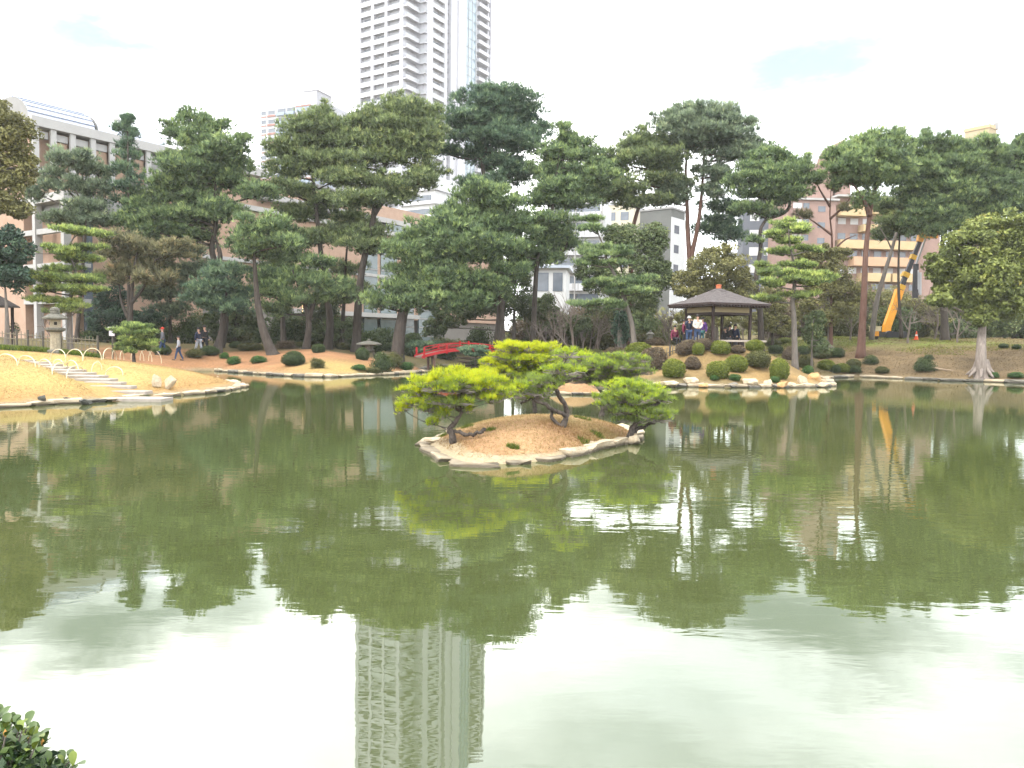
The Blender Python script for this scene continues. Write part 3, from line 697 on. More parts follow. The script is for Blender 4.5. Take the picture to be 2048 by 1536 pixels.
# ---- the museum: long brick building on the left
A0 = at(79, 690, 62.0)[:2]; dv = unit(np.array([0.55, 0.836])); nv = np.array([dv[1], -dv[0]])
mus = empty('museum_building', (A0[0], A0[1], 1.2), 'long orange brick museum with white concrete frames and a vaulted roof on the left', 'museum')
MF = Face(A0, dv, nv)
def s_at(px):
    r = ray(px, 690)[:2]; A = np.array([[r[0], -dv[0]], [r[1], -dv[1]]]); return float(np.linalg.solve(A, A0 - EYE[:2])[1])
zT, zB = 19.3, 15.25
brick = MB()
MF.box(brick, 0.6, 66, -22, -1.1, 1.2, zT - 0.6)         # main volume
MF.box(brick, 14.0, 66, -1.1, 0.0, 4.6, 14.9)
MF.box(brick, 0.0, 14.0, -1.1, 0.0, 12.2, zB - 0.35)
local(brick, mus).obj('brick_wall', M_brick, mus)
fr = MB()
MF.box(fr, -0.35, 22, -2.0, 0.25, zT - 0.75, zT)
MF.box(fr, -0.35, 22, -1.2, 0.35, zB - 0.35, zB)
MF.box(fr, 14.0, 66, -1.1, 0.45, 14.9, 15.4); MF.box(fr, 14, 66, -1.05, 0.3, 9.6, 9.95)
MF.box(fr, 22, 66, -9, 0.1, 16.4, 17.0)
local(fr, mus).obj('roof_beam', M_frame, mus)
cols = [s_at(p) for p in (79, 114, 152, 192, 229, 265, 301, 345, 395)]
cache = {}
for i, s in enumerate(cols): shared(MF, 'column', cache, 'c', [M_frame], mus, s - 0.22, s + 0.22, -0.12, 0.12, zB, zT - 0.75)
for i in range(len(cols) - 1):
    a, b = cols[i] + 0.25, cols[i + 1] - 0.25
    shared(MF, 'lintel', cache, ('l', i), [M_frame], mus, a, b, -0.5, -0.25, zT - 1.55, zT - 1.0)
    shared(MF, 'window' if i in (0, 6, 7) else 'brick_panel', cache, ('p', i), [M_win if i == 0 else (M_conc if i > 5 else mat('brown_brick_panel', (0.34, 0.235, 0.17), 0.9, 0.06, 2))], mus, a, b - (0.9 if i == 0 else 0), -1.09, -0.38, zB, zT - 1.6)
# vaulted roof
va = MB(); nseg = 10; prof = [(-0.6 - 7.5 * (1 - math.cos(t)) / 2 * 1.0, 2.1 * math.sin(t)) for t in np.linspace(0, math.pi, nseg)]
for (sA, sB) in ((-0.2, s_at(205)), (s_at(205) + .3, s_at(345))):
    k = len(va.v)
    for s in (sA, sB):
        for (d, z) in prof: p = MF.pt(s, d); va.v.append((p[0], p[1], zT + z))
    for j in range(nseg - 1): va.f.append((k + j, k + j + 1, k + nseg + j + 1, k + nseg + j)); va.mi.append(0)
    va.f.append(tuple(range(k, k + nseg))); va.mi.append(1); va.f.append(tuple(range(k + nseg, k + 2 * nseg))); va.mi.append(1)
local(va, mus).obj('vault_roof', [mat('pale_metal_roof', (0.45, 0.48, 0.55), 0.35, 0.08, 1.5, metal=0.3), M_conc], mus)
rid = MB()
for t in (0.25, 0.5, 0.75, 1.0, 1.3):
    d, z = -0.6 - 7.5 * (1 - math.cos(t)) / 2, 2.1 * math.sin(t)
    a, b = MF.pt(-0.2, d), MF.pt(s_at(205), d); rid.tube([(a[0], a[1], zT + z + 0.03), (b[0], b[1], zT + z + 0.03)], 0.05, 4)
local(rid, mus).obj('roof_seam', mat('slate_blue_seam', (0.3, 0.34, 0.45), 0.4, 0.05, 1), mus)
# projecting lower block with open loggia
Kp = at(134, 690, 58.0)[:2]; LG = Face(Kp, -nv, -dv); LR = Face(Kp, dv, nv)
lg = MB()
LG.box(lg, 6.3, 20, -9, 0.0, 1.2, 12.2); LR.box(lg, 1.2, 12, -7.5, -0.6, 1.2, 11.5); LG.box(lg, 3.6, 6.3, -9, -1.7, 1.2, 12.2)
local(lg, mus).obj('brick_wall', M_brick, mus)
lc = MB()
LG.box(lc, -0.3, 6.3, -2.4, 0.2, 12.1, 12.75); LG.box(lc, -0.2, 20, -0.3, 0.12, 9.75, 10.15); LG.box(lc, -0.2, 6.3, -1.8, 0.12, 7.2, 7.5); LG.box(lc, -0.2, 6.3, -1.8, 0.12, 4.4, 4.8)
LG.box(lc, 6.3, 20, -8, 0.12, 12.2, 12.6)
local(lc, mus).obj('floor_slab', M_frame, mus)
for s in (0.0, 4.3): 
    c_ = MB(); LG.box(c_, s - 0.22, s + 0.22, -0.35, 0.2, 1.2, 12.1); local(c_, mus).obj('column', M_frame, mus)
gw = MB(); LG.box(gw, 0.3, 3.6, -2.2, -1.6, 1.2, 12.0); local(gw, mus).obj('window', M_win, mus)
gm = MB()
for z in (5.2, 6.0, 8.2, 9.0): LG.box(gm, 0.3, 3.6, -1.62, -1.5, z, z + 0.08)
local(gm, mus).obj('window_frame', M_conc, mus)
cv = MB(); k = 0
for (s0, s1) in ((0.4, 5.6), (6.0, 11.5)):
    k = len(cv.v); ns = 9
    for s in (s0, s1):
        for t in np.linspace(0, math.pi, ns):
            p = LR.pt(s0 + (s1 - s0) * (1 - math.cos(t)) / 2, -0.2 if s == s0 else -7.0); cv.v.append((p[0], p[1], 11.6 + 1.15 * math.sin(t)))
    for j in range(ns - 1): cv.f.append((k + j, k + j + 1, k + ns + j + 1, k + ns + j)); cv.mi.append(0)
    cv.f.append(tuple(range(k, k + ns))); cv.mi.append(0)
local(cv, mus).obj('vault_roof', M_conc, mus)
# ground storey: grey piers, dark glazing
gs = MB(); MF.box(gs, 14, s_at(826), -1.1, -0.6, 1.0, 4.6); local(gs, mus).obj('base_wall', M_conc, mus)
gs = MB(); MF.box(gs, s_at(826), 66, -1.1, -0.6, 1.0, 4.6); local(gs, mus).obj('base_wall', mat('dull_concrete', (0.20, 0.185, 0.17), 0.9, 0.12, 0.6), mus)
gp = MB(); MF.box(gp, 2, 30, 0.0, 0.9, 1.0, 4.9); local(gp, mus).obj('base_wall', mat('dull_concrete', (0.20, 0.185, 0.17), 0.9, 0.12, 0.6), mus)
for p in (486, 635, 655, 700): 
    s = s_at(p); shared(MF, 'pier', cache, 'pier', [M_frame], mus, s - 0.55, s + 0.55, -0.5, 0.6, 1.0, 4.7)
sl = MB(); MF.box(sl, 25, s_at(826), -0.5, 1.2, 4.7, 5.2); local(sl, mus).obj('canopy', M_frame, mus)
for i, (p0, p1, z0, z1) in enumerate(((727, 753, 1.6, 14.5), (760, 792, 1.6, 14.5), (800, 826, 1.6, 9.4), (836, 870, 1.6, 9.4), (770, 816, 15.5, 16.3))):
    a, b = s_at(p0), s_at(p1)
    shared(MF, 'window', cache, ('g', i), [mat('tall_green_glass', (0.10, 0.14, 0.15), 0.12, 0.2, 0.5, spec=0.6)], mus, a, b, -0.1, 0.12, z0, z1)
    if i < 4:
        for k in range(6): shared(MF, 'window_frame', cache, ('gf', i), [M_conc], mus, a, b, 0.12, 0.2, z0 + 0.9 + k * (z1 - z0 - 1) / 6, z0 + 1.02 + k * (z1 - z0 - 1) / 6)
pole = MB(); p = at(165, 183, 76.0); q = MF.pt(10, -6)
pole.tube([(q[0], q[1], zT), (q[0], q[1], zT + 3.0)], 0.05, 5); pole.box((q[0], q[1], zT + 3.05), (0.25, 0.25, 0.12))
local(pole, mus).obj('roof_mast', M_frame, mus)

# ---- small buildings glimpsed between the pines
def storeys(root, lf, rf, zt, n, pitch, l, r, balm, winm, cache=None, proud=0.9):
    cache = {} if cache is None else cache
    for f in range(n):
        z = zt - pitch * (f + 1)
        if l: 
            shared(lf, 'balcony', cache, 'a', [balm], root, 0.4, l, -0.1, proud, z, z + 1.1); shared(lf, 'window', cache, 'b', [winm], root, 0.8, l - 0.4, -0.1, 0.05, z + 1.1, z + 2.3)
        if r:
            shared(rf, 'balcony', cache, 'c', [balm], root, 0.4, r, -0.1, proud, z, z + 1.1); shared(rf, 'window', cache, 'd', [winm], root, 0.8, r - 0.4, -0.1, 0.05, z + 1.1, z + 2.3)
M_bright = mat('bright_white_render', (0.55, 0.56, 0.57), 0.8, 0.04, 0.4)
D = 165.0; root, lf, rf = block('white stepped block behind the pines at the foot of the tower', 'building', 868, D, at(868, 352, D)[2], 30, 9, 14, M_bright, 'stepped_block')
zt = at(868, 352, D)[2]; st = MB()
for k in range(4): lf.box(st, -0.6, 9.2, -14.5, 0.5, zt - 2.9 * (k + 1), zt - 2.9 * (k + 1) + 0.5)
lf.box(st, -4, 0, -11, -2, 1.4, zt - 6)
local(st, root).obj('floor_slab', M_pale, root)
cache = {}
for f in range(4): shared(lf, 'window', cache, 'w', [M_win], root, 1.0, 8.2, -0.1, 0.06, zt - 2.9 * (f + 1) + 0.9, zt - 2.9 * f - 0.9)
D = 120.0; zt = at(1170, 402, D)[2]
root, lf, rf = block('white apartment building with railed balconies between the central pines and the pruned pine', 'apartment building', 1205, D, zt, 14, 8.6, 8, M_bright, 'apartment_building')
storeys(root, lf, rf, zt, 6, 2.75, 8.2, 0, M_pale, M_win)
rl = MB()
for f in range(6):
    for k in range(10): a = lf.pt(0.5 + k * 0.84, 0.95); rl.tube([(a[0], a[1], zt - 2.75 * (f + 1) + 0.2), (a[0], a[1], zt - 2.75 * (f + 1) + 1.2)], 0.05, 4)
for k in (0.3, 4.4, 8.4): a = lf.pt(k, 0.97); rl.tube([(a[0], a[1], zt - 17), (a[0], a[1], zt)], 0.1, 4)
local(rl, root).obj('railing', M_frame, root)
D = 88.0; zt = at(1100, 536, D)[2]
root, lf, rf = block('small white house with a pale gutter roof behind the central pine trunks', 'house', 1130, D, zt, 8, 4.2, 6, M_bright, 'small_house')
rt = MB(); lf.box(rt, -0.4, 4.6, -6.4, 0.5, zt, zt + 0.3); local(rt, root).obj('roof', mat('silver_roof', (0.42, 0.47, 0.55), 0.35, 0.05, 1), root)
cache = {}
shared(lf, 'window', cache, 1, [M_win], root, 0.4, 1.5, -0.1, 0.05, zt - 2.6, zt - 0.5); shared(lf, 'window', cache, 2, [M_win], root, 2.0, 3.6, -0.1, 0.05, zt - 2.6, zt - 0.5); shared(lf, 'door', cache, 3, [mat('brown_door', (0.15, 0.08, 0.05))], root, 2.0, 3.4, -0.1, 0.05, zt - 5.8, zt - 3.4)
D = 150.0; zt = at(1250, 408, D)[2]
root, lf, rf = block('cream walled building half hidden behind the round evergreen', 'building', 1262, D, zt, 20, 9, 9, mat('cream_render', (0.50, 0.46, 0.36), 0.85, 0.05, 0.5), 'cream_building')
cache = {}; [shared(lf, 'window', cache, 1, [M_win], root, 1 + 2.6 * k, 2.6 + 2.6 * k, -0.1, 0.05, zt - 3 * (f + 1), zt - 3 * f - 1.4) for k in range(3) for f in range(4)]
par = MB(); lf.box(par, -0.15, 9.15, -9.1, 0.15, zt, zt + 0.5); local(par, root).obj('parapet', M_pale, root)
D = 115.0; zt = at(1335, 417, D)[2]
root, lf, rf = block('dark grey walled building with a white side, left of the twin trunked pine', 'building', 1336, D, zt, 38, 5.2, 4.6, mat('charcoal_render', (0.12, 0.125, 0.12), 0.85, 0.08, 0.6), 'grey_building')
wp = MB(); rf.box(wp, 0.02, 4.6, 0.003, 0.12, 1.4, zt - 1.2); local(wp, root).obj('white_wall', M_bright, root)
cache = {}; [shared(rf, 'window', cache, 1, [M_win], root, 0.9, 2.4, 0.0, 0.16, zt - 2.9 * (f + 1) - 0.6, zt - 2.9 * f - 2.3) for f in range(4)]
cp = MB(); lf.box(cp, -0.15, 5.3, -4.7, 0.15, zt, zt + 0.3); local(cp, root).obj('parapet', M_conc, root)
D = 130.0; zt = at(1530, 400, D)[2]
root, lf, rf = block('slate grey block with white windows and a white stair strip behind the twisting pine', 'office block', 1592, D, zt, 10, 9.2, 8, mat('slate_render', (0.115, 0.125, 0.15), 0.8, 0.06, 0.5), 'slate_block')
cache = {}; [shared(lf, 'window', cache, 1, [M_bright], root, s, s + 1.5, -0.1, 0.05, zt - 2.9 * (f + 1) - 0.4, zt - 2.9 * f - 1.9) for s in (4.2, 6.6) for f in range(5)]
ws = MB(); lf.box(ws, 1.6, 2.9, 0.0, 0.15, 1.4, zt - 0.8); local(ws, root).obj('stair_strip', mat('pale_blue_panel', (0.42, 0.5, 0.58), 0.4, 0.05, 0.6), root)
cp = MB(); lf.box(cp, -0.1, 9.3, -8.1, 0.1, zt, zt + 0.35); local(cp, root).obj('parapet', M_conc, root)
# ---- brick and cream apartment building on the right
M_rbrick = mat('red_brown_tile', (0.30, 0.20, 0.17), 0.85, 0.08, 1.2)
M_cream = mat('cream_orange_balcony', (0.47, 0.34, 0.18), 0.8, 0.06, 0.8, col2=(0.52, 0.40, 0.24))
M_creamp = mat('pinkish_balcony', (0.48, 0.31, 0.20), 0.8, 0.06, 0.8)
D = 125.0
cb = at(1662, 690, D)[:2]; fdir = unit(np.array([1.0, 0.10])); fn = np.array([fdir[1], -fdir[0]])
apt = empty('apartment_building', (cb[0], cb[1], 1.5), 'red-brown tiled apartment building with cream balcony bands behind the pines on the right', 'apartment building')
AF = Face(cb, fdir, fn)
def z_at(px, py, dd=125.0): return at(px, py, dd)[2]
w = MB()
AF.box(w, -8.2, 18.6, -12, -0.9, 1.5, z_at(1720, 394)); AF.box(w, -8.2, -0.2, -0.9, 0.4, 1.5, z_at(1600, 402))
AF.box(w, -2.4, 0.4, -9, -2, 20, z_at(1650, 328)); AF.box(w, -2.5, 0.5, -9.1, -1.9, z_at(1650, 328), z_at(1650, 322))
zg = z_at(1695, 292); za = z_at(1695, 267)
AF.box(w, 1.35, 4.0, -9.5, -3, 20, zg)
k = len(w.v)
for dd in (-9.5, -3):
    for (s, z) in ((1.35, zg), (4.0, zg), (2.68, za)): p = AF.pt(s, dd); w.v.append((p[0], p[1], z))
w.f += [(k, k + 1, k + 2), (k + 3, k + 5, k + 4), (k, k + 2, k + 5, k + 3), (k + 1, k + 4, k + 5, k + 2)]; w.mi += [0] * 4
local(w, apt).obj('wall', M_rbrick, apt)
cache = {}
shared(AF, 'window', cache, 'gw', [M_win], apt, 2.1, 3.3, -3.05, -2.95, zg - 2.2, zg - 0.4)
rf_ = MB(); AF.box(rf_, -8.5, 0.2, -1, 0.8, z_at(1600, 402), z_at(1600, 398)); AF.box(rf_, 0, 16.6, -12.2, 0.5, z_at(1720, 394), z_at(1720, 390)); local(rf_, apt).obj('roof_edge', M_frame, apt)
for i, (p0, p1, y0, y1, mm) in enumerate(((1666, 1722, 411, 433, M_cream), (1715, 1832, 449, 463, M_cream), (1668, 1832, 481, 498, M_cream), (1697, 1818, 514, 532, M_creamp), (1716, 1775, 546, 563, M_cream), (1780, 1830, 546, 563, M_cream), (1735, 1850, 416, 428, M_cream))):
    a = (p0 - 1662) * pxm(D); b = (p1 - 1662) * pxm(D)
    shared(AF, 'balcony', cache, i, [mm], apt, a, b, -0.9, 0.9 + 0.01 * i, z_at(1740, y1), z_at(1740, y0))
for f, y0 in enumerate((434, 464, 499, 533, 565)):
    for k in range(7):
        a = 0.9 + k * 2.1; shared(AF, 'window', cache, ('w', f), [M_win if (k + f) % 3 else M_bright], apt, a, a + 1.3, -0.92, -0.84, z_at(1740, y0 + 13), z_at(1740, y0 + 1))
for f, y0 in enumerate((405, 437, 468)):
    shared(AF, 'balcony', cache, ('lb', f), [mat('grey_pink_balcony', (0.25, 0.17, 0.15))], apt, -7.8, -4.6, 0.4, 1.3, z_at(1600, y0 + 27), z_at(1600, y0 + 16))
    shared(AF, 'window', cache, ('lw', f), [M_bright], apt, -7.4, -5.9, 0.4, 0.45, z_at(1600, y0 + 16), z_at(1600, y0 + 3)); shared(AF, 'window', cache, ('lx', f), [M_win], apt, -5.7, -4.7, 0.4, 0.45, z_at(1600, y0 + 16), z_at(1600, y0 + 3))
    shared(AF, 'window', cache, ('lv', f), [M_win], apt, -3.2, -2.0, 0.4, 0.46, z_at(1640, y0 + 20), z_at(1640, y0 + 9))
mst = MB(); p = AF.pt(2.7, -6); mst.tube([(p[0], p[1], za - 0.2), (p[0], p[1], za + 4.0)], 0.035, 4); p = AF.pt(-1.6, -6); mst.tube([(p[0], p[1], z_at(1650, 325)), (p[0], p[1], z_at(1650, 300))], 0.035, 4)
local(mst, apt).obj('roof_mast', M_conc, apt)
# ---- cream rooftop tower far right
D = 175.0; zt = at(1950, 254, D)[2]
root, lf, rf = block('cream building with a rooftop mast and aerial above the pines on the far right', 'building', 1958, D, zt, 55, 5.2, 3.6, mat('beige_render', (0.42, 0.34, 0.22), 0.85, 0.05, 0.6), 'cream_tower')
ed = MB(); lf.box(ed, -0.2, 5.4, -3.8, 0.2, zt - 0.05, zt + 0.7); local(ed, root).obj('parapet', M_cream, root)
cache = {}; [shared(lf, 'window', cache, 1, [M_bright], root, 1.4, 2.9, -0.1, 0.06, zt - 3.4 * (f + 1) - 1, zt - 3.4 * f - 1.7) for f in range(4)]; [shared(rf, 'window', cache, 2, [M_bright], root, 0.8, 2.4, -0.1, 0.06, zt - 3.4 * (f + 1) - 1, zt - 3.4 * f - 1.7) for f in range(4)]
ma = MB(); p = lf.pt(3.0, -1.5); ma.tube([(p[0], p[1], zt), (p[0], p[1], zt + 7.2)], 0.05, 4); p = lf.pt(-0.1, -3); ma.tube([(p[0], p[1], zt), (p[0], p[1], zt + 2.4)], 0.05, 4); ma.box((p[0], p[1], zt + 0.7), (0.35, 0.35, 0.7))
for zz in (1.6, 2.1): ma.tube([(p[0] - 0.9, p[1], zt + zz), (p[0] + 0.9, p[1], zt + zz)], 0.03, 4)
local(ma, root).obj('roof_mast', M_conc, root)
# ================================================================ TREES
def G3(r, g, b, k=1.0): return (r * k, g * k, b * k)
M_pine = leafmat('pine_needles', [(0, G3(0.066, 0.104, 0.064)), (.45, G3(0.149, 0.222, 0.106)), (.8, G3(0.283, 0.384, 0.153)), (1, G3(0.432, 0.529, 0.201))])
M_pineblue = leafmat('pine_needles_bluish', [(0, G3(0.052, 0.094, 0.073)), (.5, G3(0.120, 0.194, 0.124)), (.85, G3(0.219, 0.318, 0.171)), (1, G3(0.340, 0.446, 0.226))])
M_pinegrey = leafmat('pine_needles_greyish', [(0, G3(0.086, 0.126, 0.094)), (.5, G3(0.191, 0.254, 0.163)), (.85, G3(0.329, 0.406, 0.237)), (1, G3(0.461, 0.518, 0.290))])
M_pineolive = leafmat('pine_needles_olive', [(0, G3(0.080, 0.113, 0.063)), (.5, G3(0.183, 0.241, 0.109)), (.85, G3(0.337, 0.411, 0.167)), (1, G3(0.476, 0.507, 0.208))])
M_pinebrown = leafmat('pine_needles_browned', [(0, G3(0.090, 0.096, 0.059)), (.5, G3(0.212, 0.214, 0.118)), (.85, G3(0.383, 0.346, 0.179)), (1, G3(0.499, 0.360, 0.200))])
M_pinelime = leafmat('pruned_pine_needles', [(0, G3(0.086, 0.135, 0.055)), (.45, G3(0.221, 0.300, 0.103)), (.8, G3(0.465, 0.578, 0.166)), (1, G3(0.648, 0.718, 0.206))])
M_isl = leafmat('island_pine_needles', [(0, G3(.095, .120, .050)), (.3, G3(.180, .235, .065)), (.6, G3(.310, .400, .055)), (.85, G3(.48, .58, .030)), (1, G3(.58, .60, .028))], 0.35)
M_barkisl = mat('flaky_island_bark', (0.022, 0.018, 0.016), 0.95, scale=22, stretch=(1, 1, .6), bump=0.015, bscale=45, col2=(0.12, 0.098, 0.082))
M_twigpale = mat('pale_pine_twigs', (0.16, 0.14, 0.125), 0.95, scale=9, col2=(0.34, 0.30, 0.27))
M_islg = leafmat('island_pine_needles_green', [(0, G3(.120, .150, .075)), (.3, G3(.200, .255, .095)), (.6, G3(.290, .385, .085)), (.85, G3(.40, .53, .050)), (1, G3(.52, .60, .035))], 0.35)
M_leafolive = leafmat('olive_leaves', [(0, G3(0.107, 0.112, 0.050)), (.5, G3(0.222, 0.217, 0.088)), (.85, G3(0.328, 0.317, 0.112)), (1, G3(0.459, 0.376, 0.139))])
M_leafgreen = leafmat('evergreen_leaves', [(0, G3(0.068, 0.099, 0.050)), (.5, G3(0.137, 0.181, 0.081)), (.85, G3(0.215, 0.258, 0.104)), (1, G3(0.312, 0.312, 0.137))])
M_leafdark = leafmat('dark_evergreen_leaves', [(0, G3(0.024, 0.044, 0.035)), (.5, G3(0.046, 0.087, 0.058)), (.85, G3(0.080, 0.135, 0.073)), (1, G3(0.118, 0.174, 0.084))])
M_leafbright = leafmat('camphor_leaves', [(0, G3(0.094, 0.120, 0.041)), (.5, G3(0.204, 0.243, 0.072)), (.85, G3(0.333, 0.366, 0.094)), (1, G3(0.465, 0.400, 0.114))])
M_bark = mat('dark_pine_bark', (0.040, 0.033, 0.028), 0.95, scale=2.5, stretch=(3, 3, 0.7), bump=0.03, bscale=6, col2=(0.085, 0.07, 0.06))
M_barkred = mat('red_pine_bark', (0.09, 0.045, 0.033), 0.95, scale=2.5, stretch=(3, 3, 0.7), bump=0.03, bscale=6, col2=(0.15, 0.085, 0.065))
M_barkgrey = mat('grey_bark', (0.10, 0.09, 0.08), 0.95, scale=2.5, stretch=(3, 3, 0.7), bump=0.03, bscale=6, col2=(0.19, 0.165, 0.145))
M_barkpale = mat('pale_buttressed_bark', (0.17, 0.14, 0.12), 0.95, scale=3, stretch=(3, 3, 0.6), bump=0.03, bscale=7, col2=(0.34, 0.29, 0.26))
M_twig = mat('bare_twig_bark', (0.13, 0.105, 0.09), 0.95, scale=3, col2=(0.20, 0.165, 0.145))

def tufts(C, N, L, W, g, up=0.75, spread=0.7, out=0.5, outward=None):
    """C (m,3) tuft centres -> (m*N,3,3) thin needle-shaped triangles"""
    m = len(C); ax = g.normal(0, 0.35, (m, 3)); ax[:, 2] += up
    if outward is not None: ax += outward * out
    d = unit(unit(ax)[:, None, :] + g.normal(0, spread, (m, N, 3))); Ln = L * g.uniform(0.6, 1.25, (m, N, 1)); b = C[:, None, :] + d * Ln * 0.08
    s = unit(np.cross(d, g.normal(size=(m, N, 3)))) * (W / 2)
    return np.stack([b - s, b + s, C[:, None, :] + d * Ln], 2).reshape(-1, 3, 3)
def nearest_on(path, zt):
    z = [p[2] for p in path]; k = int(np.argmin([abs(q - zt) for q in z])); return path[k], k
def px_path(pts, D, g, wob=0.25):
    out = []
    for i, q in enumerate(pts):
        dd = D + (q[2] if len(q) > 2 else (g.normal(0, wob) if i else 0)); out.append(at(q[0], q[1], dd))
    return out
def pine(label, D, trunks, r0, masses, mt, seed, bark=None, name='pine_tree', group='tall pines around the pond', L=0.36, W=0.064, tpm=22, blades_n=6, pad=(0.26, 0.52), flat=0.72, limbs=True, twigs=True, base=None, tone_shift=0.0, up=0.85, cat='pine tree', spreadD=0.85, mass_tone=None, fill=0.85):
    g = np.random.default_rng(seed); bark = bark or M_bark; s = pxm(D); spread_k = 0.42
    if not isinstance(trunks[0], list): trunks = [trunks]
    b = at(trunks[0][0][0], trunks[0][0][1], D); b[2] = gz(b[0], b[1])
    root = empty(name, b, label, cat, group); wood = MB(); paths = []; fine = MB() if D < 25 else wood
    for ti, tr in enumerate(trunks):
        P = px_path(tr, D, g, 0.25 if D > 30 else 0.05)
        if ti == 0: P[0] = b - np.array([0, 0, 0.25]); 
        else: 
            q = min(paths[0], key=lambda w: np.linalg.norm(w - P[0])); P[0] = q
        S = spline(P, 6); n = len(S); rr = r0 * (1.0 if ti == 0 else 0.72)
        rad = [max(0.03, rr * (1 - 0.82 * (i / (n - 1)) ** 0.9)) * (1 + (0.55 * math.exp(-i * 1.1) if ti == 0 else 0)) for i in range(n)]
        if D < 25: rad = [q * g.uniform(.82, 1.25) for q in rad]; S = [S[0]] + [q + g.normal(0, .011, 3) for q in S[1:]]
        wood.tube(S, rad, 8); paths.append(S)
    allp = [p for S in paths for p in S]
    tris = []; tones = []; padlist = []
    for mi, ms in enumerate(masses):
        cx, cy, rx, ry = ms[:4]
        RX, RZ = rx * s * 1.1, ry * s * (1.45 if group.startswith('tall') else 1.25 if D < 25 else 1.0); RY = RX * spreadD
        c = at(cx, cy, D + g.uniform(-0.5, 0.5) * min(RX, 2.0))
        # limb
        cand = min(allp, key=lambda p: np.linalg.norm((p - c) * np.array([1, 1, 1.0])) + 1.6 * max(0, p[2] - (c[2] - 0.15)) + 0.25 * abs((c[2] - 0.35 * np.hypot(*(p - c)[:2])) - p[2]))
        dist = np.linalg.norm(cand - c)
        if limbs and dist > 0.35 * pad[0]:
            mid = (cand + c) / 2 + np.array([g.normal(0, .08), g.normal(0, .08), -0.06]) * dist
            S = spline([cand, mid, c - np.array([0, 0, RZ * 0.3])], 4); rb = max(0.022, min(r0 * 0.32, 0.03 + 0.028 * dist)) * (0.5 if r0 < 0.12 else 1)
            wood.tube(S, list(np.linspace(rb, rb * 0.4, len(S))), 5)
        pr0 = min(pad[1], max(pad[0] * 0.6, RX * 0.62)); area = RX * RY / (pr0 * pr0)
        npd = max(2, int(round(fill * 2.6 * area * max(1.0, RZ / (pr0 * flat)) ** 0.55 )))
        mt_ = mass_tone[mi] if mass_tone else 0.0
        if D > 25 and group.startswith('tall'):           # loose shoots between the pads
            m = int(npd * tpm * 0.34); q = unit(g.normal(size=(m, 3))) * g.uniform(0, 1, (m, 1)) ** .42
            tris.append(tufts(c + q * np.array([RX, RY, RZ]) * np.where(g.uniform(size=(m, 1)) < .3, g.uniform(1.0, 1.38, (m, 1)), 1.0), blades_n, L * .9, W, g, up, spread_k, .5, q)); tones.append(np.repeat(np.clip(.46 + tone_shift + g.normal(0, .2, m) + .22 * q[:, 2], 0, 1), blades_n))  # higher shoots painted lighter, like lit tops
        for k in range(npd):
            dlt = unit(g.normal(size=3)) * g.uniform(0, 1) ** 0.42; pc = c + dlt * np.array([RX, RY, RZ]) * (0.88 if k % 4 else 1.28)
            pr = pr0 * g.uniform(0.6, 1.05)
            if pr > RX: pr = RX
            padlist.append(pc); 
            if twigs and k % 3 == 0:
                o = c - np.array([0, 0, RZ * 0.3]); fine.tube([o, (o + pc) / 2 - np.array([0, 0, 0.05 * pr]), pc], [0.022 * min(1, pr0 * 1.6), 0.016 * min(1, pr0 * 1.6), 0.008], 3, cap=False)
            if D < 25:
                for _ in range(5):
                    e = pc + g.normal(0, .5, 3) * np.array([pr, pr, pr * .25]) - np.array([0, 0, pr * .2]); o = c + (pc - c) * g.uniform(0, .7) - np.array([0, 0, RZ * .45]); fine.tube([o, (o + e) / 2 + g.normal(0, .022, 3), e], [.009, .006, .003], 3, cap=False)
            m = max(6, int(tpm * g.uniform(0.8, 1.2)))
            q = unit(g.normal(size=(m, 3))); q[:, 2] = np.abs(q[:, 2]) * np.where(g.uniform(size=m) < (0.22 if D > 25 else 0.1), -0.6, 1.0)
            q *= g.uniform(0.45, 1.0, (m, 1)) * np.where(g.uniform(size=(m, 1)) < .12, 1.35, 1.0); C = pc + q * np.array([pr, pr, pr * flat])
            T = tufts(C, blades_n, L, W, g, up, spread_k, 0.5, q); tris.append(T)
            t0 = np.clip(0.42 + tone_shift + mt_ + g.normal(0, 0.12) + g.normal(0, 0.19, m) + 0.30 * q[:, 2], 0, 1); tones.append(np.repeat(t0, blades_n))  # lit tops put into the colour: higher tufts take a lighter tone
    if fine is not wood: local(fine, root).obj('twigs', M_twigpale, root)
    local(wood, root).obj('trunk', bark, root, smooth=True)
    T = np.concatenate(tris) - np.array(root.location)[None, None, :]
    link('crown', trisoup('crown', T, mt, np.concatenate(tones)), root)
    return root, paths
def leafcards(C, size, g, q=None, up=0.3):
    """C (m,3): one small leaf quad as two triangles"""
    m = len(C); nrm = g.normal(size=(m, 3)); 
    if q is not None: nrm = nrm * 0.8 + q
    nrm[:, 2] += up; nrm = unit(nrm); a = unit(np.cross(nrm, g.normal(size=(m, 3)))); b = np.cross(nrm, a)
    s = size * g.uniform(0.6, 1.3, (m, 1)); A, B = C + a * s, C - a * s; U, V = C + b * s * 0.5, C - b * s * 0.5
    return np.concatenate([np.stack([A, U, B], 1), np.stack([A, B, V], 1)])
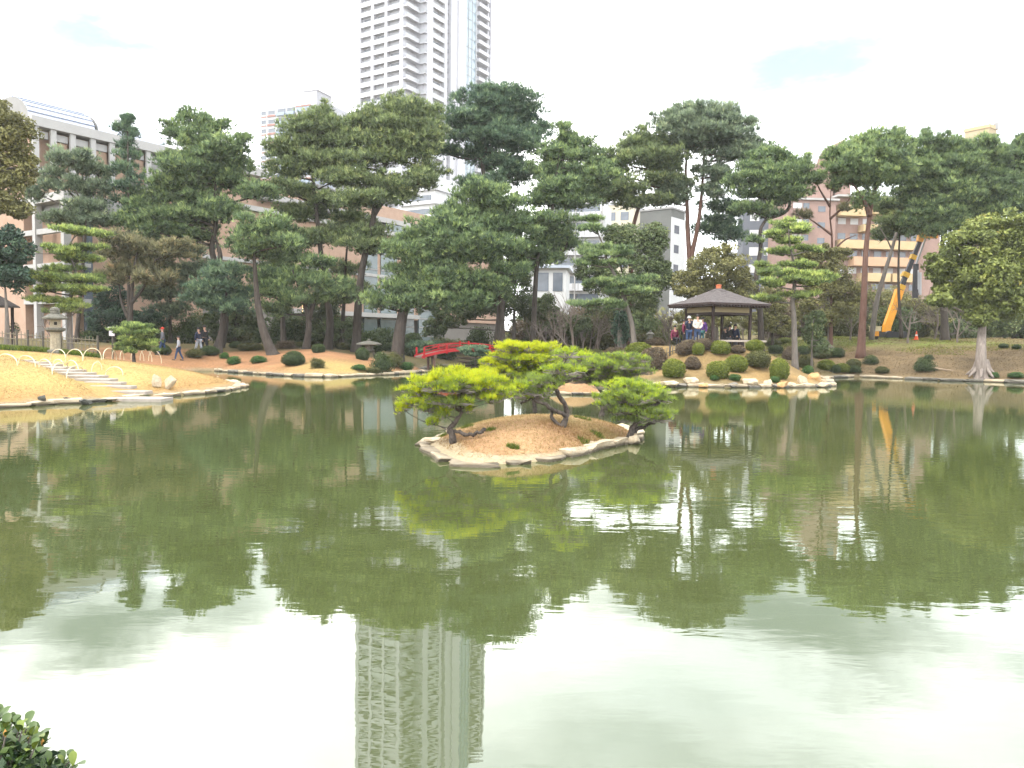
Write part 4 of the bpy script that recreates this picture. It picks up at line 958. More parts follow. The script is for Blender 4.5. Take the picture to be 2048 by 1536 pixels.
def broad(label, D, trunk, r0, masses, mt, seed, bark=None, name='broadleaf_tree', group='evergreen broadleaf trees behind the pond', size=0.098, dens=1.0, cat='tree', base_flare=0.6, depth=0.9):
    g = np.random.default_rng(seed); s = pxm(D); b = at(trunk[0][0], trunk[0][1], D); b[2] = gz(b[0], b[1])
    root = empty(name, b, label, cat, group); wood = MB(); P = px_path(trunk, D, g); P[0] = b - np.array([0, 0, 0.2]); S = spline(P, 6)
    wood.tube(S, [max(0.04, r0 * (1 - 0.75 * i / (len(S) - 1))) * (1 + base_flare * math.exp(-i * 1.0)) for i in range(len(S))], 9)
    tris = []; tones = []
    for (cx, cy, rx, ry) in masses:
        R3 = np.array([rx * s, rx * s * depth, ry * s]); c = at(cx, cy, D + g.uniform(-.4, .4) * R3[0])
        o = min(S, key=lambda p: np.linalg.norm(p - c) + 2 * max(0, p[2] - c[2])); 
        wood.tube(spline([o, (o + c) / 2 + g.normal(0, .2, 3), c], 4), list(np.linspace(r0 * .35, 0.04, 9)), 5)
        ncl = int(22 * dens * (R3[0] * R3[2]) ** 0.8) + 12
        for k in range(ncl):
            dlt = unit(g.normal(size=3)) * g.uniform(0.2, 1) ** 0.5; pc = c + dlt * R3 * 0.9; pr = g.uniform(0.45, 0.95) * min(1.2, max(0.5, R3.min() * 0.5))
            if k % 3 == 0: wood.tube([c + dlt * R3 * 0.2, pc], [0.03, 0.01], 3, cap=False)
            m = int(92 * g.uniform(0.8, 1.2)); q = unit(g.normal(size=(m, 3))) * g.uniform(0.3, 1, (m, 1)) ** 0.5
            T = leafcards(pc + q * pr * np.array([1, 1, 0.75]), size, g, q); tris.append(T)
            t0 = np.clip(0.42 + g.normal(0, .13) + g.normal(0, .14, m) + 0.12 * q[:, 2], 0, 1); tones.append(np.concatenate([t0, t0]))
    local(wood, root).obj('trunk', bark or M_barkgrey, root, smooth=True)
    T = np.concatenate(tris) - np.array(root.location)[None, None, :]
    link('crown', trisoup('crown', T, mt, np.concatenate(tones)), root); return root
def crop(ox, oy, k, lst): return [(ox + a / k, oy + b / k, rx, ry) for a, b, rx, ry in lst]
C0 = lambda l: crop(0, 160, 2.844, l)
C6 = lambda l: crop(600, 160, 2.844, l)
C3 = lambda l: crop(1200, 180, 3.338, l)
CR = lambda l: crop(1528, 200, 3.938, l)
C4 = lambda l: crop(900, 400, 3.938, l)
CI = lambda l: crop(760, 640, 3.413, l)
NIW = dict(name='pruned_pine', cat='pruned pine', group='cloud pruned garden pines', pad=(0.35, 0.6), flat=0.28, tpm=60, L=0.26, W=0.045, up=1.0)

# --- left side
pine('cloud-pruned pine with flat lime-topped layers rising behind the stone lantern', 44, [(141, 690), (139, 650), (141, 600), (151, 545), (138, 500), (150, 470)], .17,
     [(158, 466, 48, 8), (122, 505, 45, 9), (170, 498, 30, 8), (160, 519, 40, 8), (105, 561, 45, 10), (160, 561, 44, 9), (91, 578, 34, 8), (166, 581, 44, 9), (116, 603, 44, 8), (152, 621, 40, 8), (125, 540, 25, 6)], M_pinelime, 1, M_barkgrey, **NIW)
pine('sparse grey-green pine with bare upswept limbs in front of the museum columns', 54, [[(152, 690), (160, 600), (168, 500), (172, 420), (152, 380), (160, 330)], [(171, 425), (140, 385), (108, 350)], [(171, 430), (120, 408), (85, 392)], [(172, 420), (190, 380), (198, 350)]], .16,
     [(150, 322, 45, 13), (110, 343, 25, 10), (197, 345, 28, 13), (92, 375, 26, 9), (150, 372, 38, 11), (203, 382, 28, 11), (178, 415, 40, 9), (160, 438, 52, 10), (112, 440, 34, 8), (203, 442, 40, 11), (70, 395, 22, 8)], M_pinegrey, 2, M_bark, fill=0.75, tpm=30)
pine('slender spire-shaped conifer standing up against the museum facade', 54, [(258, 690), (257, 500), (256, 330), (255, 236)], .14,
     [(255, 243, 10, 9), (244, 260, 14, 7), (264, 268, 12, 7), (252, 288, 17, 9), (259, 312, 20, 9), (249, 336, 22, 9), (263, 350, 22, 8), (251, 372, 26, 9), (264, 386, 20, 8), (252, 405, 23, 8), (259, 425, 15, 8)], M_pineblue, 3, name='conifer_tree', cat='conifer')
pine('big dark pine with a broad tiered crown, tallest tree on the left', 54, [[(437, 696), (449, 640), (441, 560), (424, 500), (432, 440), (425, 330), (400, 245)], [(430, 530), (440, 515), (436, 490), (424, 470)]], .36,
     C0([(1100, 230, 35, 14), (1000, 290, 28, 14), (1180, 300, 35, 14), (1260, 260, 17, 9), (1120, 340, 45, 14), (1270, 390, 44, 15), (1380, 345, 14, 11), (1180, 430, 55, 15), (960, 460, 30, 11), (1080, 500, 54, 14), (1300, 480, 50, 15), (950, 590, 38, 12), (1100, 580, 45, 14), (1290, 590, 54, 15), (1480, 640, 40, 12), (1000, 650, 45, 14), (1170, 680, 45, 14), (830, 700, 44, 15), (950, 770, 50, 15), (1130, 780, 54, 15), (750, 800, 35, 15), (1250, 740, 45, 14), (900, 850, 50, 15), (1100, 880, 45, 15)]), M_pine, 4)
pine('bushy pine with brown-tinged lower foliage left of the big dark pine', 51, [[(262, 692), (262, 620), (268, 540), (280, 480)], [(262, 640), (242, 600), (238, 540)], [(264, 610), (290, 570), (310, 520)]], .2,
     [(240, 480, 38, 14), (276, 498, 40, 15), (214, 503, 24, 12), (302, 508, 40, 15), (345, 498, 40, 13), (260, 540, 44, 14), (312, 558, 40, 12), (222, 560, 25, 11)], M_pinebrown, 5)
pine('short pine with low spreading boughs behind the two dark coated walkers', 50, [(437, 698), (443, 660), (450, 610), (455, 560)], .24,
     C0([(1300, 1090, 45, 12), (1200, 1170, 44, 11), (1300, 1200, 44, 11), (1150, 1250, 40, 12), (1280, 1280, 50, 12), (1380, 1300, 25, 9)]), M_pineblue, 6)
pine('leaning pine with a thick curved trunk on the orange bank', 49, [(548, 706), (528, 665), (516, 610), (510, 540), (505, 470)], .36,
     C0([(1450, 850, 48, 16), (1560, 820, 30, 14), (1400, 950, 40, 14), (1500, 1000, 44, 13), (1600, 930, 38, 12)]), M_pine, 7)
pine('tall open pine rising in front of the red banded apartment block', 57, [(655, 692), (660, 640), (648, 560), (638, 470), (625, 340), (628, 240)], .34,
     C0([(1780, 220, 38, 13), (1855, 178, 12, 12), (1700, 280, 40, 14), (1880, 280, 40, 15), (1600, 380, 35, 11), (1750, 370, 50, 14), (1900, 370, 45, 14), (1680, 440, 50, 13), (1830, 470, 50, 14), (1620, 520, 40, 11), (1900, 560, 40, 12), (1650, 620, 45, 12), (1850, 690, 45, 12), (1720, 760, 50, 12), (1900, 880, 40, 13), (1780, 900, 45, 12), (1650, 900, 35, 12)]), M_pineolive, 8)
pine('low forked pine with a mossy trunk left of the wide roofed lantern', 52, [[(612, 702), (617, 640), (600, 580), (585, 540)], [(614, 640), (640, 560), (645, 520)]], .27,
     [(600, 556, 44, 10), (645, 566, 48, 11), (560, 580, 40, 10), (672, 590, 44, 11), (592, 602, 40, 10), (545, 620, 34, 9), (640, 528, 34, 10)], M_pine, 9)
pine('wide crowned olive pine in front of the tower foot', 55, [[(712, 702), (716, 620), (724, 540), (746, 440), (752, 380), (782, 300), (792, 215)], [(748, 430), (768, 400), (800, 370), (830, 330)]], .34,
     C6([(560, 130, 30, 11), (430, 190, 40, 14), (640, 180, 45, 15), (740, 190, 30, 13), (370, 260, 45, 15), (550, 270, 50, 15), (720, 290, 45, 15), (300, 340, 35, 13), (480, 360, 55, 15), (680, 370, 45, 14), (400, 450, 50, 13), (580, 430, 45, 12), (250, 450, 35, 12), (720, 520, 35, 10), (280, 560, 50, 12), (480, 600, 60, 13), (660, 580, 40, 11), (350, 680, 60, 12), (560, 660, 45, 10), (380, 870, 40, 12), (420, 950, 60, 12)]), M_pineolive, 10)
pine('tallest blue-green pine of the row, beside the tower', 60, [(990, 694), (1003, 600), (1000, 500), (985, 400), (965, 330), (985, 255), (992, 180)], .34,
     C6([(1120, 80, 45, 11), (1020, 80, 25, 9), (930, 100, 22, 9), (1240, 110, 35, 13), (1060, 150, 45, 11), (1180, 190, 60, 13), (950, 220, 45, 11), (1290, 190, 24, 9), (1080, 260, 60, 11), (1240, 260, 40, 10), (880, 250, 25, 9), (960, 320, 40, 10), (1150, 340, 60, 11), (1330, 310, 35, 9), (1250, 380, 40, 10), (1000, 420, 45, 10), (1140, 470, 50, 11), (820, 400, 34, 9), (1250, 520, 40, 10), (1050, 600, 50, 11), (1180, 570, 40, 10), (1400, 280, 14, 7)]), M_pineblue, 11, fill=0.9)
pine('thick trunked pine with drooping boughs left of the red bridge', 50, [[(793, 707), (800, 660), (814, 605), (858, 540), (890, 480), (900, 430)], [(890, 500), (905, 500), (935, 540), (950, 570)]], .46,
     C6([(900, 760, 50, 14), (800, 830, 50, 14), (700, 900, 45, 14), (870, 930, 60, 14), (600, 980, 50, 13), (800, 1020, 60, 15), (650, 1100, 54, 15), (820, 1110, 55, 15), (560, 1190, 44, 14), (730, 1200, 54, 15), (600, 1270, 44, 12), (780, 1270, 50, 12), (450, 1270, 38, 11), (940, 1150, 34, 12)]), M_pine, 12)
pine('dense pine with a straight dark trunk right behind the red bridge', 51, [(1004, 694), (1003, 640), (996, 560), (972, 480), (962, 400)], .28,
     C6([(1050, 640, 45, 12), (1000, 680, 45, 12), (1150, 700, 45, 12), (1050, 790, 60, 14), (1200, 800, 40, 12), (950, 850, 60, 15), (1130, 870, 60, 14), (1100, 950, 60, 14), (1000, 1010, 50, 12), (960, 1150, 58, 14), (1100, 1180, 45, 13), (960, 1260, 54, 13), (1080, 1230, 40, 12), (1180, 1090, 40, 12)]), M_pine, 13)
pine('rounded pine with thin paired trunks right of the tallest pine', 56, [[(1066, 694), (1069, 610), (1076, 520), (1100, 440), (1110, 380), (1120, 290)], [(1085, 480), (1128, 500), (1135, 440), (1120, 380)]], .23,
     C6([(1500, 280, 17, 10), (1530, 330, 15, 7), (1550, 380, 40, 13), (1470, 440, 50, 13), (1620, 430, 35, 12), (1680, 470, 24, 10), (1400, 530, 35, 12), (1560, 540, 55, 13), (1700, 540, 40, 12), (1480, 620, 60, 12), (1640, 620, 45, 12), (1350, 690, 40, 9), (1530, 700, 55, 10), (1400, 800, 45, 12), (1280, 850, 40, 12), (1200, 960, 40, 12), (1330, 960, 45, 11), (1280, 1040, 45, 12), (1480, 860, 36, 10), (1545, 940, 34, 10), (1420, 1010, 36, 10), (1390, 900, 34, 10)]), M_pine, 14)
pine('red trunked pine leaning left over the round evergreens', 62, [(1262, 694), (1262, 560), (1264, 470), (1277, 415), (1289, 370), (1293, 330), (1284, 272)], .24,
     C3([(270, 300, 22, 10), (200, 370, 28, 10), (340, 340, 30, 10), (90, 440, 28, 10), (290, 400, 40, 11), (440, 370, 30, 10), (180, 470, 34, 10), (340, 450, 48, 12), (500, 440, 34, 8), (60, 520, 34, 10), (400, 520, 44, 9), (130, 650, 54, 12), (60, 720, 40, 10), (200, 760, 34, 9), (420, 600, 40, 8), (450, 640, 44, 8), (380, 740, 40, 9)]), M_pineolive, 15, M_barkred)
pine('twin trunked umbrella-shaped pine, tallest behind the pavilion', 62, [[(1388, 700), (1382, 560), (1376, 470), (1374, 400), (1372, 330), (1385, 240)], [(1384, 520), (1396, 450), (1404, 380), (1408, 310), (1415, 230)]], .3,
     C3([(570, 130, 28, 10), (480, 190, 34, 10), (400, 240, 20, 9), (700, 150, 45, 12), (840, 150, 27, 10), (600, 230, 60, 12), (780, 220, 54, 12), (930, 240, 27, 9), (680, 300, 74, 12), (850, 310, 45, 11), (620, 360, 50, 10), (780, 370, 40, 9), (1000, 360, 28, 8), (960, 410, 40, 8), (880, 450, 44, 8), (780, 560, 34, 8), (740, 540, 34, 8), (830, 600, 30, 8), (700, 660, 27, 7), (760, 700, 24, 6), (500, 640, 36, 9), (480, 700, 34, 9), (480, 740, 30, 8)]), M_pinegrey, 16, M_barkred)
pine('small open pine filling the gap right of the twin trunks', 64, [(1454, 694), (1456, 560), (1452, 480), (1446, 420)], .14,
     C3([(820, 780, 40, 7), (860, 830, 25, 7), (800, 880, 30, 7), (700, 930, 22, 9), (820, 930, 34, 10), (860, 990, 30, 8)]), M_pineblue, 17)
pine('pine with a snaking dark trunk right of the pavilion roof', 56, [[(1524, 690), (1520, 620), (1512, 560), (1521, 500), (1521, 460), (1536, 425), (1526, 370), (1526, 315)], [(1536, 430), (1575, 420), (1580, 380), (1590, 335)]], .24,
     C3([(1180, 420, 22, 10), (1100, 450, 35, 10), (1200, 470, 30, 10), (1280, 480, 15, 10), (1370, 490, 14, 10), (1050, 530, 45, 10), (1180, 540, 40, 10), (1320, 560, 30, 10), (980, 600, 44, 9), (1120, 620, 45, 10), (1280, 620, 40, 10), (1420, 600, 18, 10), (1000, 680, 40, 9), (1150, 680, 45, 10), (1300, 690, 34, 10), (1180, 740, 30, 9), (1000, 790, 30, 8), (1080, 830, 30, 7), (1020, 1000, 15, 5)]), M_pine, 18)
pine('straight trunked pine with a dense dome crown in front of the brick apartments', 54, [[(1722, 692), (1727, 610), (1732, 500), (1741, 420), (1752, 370), (1756, 310)], [(1740, 430), (1728, 400), (1700, 360)]], .29,
     CR([(830, 310, 18, 9), (920, 320, 34, 11), (1040, 310, 24, 11), (760, 370, 40, 12), (900, 390, 50, 13), (1070, 390, 25, 12), (650, 440, 34, 12), (800, 460, 50, 13), (970, 460, 45, 13), (560, 460, 22, 10), (620, 540, 38, 12), (800, 550, 45, 13), (960, 540, 45, 12), (1060, 520, 30, 12), (590, 640, 28, 10), (870, 630, 45, 11), (700, 630, 24, 9), (780, 820, 20, 10), (820, 760, 22, 9)]), M_pine, 19, M_barkred, tone_shift=0.1)
pine('broad dark pine spreading above the yellow lift arm', 58, [(1890, 692), (1887, 600), (1883, 520), (1886, 470), (1890, 400), (1905, 320)], .3,
     CR([(1280, 300, 12, 9), (1340, 340, 30, 10), (1450, 370, 34, 10), (1260, 400, 28, 10), (1560, 390, 35, 10), (1700, 360, 30, 12), (1780, 320, 14, 9), (1380, 440, 45, 10), (1530, 440, 45, 12), (1700, 440, 45, 12), (1250, 520, 40, 12), (1400, 530, 45, 12), (1560, 520, 45, 12), (1100, 520, 30, 10), (1200, 590, 40, 12), (1350, 610, 45, 12), (1520, 600, 45, 12), (1150, 660, 40, 10), (1330, 700, 54, 12), (1500, 680, 50, 12), (1240, 770, 50, 12), (1400, 800, 54, 13), (1550, 760, 40, 12), (1260, 870, 40, 12), (1400, 900, 45, 13), (1250, 960, 40, 10), (1450, 990, 45, 12), (1330, 1030, 40, 9)]), M_pine, 20)
pine('dark pine at the right edge, partly outside the picture', 60, [(2034, 690), (2036, 560), (2022, 440), (2030, 310)], .3,
     CR([(2030, 330, 15, 10), (1950, 400, 22, 9), (1880, 440, 24, 10), (1980, 450, 35, 12), (1850, 540, 35, 12), (1980, 540, 36, 12), (1760, 620, 45, 12), (1900, 620, 45, 12), (1700, 680, 45, 12), (1900, 700, 45, 14), (1830, 760, 50, 14), (1680, 800, 45, 12), (1980, 800, 45, 14), (1900, 850, 50, 12), (1740, 880, 45, 12)]) + [(2085, 340, 40, 25), (2095, 400, 40, 20)], M_pine, 21, tone_shift=-.08)
pine('thin ailing pine with sparse olive needles between the straight pine and the lift', 62, [(1803, 694), (1797, 570), (1799, 480), (1806, 410)], .15,
     [(1775, 413, 34, 10), (1818, 420, 30, 10), (1790, 445, 38, 10), (1775, 470, 30, 9), (1822, 462, 24, 9)], M_pineolive, 22, fill=0.8, tpm=34)
pine('half bare reddish pine with spreading dead limbs left of the straight pine', 57, [[(1662, 694), (1662, 560), (1664, 480), (1660, 430), (1662, 380)], [(1662, 470), (1630, 445), (1606, 430)], [(1662, 440), (1690, 410), (1705, 385)], [(1661, 500), (1690, 480), (1712, 470)], [(1661, 410), (1640, 380), (1632, 362)]], .14,
     [(1634, 362, 10, 5), (1608, 430, 14, 6), (1690, 415, 12, 5), (1668, 375, 12, 6)], M_pinebrown, 23, M_barkred, fill=0.6, tpm=22)
pine('feathery grey-green pine filling the gap behind the brown-tinged pine', 58, [(342, 692), (340, 620), (345, 540), (340, 470)], .16,
     [(330, 470, 46, 14), (368, 500, 44, 13), (298, 530, 48, 14), (350, 548, 48, 14), (388, 582, 38, 11), (312, 588, 44, 12), (345, 622, 40, 10), (400, 540, 34, 12)], M_pinegrey, 24)
pine('mossy trunked pine half hidden behind the leaning pine', 56, [(568, 694), (564, 620), (560, 560), (555, 500)], .24,
     [(545, 500, 40, 12), (580, 512, 40, 12), (540, 558, 40, 11), (592, 480, 40, 12), (560, 540, 40, 10), (520, 585, 34, 10)], M_pine, 25)
pine('dark young pine in front of the brick wall, right of the tall open pine', 60, [(682, 694), (688, 600), (692, 520), (700, 440)], .2,
     [(700, 440, 44, 12), (690, 478, 34, 10), (684, 540, 38, 11), (706, 580, 38, 10), (668, 600, 34, 9)], M_pineolive, 26)
# cloud pruned pines
pine('leaning cloud-pruned pine with grey trunk left of the pavilion', 46, [(1270, 694), (1263, 645), (1246, 592), (1229, 550), (1214, 520), (1206, 490), (1186, 445)], .17,
     C4([(1110, 230, 25, 7), (1130, 160, 17, 6), (1180, 390, 38, 8), (1090, 430, 25, 7), (1350, 420, 34, 8), (1090, 500, 28, 7), (1250, 500, 30, 7), (1420, 640, 38, 8), (1150, 660, 34, 8), (1470, 730, 40, 7), (1100, 820, 40, 7), (1250, 830, 34, 7), (1340, 690, 30, 6)]), M_pine, 31, M_barkgrey, tone_shift=0.08, **NIW)
pine('layered garden pine with yellow-tinged tops right of the pavilion', 46, [(1592, 697), (1588, 640), (1585, 600), (1590, 560), (1588, 530), (1580, 490), (1577, 458)], .19,
     CR([(200, 1000, 32, 8), (100, 1060, 22, 8), (270, 1040, 24, 7), (200, 1110, 30, 7), (350, 1180, 28, 7), (130, 1200, 34, 8), (80, 1310, 34, 8), (310, 1310, 26, 6), (100, 1380, 40, 7), (350, 1380, 38, 7), (80, 1450, 34, 7), (430, 1440, 30, 7), (250, 1430, 40, 7), (230, 1545, 34, 7), (60, 1575, 34, 7), (330, 1535, 22, 6)]), M_pinelime, 32, M_barkgrey, **NIW)
pine('low bright green pruned pine mound behind the bamboo hoops', 38.5, [(268, 699), (266, 680), (262, 668)], .09,
     [(262, 655, 20, 6), (285, 655, 18, 6), (268, 664, 32, 8), (290, 670, 22, 8), (262, 682, 26, 9), (284, 686, 32, 9), (268, 698, 34, 8)], M_pinelime, 33, M_bark, tone_shift=-.08, **{**NIW, 'pad': (0.2, 0.4), 'L': 0.18})
pine('small dark pruned pine standing in the water before the red bridge', 44, [(952, 742), (951, 722), (953, 700)], .06,
     [(940, 702, 18, 4), (966, 703, 18, 4), (953, 696, 15, 4), (955, 712, 16, 3)], M_pineblue, 34, M_bark, **{**NIW, 'pad': (0.2, 0.32), 'L': 0.16, 'W': 0.035})
pine('low dark spreading pine at the left end of the red bridge', 51, [(868, 706), (862, 698), (858, 692)], .08,
     [(832, 694, 26, 5), (858, 690, 26, 5), (880, 694, 22, 5), (846, 700, 24, 4)], M_pineblue, 35, M_bark, **{**NIW, 'pad': (0.25, 0.45), 'L': 0.2})

# --- the five island pines
ISL = dict(name='island_pine', cat='island pine', group='twisted pines on the small island', L=0.095, W=0.0075, pad=(0.065, 0.13), flat=0.6, tpm=17, blades_n=10, up=0.9, spreadD=0.9, fill=0.95)
def isl(label, bpx, trunks, r0, masses, seed, tones, dD=0.0, mt=None, **k):
    p = hit(*bpx); D = p[1] + dD
    return pine(label, D, trunks, r0 * 1.35, masses, mt or M_isl, seed, M_barkisl, mass_tone=tones, **{**ISL, **k})
isl('left island pine with a crooked trunk and glowing yellow-green top', (912, 884),
    [[(912, 884), (905, 872), (898, 858), (910, 845), (922, 825), (916, 800), (926, 775)], [(912, 884), (902, 862), (930, 868, -.2), (955, 866, -.3), (970, 857, -.3)], [(922, 822), (890, 795), (850, 790)]], .05,
    CI([(560, 385, 58, 9), (400, 430, 44, 11), (280, 500, 34, 10), (150, 600, 15, 7), (225, 560, 25, 8), (520, 460, 58, 10), (480, 560, 38, 9), (600, 610, 15, 7), (450, 650, 24, 7), (370, 700, 15, 5), (700, 430, 48, 11), (850, 500, 24, 9), (780, 540, 27, 9), (640, 500, 34, 9), (330, 600, 34, 8)]), 41,
    [.38, .4, .38, .4, .3, .05, -.1, .15, .0, .2, .3, .25, .2, .1, .0])
isl('rear island pine with the highest golden crown, its trunk leaning left', (1078, 829),
    [[(1078, 829), (1068, 805), (1062, 785), (1050, 750), (1055, 715)], [(1064, 790), (1020, 765), (985, 735)], [(1055, 745), (1090, 720), (1120, 705)]], .06,
    CI([(950, 195, 44, 9), (1130, 195, 30, 8), (750, 285, 24, 9), (1000, 270, 68, 12), (850, 350, 44, 10), (1050, 400, 58, 11), (900, 440, 40, 9), (1150, 350, 40, 11), (1060, 320, 50, 10), (720, 360, 22, 8), (880, 290, 36, 9)]), 42,
    [.5, .48, .5, .25, .35, -.05, .1, .1, .1, .42, .2], 0.4)
isl('front centre island pine with a forked V-shaped trunk', (1117, 851),
    [[(1117, 851), (1132, 838), (1134, 818), (1114, 782), (1104, 760), (1120, 735), (1136, 708)], [(1117, 851), (1103, 834), (1105, 820)], [(1105, 826), (1085, 808), (1060, 798), (1042, 806)], [(1112, 775), (1140, 760), (1165, 755)]], .045,
    CI([(1290, 240, 30, 8), (1230, 350, 34, 9), (1120, 440, 44, 9), (1010, 520, 44, 8), (1180, 410, 34, 9), (960, 470, 34, 9), (1090, 500, 30, 7)]), 43, [.3, .2, .0, .05, .0, .25, -.05], 0.0, M_islg, fill=0.6)
isl('right rear island pine with a broad flat green crown', (1186, 836),
    [[(1186, 836), (1203, 827), (1212, 815), (1214, 780), (1222, 745)], [(1214, 790), (1185, 765), (1165, 740)], [(1216, 775), (1250, 750), (1270, 740)]], .06,
    CI([(1500, 285, 58, 10), (1650, 265, 40, 9), (1400, 330, 44, 10), (1600, 360, 58, 10), (1750, 340, 30, 10), (1450, 400, 44, 9), (1700, 420, 34, 9), (1560, 320, 50, 9), (1380, 270, 24, 7)]), 44,
    [.12, .02, .06, -.08, -.08, -.1, -.08, -.04, .22], 0.35, M_islg, fill=.75)
isl('right front island pine with a twisted trunk overhanging the water', (1250, 886),
    [[(1250, 886), (1262, 862), (1276, 838), (1268, 815), (1250, 790)], [(1262, 860), (1285, 855), (1296, 848), (1310, 846)], [(1250, 886), (1225, 880, -.1), (1196, 866, -.15)], [(1272, 830), (1300, 815), (1320, 805)]], .055,
    CI([(1650, 455, 40, 8), (1800, 475, 40, 10), (1550, 540, 30, 9), (1700, 540, 50, 10), (1900, 530, 24, 10), (1650, 610, 40, 9), (1850, 620, 40, 10), (1950, 640, 14, 8), (1750, 685, 30, 5), (1730, 500, 50, 9), (1880, 660, 40, 9), (1600, 600, 34, 9)]), 45,
    [.28, .16, .08, .0, .06, -.08, -.06, -.02, -.15, .02, -.05, -.08], 0.0, M_islg, fill=.75)

# --- broadleaf evergreens
broad('olive-brown broadleaf crown reaching in from the upper left edge', 44, [(-25, 690), (-22, 560), (-10, 450), (0, 350)], .26, [(18, 262, 50, 52), (36, 335, 40, 48), (0, 385, 58, 44), (30, 420, 34, 16), (-45, 300, 60, 90), (-8, 215, 22, 18)], M_leafolive, 51, size=0.10)
broad('dark glossy evergreen at the left edge below the olive-brown crown', 41, [(14, 690), (14, 640), (10, 570)], .16, [(12, 498, 50, 38), (30, 555, 36, 28), (-30, 530, 50, 50), (0, 470, 40, 22)], M_leafdark, 52, size=0.10)
broad('rounded dark evergreen behind the leaning pruned pine', 56, [(1246, 694), (1244, 650), (1256, 580)], .3, [(1275, 495, 55, 54), (1238, 480, 34, 34), (1298, 560, 42, 58), (1262, 600, 58, 40), (1285, 640, 40, 28), (1215, 560, 34, 44), (1180, 540, 30, 50), (1312, 478, 32, 40), (1326, 545, 28, 46)], M_leafgreen, 53, M_bark)
broad('olive-brown bushy evergreen directly behind the pavilion roof', 55, [(1432, 694), (1432, 650), (1430, 580)], .25, [(1432, 538, 70, 36), (1385, 568, 40, 40), (1478, 568, 44, 34), (1430, 590, 74, 30), (1420, 630, 84, 26), (1440, 505, 40, 16)], M_leafolive, 54)
broad('olive evergreen behind the layered garden pine', 57, [(1660, 694), (1660, 650), (1655, 580)], .25, [(1650, 555, 52, 42), (1690, 592, 44, 44), (1640, 618, 64, 34), (1618, 520, 34, 30), (1665, 505, 40, 18)], M_leafolive, 55)
p_ = hit(1963, 752)
camphor = broad('large olive-green tree with a pale flared trunk on the right bank', p_[1], [(1963, 752), (1962, 715), (1964, 660), (1970, 600), (1980, 520)], .36, crop(1528, 200, 3.938, [(1850, 1000, 58, 36), (1600, 1150, 56, 42), (1950, 1150, 58, 56), (1450, 1300, 50, 36), (1700, 1300, 68, 42), (1500, 1440, 46, 36), (1750, 1400, 68, 46), (1950, 1400, 58, 56), (1720, 1080, 44, 30)]) + [(1884, 600, 28, 13), (1947, 602, 44, 26), (1960, 628, 28, 24), (2012, 606, 48, 34), (2080, 520, 50, 60)], M_leafbright, 56, M_barkpale, size=0.12, base_flare=0.9)
fl = MB()
for k in range(8):
    a = k * 0.785 + 0.2; r0 = 0.34; x, y = math.cos(a), math.sin(a)
    fl.tube(spline([(x * .26, y * .26, 1.0), (x * .42, y * .42, .42), (x * .9, y * .9, -.06)], 3), [.09, .11, .13, .12, .10, .08, .05], 6)
fl.obj('root_flare', M_barkpale, camphor, smooth=True)
broad('grey-green shrubby tree at the right edge behind the pale trunk', 60, [(2010, 692), (2008, 670)], .15, [(2000, 640, 54, 38), (2060, 650, 50, 40), (1930, 660, 40, 22)], M_leafgreen, 57)
broad('dark evergreen tree closing the gap right behind the red bridge pines', 63, [(1028, 692), (1028, 640), (1030, 580)], .2, [(1032, 560, 40, 40), (1000, 602, 48, 34), (1060, 612, 38, 34), (950, 612, 40, 28), (1040, 520, 26, 26), (900, 634, 42, 26), (868, 655, 28, 18)], M_leafgreen, 60)
UG = 'evergreens between the trunks'
broad('dark rounded evergreen between the short pine and the leaning pine', 60, [(470, 692), (470, 640)], .14, [(470, 606, 38, 28), (440, 640, 40, 22), (502, 642, 40, 24), (455, 665, 40, 16)], M_leafgreen, 61, M_bark, group=UG)
broad('dark low evergreen between the forked pine and the wide crowned pine', 61, [(650, 692), (648, 650)], .14, [(640, 618, 42, 28), (608, 650, 38, 20), (680, 652, 44, 22), (655, 668, 50, 14)], M_leafgreen, 62, M_bark, group=UG)
broad('dark evergreen behind the bushy brown-tinged pine', 57, [(228, 692), (228, 640)], .14, [(222, 598, 36, 32), (250, 640, 44, 24), (205, 640, 34, 26), (300, 640, 36, 24)], M_leafdark, 63, M_bark, group=UG)
broad('grey-olive thicket tree behind the yellow lift', 72, [(1810, 692), (1808, 640)], .14, [(1790, 610, 46, 36), (1840, 625, 50, 36), (1765, 650, 44, 24), (1880, 655, 44, 24)], M_leafolive, 64, M_bark, group=UG)
broad('dark evergreen between the snaking pine and the layered garden pine', 64, [(1545, 692), (1545, 640)], .14, [(1540, 600, 36, 36), (1510, 640, 36, 24), (1560, 650, 36, 22)], M_leafolive, 65, M_bark, group=UG)
broad('dark evergreen low between the white house and the pruned pine', 60, [(1130, 692), (1130, 650)], .14, [(1110, 640, 44, 22), (1150, 650, 40, 20), (1090, 612, 26, 24)], M_leafgreen, 66, M_bark, group=UG)
broad('dark ivy covered stump right of the leaning pruned pine', 50, [(1240, 694), (1240, 640), (1240, 620)], .2, [(1240, 640, 13, 22), (1241, 670, 14, 20)], M_leafdark, 58, size=0.08, name='ivy_covered_trunk', depth=1.0)
broad('dark evergreen bush at the foot of the layered garden pine', 47.5, [(1625, 697), (1624, 680)], .1, [(1626, 668, 20, 22), (1640, 690, 20, 12), (1632, 635, 18, 14)], M_leafgreen, 59, size=0.09, name='evergreen_bush', cat='bush')

